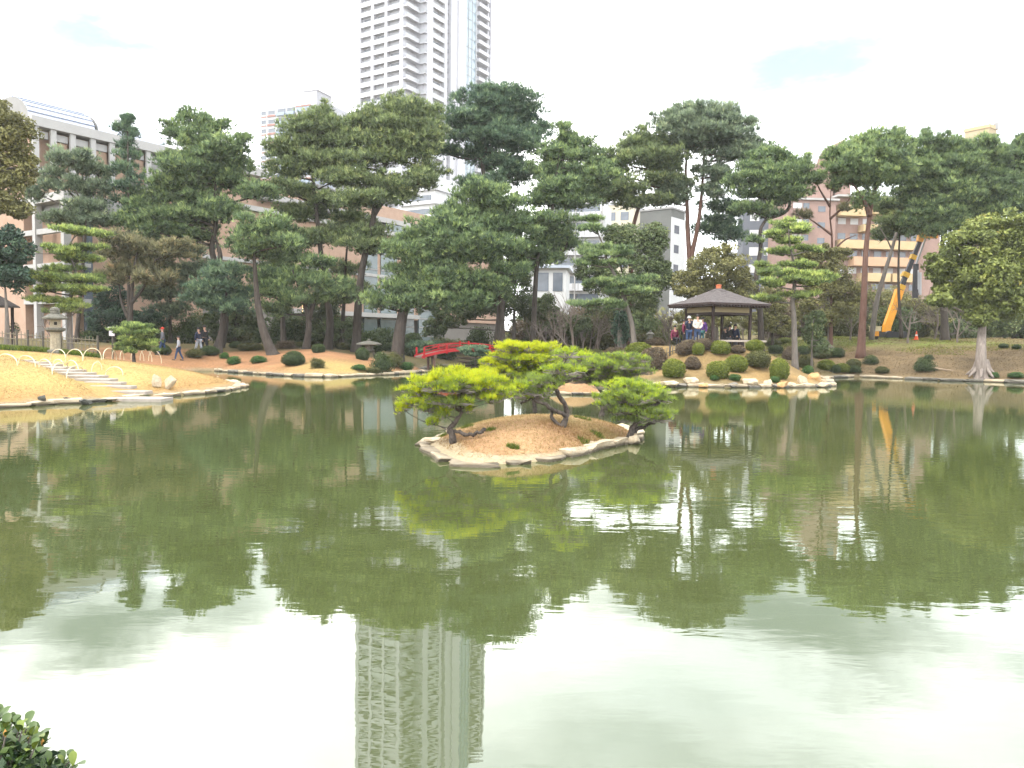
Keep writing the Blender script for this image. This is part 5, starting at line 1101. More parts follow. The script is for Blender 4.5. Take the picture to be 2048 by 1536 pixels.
# --- bare trees and saplings
def baremesh(seed, H, spread, lv, mt, name='bare_tree', lean=0.0):
    g = np.random.default_rng(seed); mb = MB()
    def grow(p, d, L, r, lev):
        n = 4; pts = [p]; q = p.copy(); dd = d.copy()
        for i in range(n): dd = unit(dd + g.normal(0, .12, 3) + np.array([0, 0, .04])); q = q + dd * L / n; pts.append(q.copy())
        mb.tube(pts, list(np.linspace(r, r * .6, n + 1)), 5 if lev == lv else 3, cap=False)
        if lev == 0: return
        for k in range(g.integers(3, 5)):
            a = pts[g.integers(1, n + 1)]; nd = unit(dd + g.normal(0, spread, 3) + np.array([0, 0, .12])); grow(a, nd, L * g.uniform(.5, .8), max(0.007, r * .55), lev - 1)
    grow(np.array([0., 0, -.15]), unit(np.array([lean, 0, 1.0])), H * .42, H * .018, lv)
    return mb.mesh(name, mt)
BARE = [baremesh(70 + i, 5.0, .55, 4, M_twig) for i in range(4)]; SAP = [baremesh(80 + i, 4.0, .4, 3, M_twig) for i in range(4)]
def bare(px, D, h, me, label, group, rz, name='bare_tree', cat='bare tree', k=5.0):
    p = onground(px, D); o = link(name, me, None, p, rz, (h / k,) * 3); return tag(o, label, cat, group)
bare(1148, 49, 5.6, BARE[0], 'grey leafless tree with fine spreading twigs left of the leaning pruned pine', 'leafless garden trees', 0.4)
bare(1105, 52, 5.0, BARE[1], 'leafless tree behind the golden island crown, left of the grey spreading one', 'leafless garden trees', 2.0)
bare(1815, 57, 5.2, BARE[2], 'brownish leafless tree just right of the yellow lift boom', 'leafless garden trees', 1.0)
bare(1868, 60, 5.0, BARE[3], 'brownish leafless tree under the broad dark pine', 'leafless garden trees', 3.0)
bare(1915, 55, 4.2, BARE[0], 'thin leafless tree left of the pale flared trunk', 'leafless garden trees', 4.0)
bare(1700, 60, 4.2, BARE[1], 'leafless tree at the foot of the straight trunked pine', 'leafless garden trees', 5.0)
bare(100, 39, 3.4, BARE[2], 'thin leaning leafless tree left of the stone lantern', 'leafless garden trees', 2.6)
for i in range(64):
    px = random.choice([random.uniform(1060, 1240), random.uniform(1060, 1350), random.uniform(1480, 1720), random.uniform(1680, 1930)]); D = random.uniform(57, 72) if px < 1500 else random.uniform(68, 80)
    zn = 'left of the leaning pruned pine' if px < 1240 else 'left of the pavilion' if px < 1400 else 'right of the pavilion' if px < 1680 else 'around the yellow lift' if px < 1830 else 'left of the pale trunk'
    bare(px, D, random.uniform(3.2, 5.2), random.choice(SAP), 'slim leafless sapling in the thicket ' + zn, 'saplings ' + zn, random.uniform(0, 6), 'sapling', 'sapling', 4.0)
# the pale leaning pole-like trunk beside the lift
tb = MB(); D = 60.0; b = onground(1742, D); P = [b - [0, 0, .2], at(1752, 610, D), at(1768, 550, D), at(1782, 505, D), at(1793, 465, D)]
lt = empty('dead_tree', b, 'pale leaning dead trunk, lopped at the top, beside the yellow lift', 'dead tree'); tb.tube(spline(P, 4), list(np.linspace(.22, .11, 17)), 8); tb.tube([at(1784, 500, D), at(1775, 480, D), at(1760, 455, D)], [.07, .05, .03], 5); local(tb, lt).obj('trunk', M_barkgrey, lt, smooth=True)
# ================================================================ SHRUBS
M_azg = leafmat('clipped_azalea_green', [(0, G3(0.068, 0.089, 0.016)), (.5, G3(0.142, 0.176, 0.027)), (.85, G3(0.230, 0.257, 0.038)), (1, G3(0.297, 0.297, 0.054))], .2)
M_azb = leafmat('clipped_azalea_bronze', [(0, G3(0.058, 0.046, 0.032)), (.5, G3(0.123, 0.090, 0.061)), (.85, G3(0.181, 0.138, 0.084)), (1, G3(0.217, 0.189, 0.087))], .15)
M_azo = leafmat('clipped_azalea_olive', [(0, G3(0.046, 0.055, 0.021)), (.5, G3(0.098, 0.104, 0.036)), (.85, G3(0.143, 0.150, 0.047)), (1, G3(0.195, 0.182, 0.065))], .2)
M_azd = leafmat('dark_green_shrub', [(0, G3(0.022, 0.040, 0.018)), (.5, G3(0.053, 0.080, 0.030)), (.85, G3(0.088, 0.125, 0.037)), (1, G3(0.125, 0.163, 0.050))], .2)
M_azy = leafmat('bright_green_plant', [(0, G3(.03, .07, .02)), (.5, G3(.06, .13, .035)), (.85, G3(.10, .20, .05)), (1, G3(.18, .26, .06))], .25)
def clipped(seed, mt, rough=0.05, nleaf=2600, size=0.055, loose=0.0):
    """unit-ish dome of leaves over a solid twiggy core; radius 1, sits on z=0, height ~1.7"""
    g = np.random.default_rng(seed); ph = g.uniform(0, 6.28, 8)
    def rad(q): return 1 + rough * (np.sin(q[:, 0] * 4 + ph[0]) + np.sin(q[:, 1] * 5 + ph[1]) + np.sin(q[:, 2] * 4.5 + ph[2])) / 1.5
    nu, nv = 16, 9; V = []
    for j in range(nv + 1):
        for i in range(nu):
            a, b = 2 * math.pi * i / nu, -0.95 + (math.pi / 2 + 0.95) * j / nv; V.append((math.cos(b) * math.cos(a), math.cos(b) * math.sin(a), math.sin(b)))
    V = np.array(V); V = V * (rad(V)[:, None]) * (0.95 - 2.2 * loose); V[:, 2] = V[:, 2] * 0.95 + 0.72
    T = []
    for j in range(nv):
        for i in range(nu):
            a, b, c, d = j * nu + i, j * nu + (i + 1) % nu, (j + 1) * nu + (i + 1) % nu, (j + 1) * nu + i; T += [V[[a, b, c]], V[[a, c, d]]]
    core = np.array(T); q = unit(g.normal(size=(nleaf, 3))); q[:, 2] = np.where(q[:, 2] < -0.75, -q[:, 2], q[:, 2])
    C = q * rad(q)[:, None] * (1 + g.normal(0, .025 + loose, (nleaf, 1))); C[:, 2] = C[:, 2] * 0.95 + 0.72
    L1 = leafcards(C, size, g, q * 0.5, 0.3); t = np.clip(.45 + g.normal(0, .16, nleaf) + .25 * q[:, 2] + .1 * np.sin(q[:, 0] * 6 + ph[3]) * np.sin(q[:, 1] * 6 + ph[4]), 0, 1)  # top light painted in: leaf tone rises towards the crown of the dome
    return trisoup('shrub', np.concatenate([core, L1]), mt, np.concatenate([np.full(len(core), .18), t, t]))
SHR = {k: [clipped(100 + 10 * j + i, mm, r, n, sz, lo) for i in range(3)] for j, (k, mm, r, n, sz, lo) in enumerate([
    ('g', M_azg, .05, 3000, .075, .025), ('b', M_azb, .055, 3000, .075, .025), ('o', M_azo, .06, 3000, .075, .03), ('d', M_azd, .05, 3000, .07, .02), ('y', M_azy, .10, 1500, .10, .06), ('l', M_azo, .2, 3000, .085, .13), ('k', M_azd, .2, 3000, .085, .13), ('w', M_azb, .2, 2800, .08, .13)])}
def shrub(px, py, rx, ry, kind, label, group, name='azalea_shrub', D=None, cat='shrub'):
    """px,py centre of the dome in the photograph, rx,ry half sizes"""
    p = hit(px, py + ry * 0.98) if D is None else onground(px, D)
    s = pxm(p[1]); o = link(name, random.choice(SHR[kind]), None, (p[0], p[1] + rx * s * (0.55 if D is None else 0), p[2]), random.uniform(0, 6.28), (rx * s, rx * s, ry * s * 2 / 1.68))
    o.location[2] = gz(o.location[0], o.location[1]) - 0.05 * ry * s
    if D is None:                                     # keep the drawn top
        top = at(px, py - ry, o.location[1])[2]; hgt_ = max(ry * s * 1.1, top - o.location[2]); o.scale[2] = hgt_ / 1.68
    return tag(o, label, cat, group)
MG = 'clipped azalea domes on the pavilion mound'
for a in [
 (1280, 699, 25, 14, 'g', 'wide low yellow-green dome at the left foot of the pavilion mound'),
 (1309, 719, 27, 23, 'b', 'largest bronze dome, front left of the mound'),
 (1350, 738, 23, 19, 'g', 'bright green dome above the leftmost shore boulder'),
 (1387, 727, 16, 13, 'b', 'small bronze dome right of the bright green one by the left boulders'),
 (1372, 699, 18, 14, 'b', 'bronze dome below the bamboo fence end'),
 (1398, 699, 12, 13, 'g', 'small green dome tucked behind a bronze one below the fence'),
 (1380, 675, 23, 11, 'b', 'broad bronze dome in front of the standing visitors', 40.3),
 (1410, 690, 16, 13, 'b', 'bronze dome at the left front post of the pavilion'),
 (1443, 699, 19, 17, 'g', 'round yellow-green dome under the front pavilion post'),
 (1478, 701, 15, 10, 'b', 'low bronze dome between two green domes below the pavilion bench'),
 (1513, 693, 18, 13, 'g', 'yellow-green dome below the right pavilion post'),
 (1475, 728, 22, 18, 'g', 'green dome in the middle of the slope'),
 (1439, 741, 22, 18, 'g', 'green dome low on the slope above the big cream boulder'),
 (1519, 723, 24, 20, 'o', 'large olive dome on the right half of the slope'),
 (1562, 739, 19, 21, 'g', 'tall yellow-green dome nearest the water on the right'),
 (1473, 684, 15, 8, 'b', 'flat bronze dome in front of the pavilion bench'),
 (1521, 684, 15, 8, 'b', 'flat bronze dome right of the pavilion'),
 (1584, 708, 16, 13, 'b', 'pinkish bronze dome near the right crest of the mound'),
 (1613, 725, 15, 13, 'o', 'olive-brown dome at the right foot of the mound'),
 (1549, 686, 15, 8, 'o', 'low olive dome at the top right of the mound'),
 (1554, 699, 14, 9, 'd', 'small dark green dome between the olive ones on the crest'),
 (1572, 681, 13, 6, 'g', 'small yellow-green mound at the back right of the pavilion'),
 (1608, 701, 13, 9, 'd', 'dark shrub behind the pinkish bronze dome')]:
    shrub(*a[:6], group=MG, D=a[6] if len(a) > 6 else None)
SB = 'low shrubs along the right shore'
for a in [
 (1646, 708, 18, 10, 'o', 'dark olive mound under the layered garden pine'),
 (1676, 706, 15, 10, 'd', 'dark mound right of the olive one under the garden pine'),
 (1656, 731, 17, 11, 'g', 'yellow-green bush just right of the last boulder'),
 (1687, 738, 15, 11, 'g', 'green bush at the water, right of the yellow-green one'),
 (1672, 739, 12, 9, 'd', 'dark bush between two green ones at the water'),
 (1710, 728, 14, 10, 'o', 'grey-olive bush set back from the right shore'),
 (1713, 742, 12, 8, 'k', 'dark leafy plant at the waterline below the grey-olive bush'),
 (1745, 722, 13, 8, 'k', 'small loose dark bush on the slope below the lift'),
 (1767, 741, 12, 8, 'o', 'small olive clump near the waterline'),
 (1852, 732, 17, 13, 'k', 'lone dark bush in the middle of the bare slope'),
 (1859, 716, 9, 5, 'k', 'small dark tuft above the lone bush'),
 (1990, 752, 10, 7, 'y', 'bright green plant at the water right of the pale trunk'),
 (2036, 752, 14, 7, 'y', 'bright green plant at the right edge of the shore'),
 (2010, 692, 9, 5, 'd', 'small dark mound on the upper slope, right of the pale trunk'),
 (2036, 694, 8, 5, 'd', 'small dark mound on the upper slope at the right edge'),
 (1430, 757, 9, 6, 'y', 'green leafy plant between the middle boulders'),
 (1471, 757, 11, 9, 'y', 'green leafy plant left of the big cream boulder'),
 (1551, 761, 9, 8, 'y', 'green leafy plant between the cream and rusty boulders'),
 (1618, 741, 11, 8, 'y', 'green leafy plant behind the rightmost boulders')]:
    shrub(*a, group=SB, name='shore_shrub')
LB = 'shrubs on the orange bank'
for a in [
 (584, 718, 22, 15, 'd', 'neatly clipped dark green egg-shaped shrub on the orange bank'),
 (723, 708, 14, 12, 'd', 'clipped dark shrub right of the pale bare patch'),
 (635, 697, 13, 9, 'd', 'small dark shrub on top of the orange bank'),
 (465, 722, 13, 8, 'y', 'bright green plant on the bare orange slope'),
 (514, 720, 16, 7, 'y', 'spreading green plant left of the clipped shrub'),
 (447, 712, 9, 6, 'y', 'smallest green plant at the left end of the orange slope'),
 (633, 728, 13, 9, 'l', 'yellow-green straggly plant in front of the bare patch'),
 (716, 736, 14, 6, 'y', 'low green plant at the waterline right of the bare patch'),
 (762, 728, 18, 18, 'k', 'tall dark loose bush near the right end of the orange bank'),
 (786, 722, 16, 14, 'l', 'olive bush beside the tall dark loose bush'),
 (811, 733, 13, 9, 'y', 'bright green bush at the water left of the bridge'),
 (745, 742, 14, 6, 'l', 'low olive growth at the waterline'),
 (570, 691, 18, 7, 'w', 'brownish mound behind the leaning pine'),
 (495, 694, 24, 8, 'o', 'olive mound behind the bright green plants'),
 (470, 690, 14, 7, 'd', 'dark mound left of the olive mound on the bank'),
 (415, 702, 18, 10, 'd', 'dark green bush in front of the two dark coated walkers'),
 (385, 708, 17, 9, 'l', 'olive bush by the path right of the child'),
 (600, 690, 16, 6, 'o', 'olive mound between the leaning and the forked pine'),
 (780, 694, 18, 8, 'k', 'dark bush at the foot of the wide roofed lantern'),
 (690, 694, 16, 6, 'l', 'olive growth left of the wide roofed lantern'),
 (322, 700, 16, 10, 'd', 'dark bush at the right end of the hoops')]:
    shrub(*a, group=LB, name='bank_shrub')
BM = 'mounds behind the bridge and islands'
for i, a in enumerate([
 (1136, 690, 18, 9, 'd', 'clipped dark green mound behind the island crown'), (1165, 692, 13, 8, 'o', 'olive clipped mound right of the dark green one'),
 (1235, 687, 26, 12, 'b', 'broad bronze mound under the leaning pruned pine'), (1192, 690, 16, 9, 'o', 'low olive mound left of the bronze one'), (1212, 702, 17, 7, 'g', 'low yellow-green mound in front of the bronze one'),
 (1310, 682, 20, 8, 'b', 'bronze mound behind the low fence'), (1325, 668, 22, 9, 'w', 'loose brown bush beyond the low fence'), (1320, 655, 17, 9, 'k', 'dark small leaved bush left of the pavilion'),
 (930, 678, 42, 8, 'k', 'long dark hedge behind the bridge'), (985, 672, 34, 8, 'k', 'dark hedge right of the long one behind the bridge'), (870, 684, 28, 6, 'l', 'olive groundcover mound beyond the bridge'), (1060, 682, 34, 8, 'w', 'brown grassy mound behind the bridge end'), (1100, 686, 30, 6, 'w', 'brown low mound behind the golden island crown')]):
    shrub(*a[:5], label=a[5], group=BM, name='mound_shrub', D=[50, 51, 49, 52, 47, 47, 49, 50, 58, 60, 56, 58, 55][i])
# undergrowth between the trunks and the thicket behind the pavilion
for i in range(74):
    u = i / 74.0; px = random.uniform(-60, 1060) if i < 30 else random.uniform(1040, 2120); D = random.uniform(58, 68) if i < 30 else (random.uniform(60, 80) if px < 1480 else random.uniform(70, 88))
    kd = random.choice('kkdlo') if i < 30 else random.choice('lwwokl'); h = random.uniform(12, 26) if i < 30 else random.uniform(18, 44)
    zone = ['behind the stone lantern', 'behind the walkers on the left path', 'behind the leaning pine', 'behind the wide roofed lantern', 'behind the red bridge', 'left of the pavilion', 'behind the pavilion', 'behind the garden pine', 'behind the yellow lift', 'behind the pale trunk'][int(np.searchsorted([230, 440, 640, 780, 1050, 1340, 1540, 1690, 1870], px))]
    desc = {'k': 'loose dark green', 'd': 'dense dark green', 'l': 'loose olive', 'o': 'dense olive', 'w': 'loose brown'}[kd]
    shrub(px, 660, random.uniform(18, 40), h, kd, f'{desc} undergrowth bush {zone}', f'{desc} bushes {zone}', 'undergrowth_bush', D)
# far-off belt of planting that closes the horizon (reads as one mass)
g_ = np.random.default_rng(5); C = []; 
for k in range(900):
    x = g_.uniform(-20, 110); y = 92 + g_.uniform(0, 14); hh_ = g_.uniform(2.5, 5.5) if x > 8 else g_.uniform(1.6, 2.6)
    if x < 8: y += 30
    q = unit(g_.normal(size=(40, 3))); C.append(np.array([x, y, 1.5 + hh_ * 0.45]) + q * np.array([1.6, 1.4, hh_ * .5]))
C = np.concatenate(C); tag(link('far_planting', trisoup('far_planting', leafcards(C, .3, g_), M_leafolive, np.tile(np.clip(g_.normal(.4, .2, len(C)), 0, 1), 2))), kind='stuff')

# ================================================================ BOULDERS
BG = 'boulders along the pavilion shore'
for (px, py, rx, ry, kind, label) in [
 (1338, 766, 21, 9, 'cream', 'long flat cream boulder at the left end of the pavilion shore'), (1381, 761, 17, 13, 'cream', 'blocky cream boulder with a dark crack, second from the left'),
 (1411, 770, 13, 5, 'orange', 'low orange slab between the blocky boulder and the grey ones'), (1433, 765, 15, 8, 'grey', 'grey sloping boulder below the green dome'), (1465, 769, 14, 6, 'grey', 'grey brown boulder left of the big cream one'),
 (1499, 763, 17, 12, 'cream', 'big pointed cream boulder in the middle of the shore'), (1536, 766, 11, 9, 'cream', 'medium cream boulder right of the big pointed one'), (1568, 769, 12, 7, 'orange', 'rusty orange wedge boulder'),
 (1585, 769, 8, 6, 'cream', 'small cream stone right of the rusty wedge'), (1607, 762, 13, 12, 'cream', 'tall cream boulder near the right end'), (1631, 757, 13, 15, 'orange', 'tallest orange boulder at the right end'), (1651, 769, 11, 6, 'cream', 'last pale boulder at the tip of the shore'), (1300, 768, 18, 6, 'cream', 'low cream slab half hidden behind the right island pine'),
 (1645, 762, 9, 6, 'cream', 'small stone behind the last pale boulder')]:
    p = gnd(px, py + ry * .9, 0.02); s = pxm(p[1]); o = link('boulder', random.choice(ROCKS[kind]), None, (p[0], p[1] + rx * s * .45, ry * s * .72), random.uniform(-.5, .5), (rx * s * 1.35, rx * s * 1.0, ry * s * 1.85)); tag(o, label, 'boulder', BG)
for (px, py, rx, ry, kind, label) in [(311, 763, 10, 14, 'cream', 'upright pale standing stone, left one of the pair beside the steps'), (340, 767, 10, 15, 'cream', 'upright pale standing stone leaning right, right one of the pair beside the steps'), 
      (84, 804, 9, 7, 'dark', 'round black wet stone at the waterline of the left lawn'), (170, 803, 12, 9, 'dark', 'angular dark wet stone at the waterline below the lawn'), (133, 804, 7, 3, 'dark', 'flat black stone between the two dark ones'),
      (1267, 880, 13, 12, 'cream', 'pale boulder at the right tip of the island'), (1184, 890, 6, 6, 'cream', 'small white stone at the right front of the island'), (862, 880, 22, 8, 'cream', 'long pale rock at the left tip of the island'),
      (1120, 700, 6, 5, 'grey', 'small grey stone behind the golden crown'), (660, 690, 10, 4, 'grey', 'flat grey stone on top of the orange bank')]:
    p = hit(px, py + ry * .9); s = pxm(p[1]); o = link('boulder', random.choice(ROCKS[kind]), None, (p[0], p[1] + rx * s * .3, p[2] + ry * s * .75), random.uniform(-.4, .4), (rx * s * 1.3, rx * s * 1.0, ry * s * 1.75)); tag(o, label, 'boulder', 'single stones')
    if label.startswith('upright pale standing stone leaning'): o.rotation_euler = (0, .3, 0)

# ================================================================ PAVILION
M_dwood = mat('dark_stained_wood', (0.040, 0.026, 0.024), 0.8, 0.3, 4, stretch=(4, 4, .5))
M_shing = mat('weathered_bark_shingle', (0.060, 0.052, 0.053), 0.95, scale=7, bump=0.02, bscale=22, col2=(0.125, 0.108, 0.105))
M_plast = mat('cream_plaster', (0.34, 0.28, 0.17), 0.9, .08, 2)
M_terra = mat('terracotta', (0.52, 0.15, 0.07), 0.75, .12, 6)
M_gran = mat('bench_granite', (0.34, 0.30, 0.26), .9, .12, 6)
Dp = 43.5; pc = onground(1434, Dp); zf = at(1434, 690, Dp - 1.9)[2]
pav = empty('garden_pavilion', (pc[0], pc[1], zf - 0.1), 'square open garden pavilion with a dark hipped bark roof and terracotta finial', 'pavilion', rz=R(22))
hw = 1.72; zE = at(1434, 609, Dp)[2] - pav.location[2]; zTop = at(1434, 581, Dp)[2] - pav.location[2]
eav = 2.02 * 1.0
def hip(mb, e, z0, t, z1, bulge=0.0):
    n = 5; k = len(mb.v); ring = []
    for i in range(n + 1):
        f = i / n; r = e + (t - e) * f; z = z0 + (z1 - z0) * (f ** 1.18)
        ring.append([(-r, -r, z), (r, -r, z), (r, r, z), (-r, r, z)])
    for q in ring: mb.v += q
    for i in range(n):
        for j in range(4): mb.f.append((k + i * 4 + j, k + i * 4 + (j + 1) % 4, k + i * 4 + 4 + (j + 1) % 4, k + i * 4 + 4 + j)); mb.mi.append(0)
    mb.f.append((k + n * 4, k + n * 4 + 1, k + n * 4 + 2, k + n * 4 + 3)); mb.mi.append(0)
roofm = MB(); hip(roofm, eav, zE + .0, 0.32, zTop); k = len(roofm.v)
roofm.v += [(-eav, -eav, zE - .1), (eav, -eav, zE - .1), (eav, eav, zE - .1), (-eav, eav, zE - .1)]
for j in range(4): roofm.f.append((k + j, k + (j + 1) % 4, (j + 1) % 4, j)); roofm.mi.append(1)
roofm.f.append((k + 3, k + 2, k + 1, k)); roofm.mi.append(1)
roof = roofm.obj('roof', [M_shing, M_dwood], pav)
cap = MB(); cap.lathe([(.50, zTop - .09), (.47, zTop - .02), (.30, zTop + .07), (.14, zTop + .11)], 14); cap.obj('roof_cap', M_shing, roof)
fin = MB(); fin.lathe([(.13, zTop + .08), (.15, zTop + .13), (.145, zTop + .25), (.17, zTop + .27), (.17, zTop + .31), (.1, zTop + .33)], 12); fin.obj('finial', M_terra, roof)
raf = MB()
for j in range(4):
    a = j * math.pi / 2
    for q in np.linspace(-1.85, 1.85, 20):
        x, y = q * math.cos(a) - 1.9 * math.sin(a), q * math.sin(a) + 1.9 * math.cos(a); raf.box((x * 1.0, y, zE - .15), (.03, .14, .045), a)
tag(raf.obj('rafter_ends', M_dwood, roof), kind='stuff')
for sx in (-1, 1):
    for sy in (-1, 1): q = MB(); q.box((sx * hw * .72, sy * hw * .72, zE / 2 - .08), (.065, .065, zE / 2 + .1)); q.box((sx * hw * .72, sy * hw * .72, -.05), (.13, .13, .1)); q.obj('post', M_dwood, pav)
hb = hw * .72
for j in range(4):
    a = j * math.pi / 2; c, s = math.cos(a), math.sin(a)
    b1 = MB(); b1.box((-s * hb, c * hb, zE - .55), (hb - .07, .05, .06), a); b1.box((-s * hb, c * hb, zE - .14), (hb - .07, .055, .05), a); b1.obj('beam', M_dwood, pav)
    pl = MB(); pl.box((-s * hb, c * hb, zE - .34), (hb - .07, .02, .145), a); pl.obj('plaster_panel', M_plast, pav)
fl_ = MB(); fl_.box((0, 0, -.16), (1.75, 1.75, .1)); fl_.obj('floor', M_gran, pav)
# benches: along the back sides
for j in (0, 3):
    a = j * math.pi / 2; c, s = math.cos(a), math.sin(a); bn = MB()
    bn.box((-s * (hb - .22), c * (hb - .22), .38), (hb - .1, .2, .035), a)
    for q in (-.8, .8): bn.box((-s * (hb - .22) + q * c, c * (hb - .22) + q * s, .145), (.05, .16, .2), a)
    bn.obj('bench', M_dwood, pav)
sb = MB(); fx, fy = at(1485, 690, Dp - 1.7)[:2]; st_ = empty('stone_bench', (fx, fy, gz(fx, fy)), 'long pale stone bench edge in front of the pavilion', 'bench')
zb = max(.22, at(1485, 682, Dp - 1.7)[2] - st_.location[2]); sb.box((0, 0, zb), (1.25, .16, .05)); sb.obj('seat', M_gran, st_)
for q in (-.9, .9): lg_ = MB(); lg_.box((q, 0, zb / 2 - .05), (.1, .12, zb / 2)); lg_.obj('leg', M_gran, st_)
ppst = MB(); 

# ================================================================ PEOPLE
M_skin = mat('skin', (0.42, 0.25, 0.18), .6, .05, 3)
def cloth(name, c): return mat('cloth_' + name, c, .85, .12, 6)
def skinmesh(name, nodes, edges, rads, material, parent, root=0, sub=1, loc=(0, 0, 0)):
    me = bpy.data.meshes.new(name); me.from_pydata([tuple(n) for n in nodes], edges, []); me.materials.append(material)
    o = link(name, me, parent, loc); md = o.modifiers.new('skin', 'SKIN'); md.use_smooth_shade = True
    for i, r in enumerate(rads):
        r2 = r if hasattr(r, '__len__') else (r, r); me.skin_vertices[0].data[i].radius = r2
    me.skin_vertices[0].data[root].use_root = True
    sm = o.modifiers.new('sub', 'SUBSURF'); sm.levels = sub; sm.render_levels = sub; return o
def person(loc, rz, H, label, top, legs, hair, pose='stand', group='visitors', hat=None, bag=None, arms='down', skirt=False):
    k = H / 1.68; root = empty('person', loc, label, 'person', group, rz); sit = pose == 'sit'; z0 = -0.40 if sit else 0.0
    step = .16 if pose == 'walk' else 0.0
    def P(x, y, z): return (x * k, y * k, (z + z0) * k)
    J = {'pel': P(0, 0, .92), 'spi': P(0, .01, 1.10), 'che': P(0, .0, 1.30), 'nec': P(0, .0, 1.45), 'hd0': P(0, -.015, 1.54), 'hd1': P(0, -.01, 1.63)}
    for sd, sg in (('l', -1), ('r', 1)):
        J['sh' + sd] = P(sg * .17, 0, 1.38); 
        if arms == 'front': J['el' + sd] = P(sg * .23, -.02, 1.12); J['wr' + sd] = P(sg * .06, -.20, .98); J['ha' + sd] = P(sg * .015, -.23, .95)
        elif arms == 'camera': J['el' + sd] = P(sg * .25, -.14, 1.24); J['wr' + sd] = P(sg * .10, -.22, 1.47); J['ha' + sd] = P(sg * .05, -.22, 1.54)
        else: J['el' + sd] = P(sg * .23, .03, 1.12); J['wr' + sd] = P(sg * .24, -.05 * (1 + step * 8 * sg), .87); J['ha' + sd] = P(sg * .235, -.07 * (1 + step * 8 * sg), .79)
        J['hi' + sd] = P(sg * .09, 0, .88)
        if sit: J['kn' + sd] = P(sg * .11, -.42, .90); J['an' + sd] = P(sg * .11, -.40, .47); J['to' + sd] = P(sg * .11, -.56, .43)
        else: J['kn' + sd] = P(sg * .095, -.02 - sg * step * .7, .49); J['an' + sd] = P(sg * .095, .03 - sg * step * 1.6, .07); J['to' + sd] = P(sg * .11, -.13 - sg * step * 1.6, .03)
    N = list(J); ix = {n: i for i, n in enumerate(N)}
    E = [('pel', 'spi'), ('spi', 'che'), ('che', 'nec'), ('nec', 'hd0'), ('hd0', 'hd1')]
    for s in 'lr': E += [('che', 'sh' + s), ('sh' + s, 'el' + s), ('el' + s, 'wr' + s), ('wr' + s, 'ha' + s), ('pel', 'hi' + s), ('hi' + s, 'kn' + s), ('kn' + s, 'an' + s), ('an' + s, 'to' + s)]
    RD = {'pel': (.13, .10), 'spi': (.12, .09), 'che': (.14, .10), 'nec': .05, 'hd0': (.075, .09), 'hd1': (.08, .095), 'sh': .06, 'el': .042, 'wr': .03, 'ha': .038, 'hi': .085, 'kn': .058, 'an': .04, 'to': .038}
    def rr(n, m=1.0, a=0.0):
        r = RD.get(n, RD.get(n[:2])); return tuple((x * m + a) * k for x in r) if hasattr(r, '__len__') else ((r * m + a) * k,) * 2
    skinmesh('body', [J[n] for n in N], [(ix[a], ix[b]) for a, b in E], [rr(n) for n in N], M_skin, root)
    def part(nm, names, edges, m_, mul, add):
        skinmesh(nm, [J[n] for n in names], [(names.index(a), names.index(b)) for a, b in edges], [rr(n, mul, add) for n in names], m_, root)
    part('jacket', ['che', 'spi', 'pel', 'shl', 'ell', 'wrl', 'shr', 'elr', 'wrr'], [('che', 'spi'), ('spi', 'pel'), ('che', 'shl'), ('shl', 'ell'), ('ell', 'wrl'), ('che', 'shr'), ('shr', 'elr'), ('elr', 'wrr')], top, 1.12, .022)
    part('trousers', ['pel', 'hil', 'knl', 'anl', 'hir', 'knr', 'anr'], [('pel', 'hil'), ('hil', 'knl'), ('knl', 'anl'), ('pel', 'hir'), ('hir', 'knr'), ('knr', 'anr')], legs, 1.08, .016)
    hx, hy, hz = J['hd1']; hb_ = MB(); ph_ = [(.105 * math.cos(t), .115 * math.sin(t)) for t in np.linspace(-.25, math.pi / 2 - .02, 6)]
    hb_.lathe([(r * k, z * k) for r, z in ph_], 12, (hx, hy + .018 * k, hz)); hb_.obj('hat' if hat else 'hair', hat or hair, root, smooth=True)
    if hat: br = MB(); br.lathe([(.14 * k, 0), (.14 * k, .015 * k)], 12, (hx, hy - .02 * k, hz - .005)); br.obj('hat_brim', hat, root)
    ey = MB(); [ey.box((hx + s * .033 * k, hy - .092 * k, hz - .03 * k), (.011 * k, .006 * k, .007 * k)) for s in (-1, 1)]; ey.obj('eyes', mat('dark_eye', (.02, .015, .012), .4), root)
    no = MB(); no.box((hx, hy - .098 * k, hz - .055 * k), (.012 * k, .014 * k, .02 * k), taper=.5); no.obj('nose', M_skin, root)
    sh_ = MB(); [sh_.box((J['to' + s][0], (J['to' + s][1] + J['an' + s][1]) / 2 - .01, J['to' + s][2] - .0 * k), (.048 * k, .12 * k, .042 * k), taper=.85) for s in 'lr']; sh_.obj('shoes', mat('dark_shoe', (.03, .028, .027), .6), root)
    if bag: bg_ = MB(); bg_.box((0, .2 * k, (1.18 + z0) * k), (.14 * k, .08 * k, .2 * k), taper=.85); bg_.obj('backpack', bag, root)
    return root
def pfloor(px, D): p = at(px, 690, D); return p
gx = lambda px, D: at(px, 690, D)[0]
zfl = zf - 0.16
navy = cloth('navy', (.018, .024, .05)); white = cloth('white', (.50, .47, .42)); denim = cloth('denim', (.03, .055, .12)); black = cloth('black', (.018, .018, .022)); maroon = cloth('maroon', (.14, .02, .05)); purple = cloth('purple', (.09, .035, .17)); teal = cloth('teal', (.03, .11, .12)); grey = cloth('grey', (.12, .12, .14)); red = cloth('red', (.5, .05, .03)); ltgrey = cloth('light_grey', (.32, .33, .36)); dkhair = mat('dark_hair', (.02, .016, .014), .6); whitecap = cloth('white_cap', (.6, .6, .6))
def stand(px, ytop, D, rz, H, *a, **k):
    z = at(px, ytop, D)[2] - H; x, y = at(px, 690, D)[:2]; return person((x, y, max(z, gz(x, y) - .02)), rz, H, *a, **k)
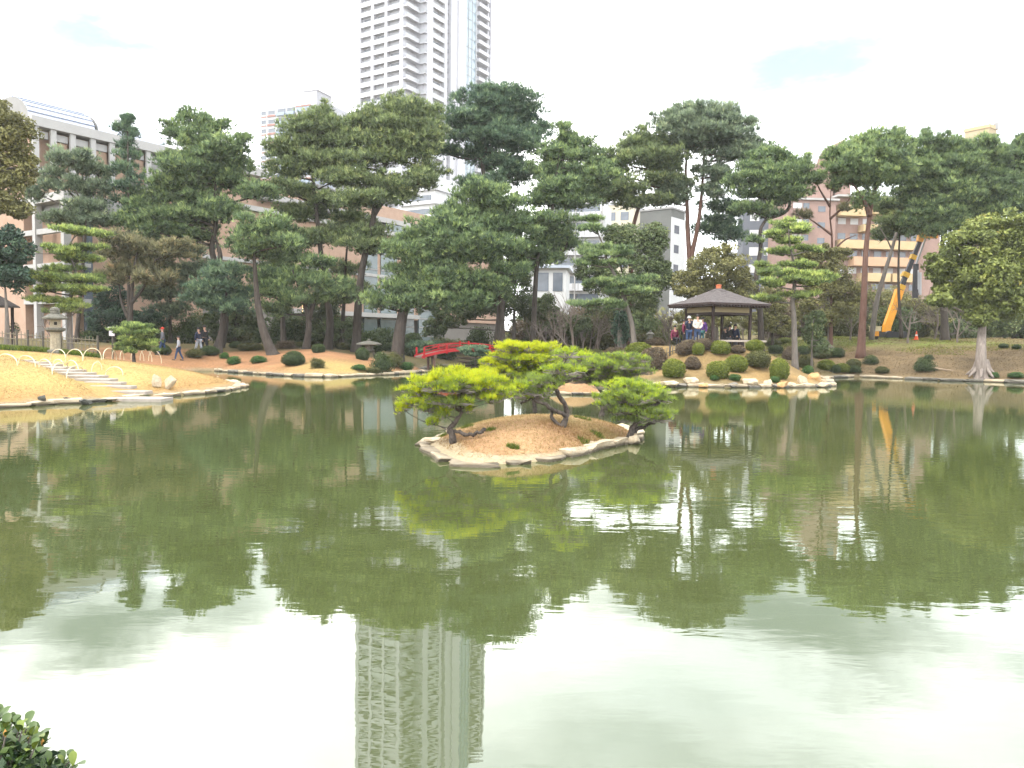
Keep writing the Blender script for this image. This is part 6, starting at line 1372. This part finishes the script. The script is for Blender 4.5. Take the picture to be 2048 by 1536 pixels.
stand(1394, 632, 41.4, .05, 1.70, 'person in a white jacket over dark clothes standing with hands clasped at the pavilion', white, denim, dkhair, arms='front')
stand(1377, 636, 41.6, .1, 1.62, 'person in a navy jacket and white cap raising a camera at the pavilion', navy, denim, dkhair, arms='camera', hat=whitecap)
stand(1367, 645, 42.2, 1.2, 1.45, 'person in a maroon coat behind the photographer in the white cap', maroon, black, dkhair)
stand(1404, 640, 42.2, -.6, 1.58, 'person in a purple coat half hidden behind the white jacket', purple, teal, dkhair)
def seated(px, ytop, D, rz, H, *a, **k):
    x, y = at(px, 690, D)[:2]; z = at(px, ytop, D)[2] - (H - .40 * H / 1.68); return person((x, y, max(z, gz(x, y))), rz, H, *a, pose='sit', **k)
seated(1470, 651, 44.2, 2.4, 1.66, 'seated person in black with tall dark hair, right one on the pavilion bench', navy, black, dkhair)
seated(1459, 654, 44.4, 1.9, 1.6, 'seated person in dark clothes, middle one on the pavilion bench', black, grey, dkhair)
seated(1449, 659, 44.7, .6, 1.45, 'smallest seated person in black, left one on the pavilion bench', black, black, dkhair)
seated(1349, 661, 42.6, .4, 1.5, 'seated person in a dark red top outside the pavilion on the left', maroon, black, dkhair)
def walker(px, pyb, D, rz, H, *a, **k): x, y = at(px, 690, D)[:2]; return person((x, y, gz(x, y)), rz, H, *a, pose='walk', **k)
walker(325, 697, 47.0, -1.3, 1.66, 'walker in a red hat and grey coat on the far left path', grey, denim, dkhair, hat=red)
walker(357, 703, 46.0, -1.3, 1.42, 'child in a light grey top and blue trousers on the far left path', ltgrey, denim, dkhair)
walker(397, 703, 49.0, 1.2, 1.64, 'walker in a navy coat, left one of the pair on the path', navy, ltgrey, dkhair)
walker(409, 703, 49.4, 1.2, 1.76, 'taller walker in a black coat, right one of the pair on the path', black, black, dkhair)

# ================================================================ RED BRIDGE
M_red2 = mat('vermilion_lacquer', (0.36, 0.010, 0.014), .5, .12, 4, spec=.25)
M_redd = mat('bridge_underside', (0.16, 0.10, 0.08), .85, .15, 3)
bx0 = at(836, 706, 48.5); bx1 = at(1016, 700, 51.0); bc = (bx0 + bx1) / 2
br = empty('arched_bridge', (bc[0], bc[1], .2), 'vermilion arched wooden footbridge behind the golden island pine', 'bridge', rz=math.atan2(bx1[1] - bx0[1], bx1[0] - bx0[0]))
Lb = np.linalg.norm((bx1 - bx0)[:2]) / 2
ze = bx0[2] - .2 - .18; zm = at(925, 694, 49.7)[2] - .2 - .1 
def arch(x): return ze + (zm - ze) * (1 - (x / Lb) ** 2)
def ribbon(mb, y0, y1, dz0, dz1, n=16, x0=None, x1=None):
    xs = np.linspace(-Lb if x0 is None else x0, Lb if x1 is None else x1, n + 1)
    for i in range(n):
        a, b = xs[i], xs[i + 1]; za, zb_ = arch(a), arch(b)
        vs = [(a, y0, za + dz0), (b, y0, zb_ + dz0), (b, y1, zb_ + dz0), (a, y1, za + dz0), (a, y0, za + dz1), (b, y0, zb_ + dz1), (b, y1, zb_ + dz1), (a, y1, za + dz1)]
        mb.add(vs, [(3, 2, 1, 0), (4, 5, 6, 7), (0, 1, 5, 4), (1, 2, 6, 5), (2, 3, 7, 6), (3, 0, 4, 7)])
q = MB(); ribbon(q, -.75, .75, -.12, -.04); q.obj('deck', M_redd, br)
for y in (-.82, .82):
    q = MB(); ribbon(q, y - .05, y + .05, -.14, .03); q.obj('girder', M_red2, br)
    q = MB(); ribbon(q, y - .035, y + .035, .33, .385, x0=-Lb * .78, x1=Lb); q.obj('handrail', M_red2, br)
    q = MB(); ribbon(q, y - .022, y + .022, .17, .205, x0=-Lb * .78, x1=Lb); q.obj('middle_rail', M_red2, br)
    for x in np.linspace(-Lb * .95, Lb * .95, 5):
        q = MB(); tall = .42 if abs(x) > Lb * .9 or abs(x - Lb * .0) < .3 else .30
        q.box((x, y, arch(x) + tall / 2 - .1), (.05, .05, tall / 2 + .1)); q.lathe([(.065, 0), (.07, .03), (.04, .07)], 8, (x, y, arch(x) + tall)); q.obj('post', M_red2, br)
for x in (-Lb * .72, Lb * .72):
    q = MB(); [q.tube([(x, y, -1.2), (x, y, arch(x) - .12)], .09, 8) for y in (-.6, .6)]; q.box((x, 0, arch(x) - .24), (.09, .85, .09)); q.obj('trestle', M_redd, br)
M_log = mat('brown_log', (.10, .075, .055), .95, .2, 5, stretch=(1, 4, 4))
for i, (x0, x1, yy, z, lb) in enumerate([(-6.0, -1.0, 62.6, .55, 'upper'), (-6.3, -.6, 61.2, .28, 'middle'), (-5.0, -.4, 60.0, .06, 'lowest')]):
    q = MB(); q.tube([(x0, yy, z), ((x0 + x1) / 2, yy + .1, z + .02), (x1, yy - .3, z - .03)], .12, 8); tag(q.obj('log', M_log), lb + ' brown log retaining the bank under the red bridge', 'log', 'logs holding the bank under the bridge')
q = MB(); p = gnd(934, 748, 0); q.tube([(p[0], p[1], -.5), (p[0], p[1], .32)], .07, 8); tag(q.obj('mooring_post', mat('pale_post', (.36, .36, .36))), 'short pale post in the water in front of the bridge', 'post')

# ================================================================ LANTERNS
M_lst = mat('lantern_stone', (.30, .26, .19), .95, .25, 9, .01, 30); M_lsd = mat('lichened_stone', (.13, .125, .105), .95, .3, 9, .01, 30)
D = 36.4; p = onground(111, D); s = pxm(D); zt = at(111, 614, D)[2] - p[2]; k = zt / 2.45
lan = empty('stone_lantern', p, 'tall stone lantern with a pale square firebox behind the bamboo hoops', 'stone lantern', rz=.62)
def lath(nm, prof, n, m_, par, rot=math.pi / 4): q = MB(); q.lathe([(r * k, z * k) for r, z in prof], n, rot=rot); return q.obj(nm, m_, par)
lath('base', [(.42, -.15), (.42, .1), (.34, .2)], 6, M_lsd, lan); lath('shaft', [(.26, .2), (.24, .7), (.24, 1.05), (.27, 1.12)], 8, M_lst, lan)
lath('platform', [(.28, 1.12), (.48, 1.22), (.50, 1.32), (.40, 1.36)], 6, M_lsd, lan)
fb = lath('firebox', [(.34, 1.36), (.34, 1.78)], 4, M_lst, lan)
for a in (0, 1, 2, 3):
    q = MB(); c, s_ = math.cos(a * math.pi / 2), math.sin(a * math.pi / 2); q.box((c * .243 * k, s_ * .243 * k, 1.58 * k), (.008, .07 * k, .08 * k), a * math.pi / 2); q.obj('opening', mat('shade_black', (.01, .01, .01)), fb)  # solid black plates stand for the shaded inside of the firebox
lath('roof', [(.40, 1.78), (.60, 1.80), (.62, 1.88), (.44, 1.98), (.26, 2.1)], 6, M_lsd, lan); lath('finial', [(.22, 2.1), (.25, 2.16), (.21, 2.22), (.24, 2.26), (.22, 2.38), (.08, 2.45)], 12, M_lsd, lan)
D = 49.5; p = onground(738, D); zt = at(735, 662, D)[2] - p[2]; k = min(zt / 1.4, .85)
yk = empty('snow_lantern', p, 'squat stone lantern with a wide mushroom roof left of the bridge', 'stone lantern')
for a in range(3): q = MB(); t = a * 2.09 + .5; q.tube([(math.cos(t) * .5 * k, math.sin(t) * .5 * k, -.1), (math.cos(t) * .38 * k, math.sin(t) * .38 * k, .3 * k), (math.cos(t) * .3 * k, math.sin(t) * .3 * k, .52 * k)], .1 * k, 6); q.obj('leg', M_lsd, yk)
def lath2(nm, prof, n, par): q = MB(); q.lathe([(r * k, z * k) for r, z in prof], n); return q.obj(nm, M_lsd, par)
lath2('platform', [(.4, .5), (.46, .56), (.4, .62)], 6, yk); lath2('firebox', [(.32, .62), (.32, .96)], 6, yk); lath2('roof', [(.5, .94), (.98, .98), (.96, 1.06), (.5, 1.2), (.12, 1.28)], 8, yk); lath2('finial', [(.1, 1.26), (.13, 1.34), (.03, 1.42)], 8, yk)
D = 47.0; p = onground(1300, D); k = .62
sm = empty('stone_lantern', p, 'small stone lantern behind the low fence left of the pavilion', 'stone lantern')
for nm, pr in (('shaft', [(.18, -.1), (.16, .6)]), ('platform', [(.2, .6), (.34, .68), (.3, .78)]), ('firebox', [(.24, .78), (.24, 1.1)]), ('roof', [(.3, 1.1), (.48, 1.14), (.2, 1.36)]), ('finial', [(.12, 1.36), (.14, 1.46), (.03, 1.56)])): lath2(nm, pr, 6, sm)

# ================================================================ HOOPS, FENCES, SIGN
M_bam = mat('pale_split_bamboo', (.62, .54, .38), .55, .12, 8); M_bamold = mat('aged_bamboo', (.19, .165, .12), .8, .25, 6); M_bark2 = mat('dark_fence_post', (.09, .08, .065), .9, .25, 6)
def hoop(xa, ya, xb, yb, hpx, label, group):
    a, b = hit(xa, ya), hit(xb, yb); s = pxm((a[1] + b[1]) / 2); h = hpx * s; c = (a + b) / 2; q = MB(); P = []
    for t in np.linspace(0, math.pi, 13):
        w = a + (b - a) * (1 - math.cos(t)) / 2; P.append((w[0] - c[0], w[1] - c[1], w[2] - c[2] + h * math.sin(t) ** .8 - (.1 if t in (0, math.pi) else 0)))
    q.tube(P, .017, 6); return tag(q.obj('bamboo_hoop', M_bam, loc=c), label, 'bamboo hoop', group)
rowA = [(206, 719, 233, 720), (224, 718, 248, 720), (240, 719, 266, 721), (262, 720, 288, 722), (280, 721, 304, 724), (297, 722, 323, 727)]
for i, r in enumerate(rowA): hoop(*r, 23, f'{ORD[i]} bamboo hoop from the left on the lawn ridge at the back', 'hoops on the lawn ridge')
rowB = [(100, 724, 132, 722), (131, 725, 166, 721), (166, 722, 203, 720)]
for i, r in enumerate(rowB): hoop(*r, 24, f'{ORD[i]} tall bamboo hoop from the left along the far edge of the stone path', 'hoops on the far edge of the path')
rowC = [(-4, 724, 35, 731), (37, 728, 71, 733), (78, 735, 104, 741), (105, 737, 128, 738), (134, 736, 157, 744)]
for i, r in enumerate(rowC): hoop(*r, 19, f'{ORD[i]} bamboo hoop from the left in the row between lawn and path', 'hoops along the near edge of the path')
rowD = [(104, 750, 137, 742), (133, 756, 168, 750)]
for i, r in enumerate(rowD): hoop(*r, 21, f'{"upper" if i == 0 else "lower"} of two bamboo hoops beside the lower steps', 'hoops beside the lower steps')
rowE = [(183, 746, 204, 742), (211, 753, 246, 751)]
for i, r in enumerate(rowE): hoop(*r, 19 - i, f'thin bamboo hoop right of the steps, {"upper" if i == 0 else "lower"} one', 'thin hoops right of the steps')
# bamboo fence behind the green strip
def fence(px0, px1, D, z_h, label, group, name, n_pick, rails, postpx, dark=False, z_pick=None):
    a, b = at(px0, 690, D), at(px1, 690, D); a[2] = gz(a[0], a[1]); b[2] = gz(b[0], b[1]); rt = empty(name, a, label, 'fence', group); d = b - a; Ln = np.linalg.norm(d[:2]); ang = math.atan2(d[1], d[0])
    def Q(t): return (d[0] * t, d[1] * t, d[2] * t)
    for zr in rails: q = MB(); x0, x1 = Q(0), Q(1); q.tube([(x0[0], x0[1], x0[2] + zr), (x1[0], x1[1], x1[2] + zr)], .022, 6); q.obj('rail', M_bamold if not dark else M_bark2, rt)
    pm = MB(); pm.tube([(0, 0, -.1), (0, 0, z_pick or z_h)], .03 if dark else .02, 5); pme = pm.mesh('picket', M_bamold)
    for i in range(n_pick): t = (i + .5) / n_pick; x = Q(t); link('picket', pme, rt, (x[0], x[1] + .03, x[2] + random.uniform(-.04, .06)), 0)
    po = MB(); po.tube([(0, 0, -.2), (0, 0, z_h + .12)], .05, 7); pom = po.mesh('post', M_bark2)
    for px in postpx: t = (px - px0) / (px1 - px0); x = Q(t); link('post', pom, rt, (x[0], x[1], x[2]), 0)
    return rt
fence(-60, 197, 37.8, .98, 'lattice bamboo fence behind the green strip at the left edge', None, 'bamboo_fence', 34, (.3, .62, .85), (-58, 34, 56, 86, 122, 196))
fence(1285, 1412, 40.9, .7, 'low dark picket fence on the mound left of the pavilion', None, 'picket_fence', 22, (.18, .42), (1297, 1340, 1385), True)
D = 39.5; p = onground(225, D); k = pxm(D); sg = empty('notice_board', p, 'small white notice board on a post behind the hoops', 'sign'); zc = at(224, 664, D)[2] - p[2]
q = MB(); q.box((0, 0, zc / 2), (.03, .03, zc / 2 + .1)); q.obj('post', M_bark2, sg); q = MB(); q.box((0, -.05, zc), (.14, .015, .2)); q.obj('board', mat('white_board', (.6, .55, .6), .6, .04), sg); q = MB(); q.box((.02, -.03, zc + .24), (.19, .1, .02)); q.obj('hood', mat('pale_hood', (.5, .48, .45)), sg)

# ================================================================ SMALL STRUCTURES
D = 43.0; p = onground(-30, D); hv = empty('thatched_hut', p, 'corner of a small dark roofed garden shelter at the left edge', 'hut'); q = MB(); zr = at(10, 614, D)[2] - p[2]
k = len(q.v); q.lathe([(1.75, zr), (1.7, zr + .08), (.2, zr + 1.0)], 4, rot=math.pi / 4); q.obj('roof', M_shing, hv)
for sx in (-1, 1): 
    for sy in (-1, 1): w = MB(); w.box((sx * .95, sy * .95, zr / 2), (.06, .06, zr / 2)); w.obj('post', M_dwood, hv)
D = 66.0; p = onground(1108, D); hv = empty('wooden_hut', p, 'weathered low hut with a pale sloping roof in the thicket', 'hut'); z1 = at(1108, 645, D)[2] - p[2]
q = MB(); q.box((0, 0, z1 / 2 - .2), (1.5, 1.2, z1 / 2 - .2)); q.obj('wall', mat('weathered_board', (.10, .085, .075), .9, .2, 3, stretch=(8, 8, .6)), hv)
q = MB(); q.add([(-2.1, -1.8, z1 - .75), (2.1, -1.8, z1 - .75), (2.1, 1.6, z1 + .1), (-2.1, 1.6, z1 + .1), (-2.1, -1.8, z1 - .67), (2.1, -1.8, z1 - .67), (2.1, 1.6, z1 + .18), (-2.1, 1.6, z1 + .18)], [(3, 2, 1, 0), (4, 5, 6, 7), (0, 1, 5, 4), (1, 2, 6, 5), (2, 3, 7, 6), (3, 0, 4, 7)]); q.obj('roof', mat('grey_board_roof', (.26, .24, .22), .8, .15, 4), hv)

# ================================================================ LIFT, CART, CONES
M_yel = mat('machine_yellow', (.72, .30, .006), .45, .1, 3, spec=.4); M_blk = mat('black_steel', (.018, .018, .024), .45, .15, 3); M_ycap = mat('warning_yellow', (.65, .36, .02), .5)
Dl = 64.0; b = onground(1775, Dl); lift = empty('aerial_lift', b, 'yellow aerial work lift with a long telescopic boom folded at the top', 'aerial lift')
def lp(px, py, dd=0.0): return at(px, py, Dl + dd) - b
def beam(mb, p0, p1, w0, w1):
    p0, p1 = np.array(p0), np.array(p1); d = unit(p1 - p0); sx = unit(np.cross(d, [0, 1.0, 0])); sy = np.cross(d, sx); vs = []
    for p, w in ((p0, w0), (p1, w1)):
        for a, c in ((-1, -1), (1, -1), (1, 1), (-1, 1)): vs.append(p + sx * a * w + sy * c * w * .8)
    mb.add(vs, [(3, 2, 1, 0), (4, 5, 6, 7), (0, 1, 5, 4), (1, 2, 6, 5), (2, 3, 7, 6), (3, 0, 4, 7)]); return mb
q = MB(); t0 = lp(1782, 680); q.box((t0[0] - .05, 0, .2), (.75, .9, .28)); q.obj('chassis', M_blk, lift)
q = MB(); [q.lathe([(.3, -.12), (.3, .12)], 12, (0, 0, 0)) for _ in range(1)]; wm_ = q.mesh('wheel', M_blk)
for sx in (-.6, .6):
    for sy in (-.85, .85): w = link('wheel', wm_, lift, (t0[0] + sx, sy, .26)); w.rotation_euler = (math.pi / 2, 0, 0)
q = MB(); c0 = lp(1780, 676); q.box((c0[0] + .25, 0, c0[2] + .02), (.42, .5, .40), taper=.9); q.obj('turret', M_yel, lift)
q = MB(); k0 = lp(1766, 688); k1 = lp(1767, 668); k2 = lp(1780, 684)
q.add([(k0[0], -.3, k0[2]), (k2[0], -.3, k2[2]), (k1[0], -.3, k1[2]), (k0[0], .3, k0[2]), (k2[0], .3, k2[2]), (k1[0], .3, k1[2])], [(0, 1, 2), (5, 4, 3), (0, 3, 4, 1), (1, 4, 5, 2), (2, 5, 3, 0)]); q.obj('counterweight', M_yel, lift)
q = MB(); beam(q, lp(1771, 684), lp(1774, 650), .26, .28); beam(q, lp(1774, 652), lp(1788, 612), .28, .28); beam(q, lp(1788, 613), lp(1799, 580), .28, .30); q.obj('main_boom', M_yel, lift)
q = MB(); beam(q, lp(1799, 582), lp(1840, 482), .19, .14); q.obj('telescopic_boom', M_blk, lift)
for (x, y, w) in ((1811, 549, .27), (1826, 514, .22), (1803, 574, .24)): q = MB(); beam(q, lp(x - 2, y + 5), lp(x + 2, y - 4), w, w); q.obj('boom_collar', M_ycap, lift)
q = MB(); beam(q, lp(1839, 484), lp(1843, 468), .22, .24); beam(q, lp(1842, 470), lp(1874, 470.5), .26, .24); q.obj('jib', M_yel, lift)
q = MB(); beam(q, lp(1832, 528, 1.6), lp(1830, 596, 1.6), .17, .19); q.obj('hose_mast', M_blk, lift); q = MB(); beam(q, lp(1836, 540, 1.5), lp(1836, 586, 1.5), .06, .06); beam(q, lp(1840, 545, 1.6), lp(1840, 590, 1.6), .1, .1); beam(q, lp(1832, 530, 1.6), lp(1852, 474, .3), .07, .07); q.obj('hose', M_pale, lift)
D = 62.0; p = onground(1749, D); ct = empty('work_cart', p, 'small yellow work machine with a cream hood left of the lift', 'machine'); zz = at(1749, 672, D)[2] - p[2]; zz = max(zz, .8)
q = MB(); q.box((0, 0, zz), (.34, .28, .16)); q.box((0, 0, zz + .2), (.38, .32, .04)); q.obj('hood', mat('cream_hood', (.55, .47, .3)), ct); q = MB(); q.box((.03, 0, zz - .36), (.2, .2, .2)); q.obj('engine', M_yel, ct)
q = MB(); [q.box((s * .15, 0, (zz - .5) / 2), (.03, .2, (zz - .5) / 2)) for s in (-1, 1)]; q.obj('leg', M_blk, ct)
M_cone = mat('safety_orange', (.70, .09, .02), .5, .08); M_cw = mat('cone_white_band', (.6, .58, .55), .5)
for px, py, lb in ((1832, 692, 'orange traffic cone with a white band on the mossy slope right of the lift'), (1889, 682, 'orange traffic cone farther back on the path under the broad pine')):
    D = 60 if px < 1850 else 67; p = onground(px, D); cn = empty('traffic_cone', p, lb, 'traffic cone', 'traffic cones'); q = MB(); q.lathe([(.15, .03), (.1, .3)], 10); q.lathe([(.075, .42), (.03, .68)], 10); q.obj('cone', M_cone, cn)
    q = MB(); q.lathe([(.1, .3), (.075, .42)], 10); q.obj('band', M_cw, cn); q = MB(); q.box((0, 0, .015), (.2, .2, .02)); q.obj('foot', M_cone, cn)
q = MB(); p = hit(1885, 742); q.tube(spline([(p[0] - .55, p[1] + .3, p[2] + .22), (p[0], p[1], p[2] + .1), (p[0] + .5, p[1] - .3, p[2] + .03)], 4), [.05] * 9, 6); tag(q.obj('fallen_branch', mat('bleached_wood', (.34, .26, .18))), 'bleached fallen branch on the slope left of the pale trunk', 'branch')
# lamp glimpsed under the museum canopy
q = MB(); p = at(605, 641, 62); q.lathe([(.03, .12), (.07, .1), (.08, .03), (.05, -.06), (.02, -.09)], 10, (p[0], p[1], p[2])); q.tube([(p[0], p[1] + .02, p[2] + .24), (p[0], p[1] + .02, p[2] + 1.2)], .02, 5)
lm = bpy.data.materials.new('warm_lit_lamp'); lm.use_nodes = True; lm.node_tree.nodes['Principled BSDF'].inputs['Emission Color'].default_value = (1, .5, .15, 1); lm.node_tree.nodes['Principled BSDF'].inputs['Emission Strength'].default_value = 1.4
tag(q.obj('hanging_lamp', lm), 'small warm lit lamp hanging among the dark trunks', 'lamp')

# ================================================================ BUSH IN THE NEAR CORNER
M_leafnear = mat('glossy_bush_leaf', (.040, .075, .018), .42, scale=1.2, col2=(.075, .12, .02), spec=.35); M_leafyoung = mat('young_bush_leaf', (.12, .17, .03), .42, scale=1.5, col2=(.17, .21, .03), spec=.3); M_bud = mat('orange_bud', (.55, .28, .07), .6)
def leafmesh(nm, mt, L, W, fold):
    v = []; f = []; prof = [(0, .06), (.18, .45), (.45, .85), (.7, 1.0), (.88, .72), (1.0, .08)]
    for t, w in prof:
        z = .10 * L * math.sin(t * 2.4); v += [(t * L, -w * W, z + fold * w * W), (t * L, 0, z), (t * L, w * W, z + fold * w * W)]
    for i in range(len(prof) - 1):
        a = i * 3; f += [(a, a + 1, a + 4, a + 3), (a + 1, a + 2, a + 5, a + 4)]
    me = bpy.data.meshes.new(nm); me.from_pydata(v, [], f); me.materials.append(mt); me.polygons.foreach_set('use_smooth', [True] * len(f)); me.update(); return me
LV = [leafmesh('leaf', M_leafnear, .060, .0155, .35), leafmesh('leaf', M_leafnear, .054, .015, .2), leafmesh('leaf', M_leafyoung, .050, .0135, .4)]
bp_ = at(20, 1560, 2.95); zg_ = gz(bp_[0] - .1, bp_[1]); bush = empty('evergreen_bush', (bp_[0], bp_[1], zg_), 'glossy small leaved evergreen bush in the lower left corner', 'bush')
def surf_y(px): return np.interp(px, [-120, 0, 40, 80, 110, 150, 190], [1405, 1425, 1440, 1470, 1490, 1525, 1570])
tips = []; gb = np.random.default_rng(3); wood = MB(); nleaf = 0
while len(tips) < 90 and nleaf < 298:
    px = gb.uniform(-25, 160); top = surf_y(px); py = top + abs(gb.normal(0, 1)) * 34 + gb.uniform(-6, 12)
    if py > 1548: continue
    D = 2.95 + gb.uniform(-.22, .3); p = at(px, py, D) - np.array(bush.location); tips.append(p)
    if p[2] < .02: continue
    o = np.array([p[0] * .45 - .1, p[1] * .4, 0.0]); mid = (o + p) / 2 + np.array([0, 0, .05]); wood.tube(spline([o, mid, p], 4), list(np.linspace(.008, .003, 9)), 5)
    for k in range(int(gb.integers(7, 11))):
        if nleaf >= 298: break
        t = 0.62 + .38 * (k / 9); a = k * 2.4 + gb.uniform(0, .6); q = mid + (p - mid) * (t * 1.0) if k < 5 else p
        el = gb.uniform(.25, 1.1) if k >= 5 else gb.uniform(-.1, .6); dirv = Vector((math.cos(a) * math.cos(el), math.sin(a) * math.cos(el), math.sin(el)))
        rot = dirv.to_track_quat('X', 'Z'); sc = gb.uniform(.75, 1.15); me = LV[2] if (gb.uniform() < .3 and k >= 5) else LV[int(gb.integers(0, 2))]
        if nleaf < 298: lf_ = link('leaf', me, bush, q, None, (sc,) * 3); lf_.rotation_mode = 'QUATERNION'; lf_.rotation_quaternion = rot
        nleaf += 1
    if len(tips) % 14 == 3: bd = MB(); bd.lathe([(.001, .0), (.006, .008), (.007, .018), (.001, .03)], 7, tuple(p)); bd.obj('bud', M_bud, bush)
wood.obj('stem', M_barkgrey, bush)
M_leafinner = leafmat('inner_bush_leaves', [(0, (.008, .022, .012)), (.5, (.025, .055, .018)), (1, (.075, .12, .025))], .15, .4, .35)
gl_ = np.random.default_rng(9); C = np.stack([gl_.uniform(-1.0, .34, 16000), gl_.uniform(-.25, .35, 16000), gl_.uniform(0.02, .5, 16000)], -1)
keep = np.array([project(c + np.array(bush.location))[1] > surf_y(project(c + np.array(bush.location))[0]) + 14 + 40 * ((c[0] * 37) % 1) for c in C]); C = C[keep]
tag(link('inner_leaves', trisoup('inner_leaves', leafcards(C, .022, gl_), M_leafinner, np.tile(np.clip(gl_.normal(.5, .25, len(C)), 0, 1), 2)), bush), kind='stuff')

# ================================================================ THIN HAZE VOLUME, added to lift the dark far bank
hz = MB(); hz.box((2, 573, 74.5), (1160, 955, 76.6)); hzm = bpy.data.materials.new('added_haze'); hzm.use_nodes = True; n = hzm.node_tree; n.nodes.clear()
ho = n.nodes.new('ShaderNodeOutputMaterial'); pv = n.nodes.new('ShaderNodeVolumePrincipled'); pv.inputs['Color'].default_value = (.97, .98, 1, 1); pv.inputs['Density'].default_value = 0.00027
n.links.new(pv.outputs[0], ho.inputs['Volume']); tag(hz.obj('added_haze', hzm), kind='stuff')
SC.cycles.volume_bounces = 2
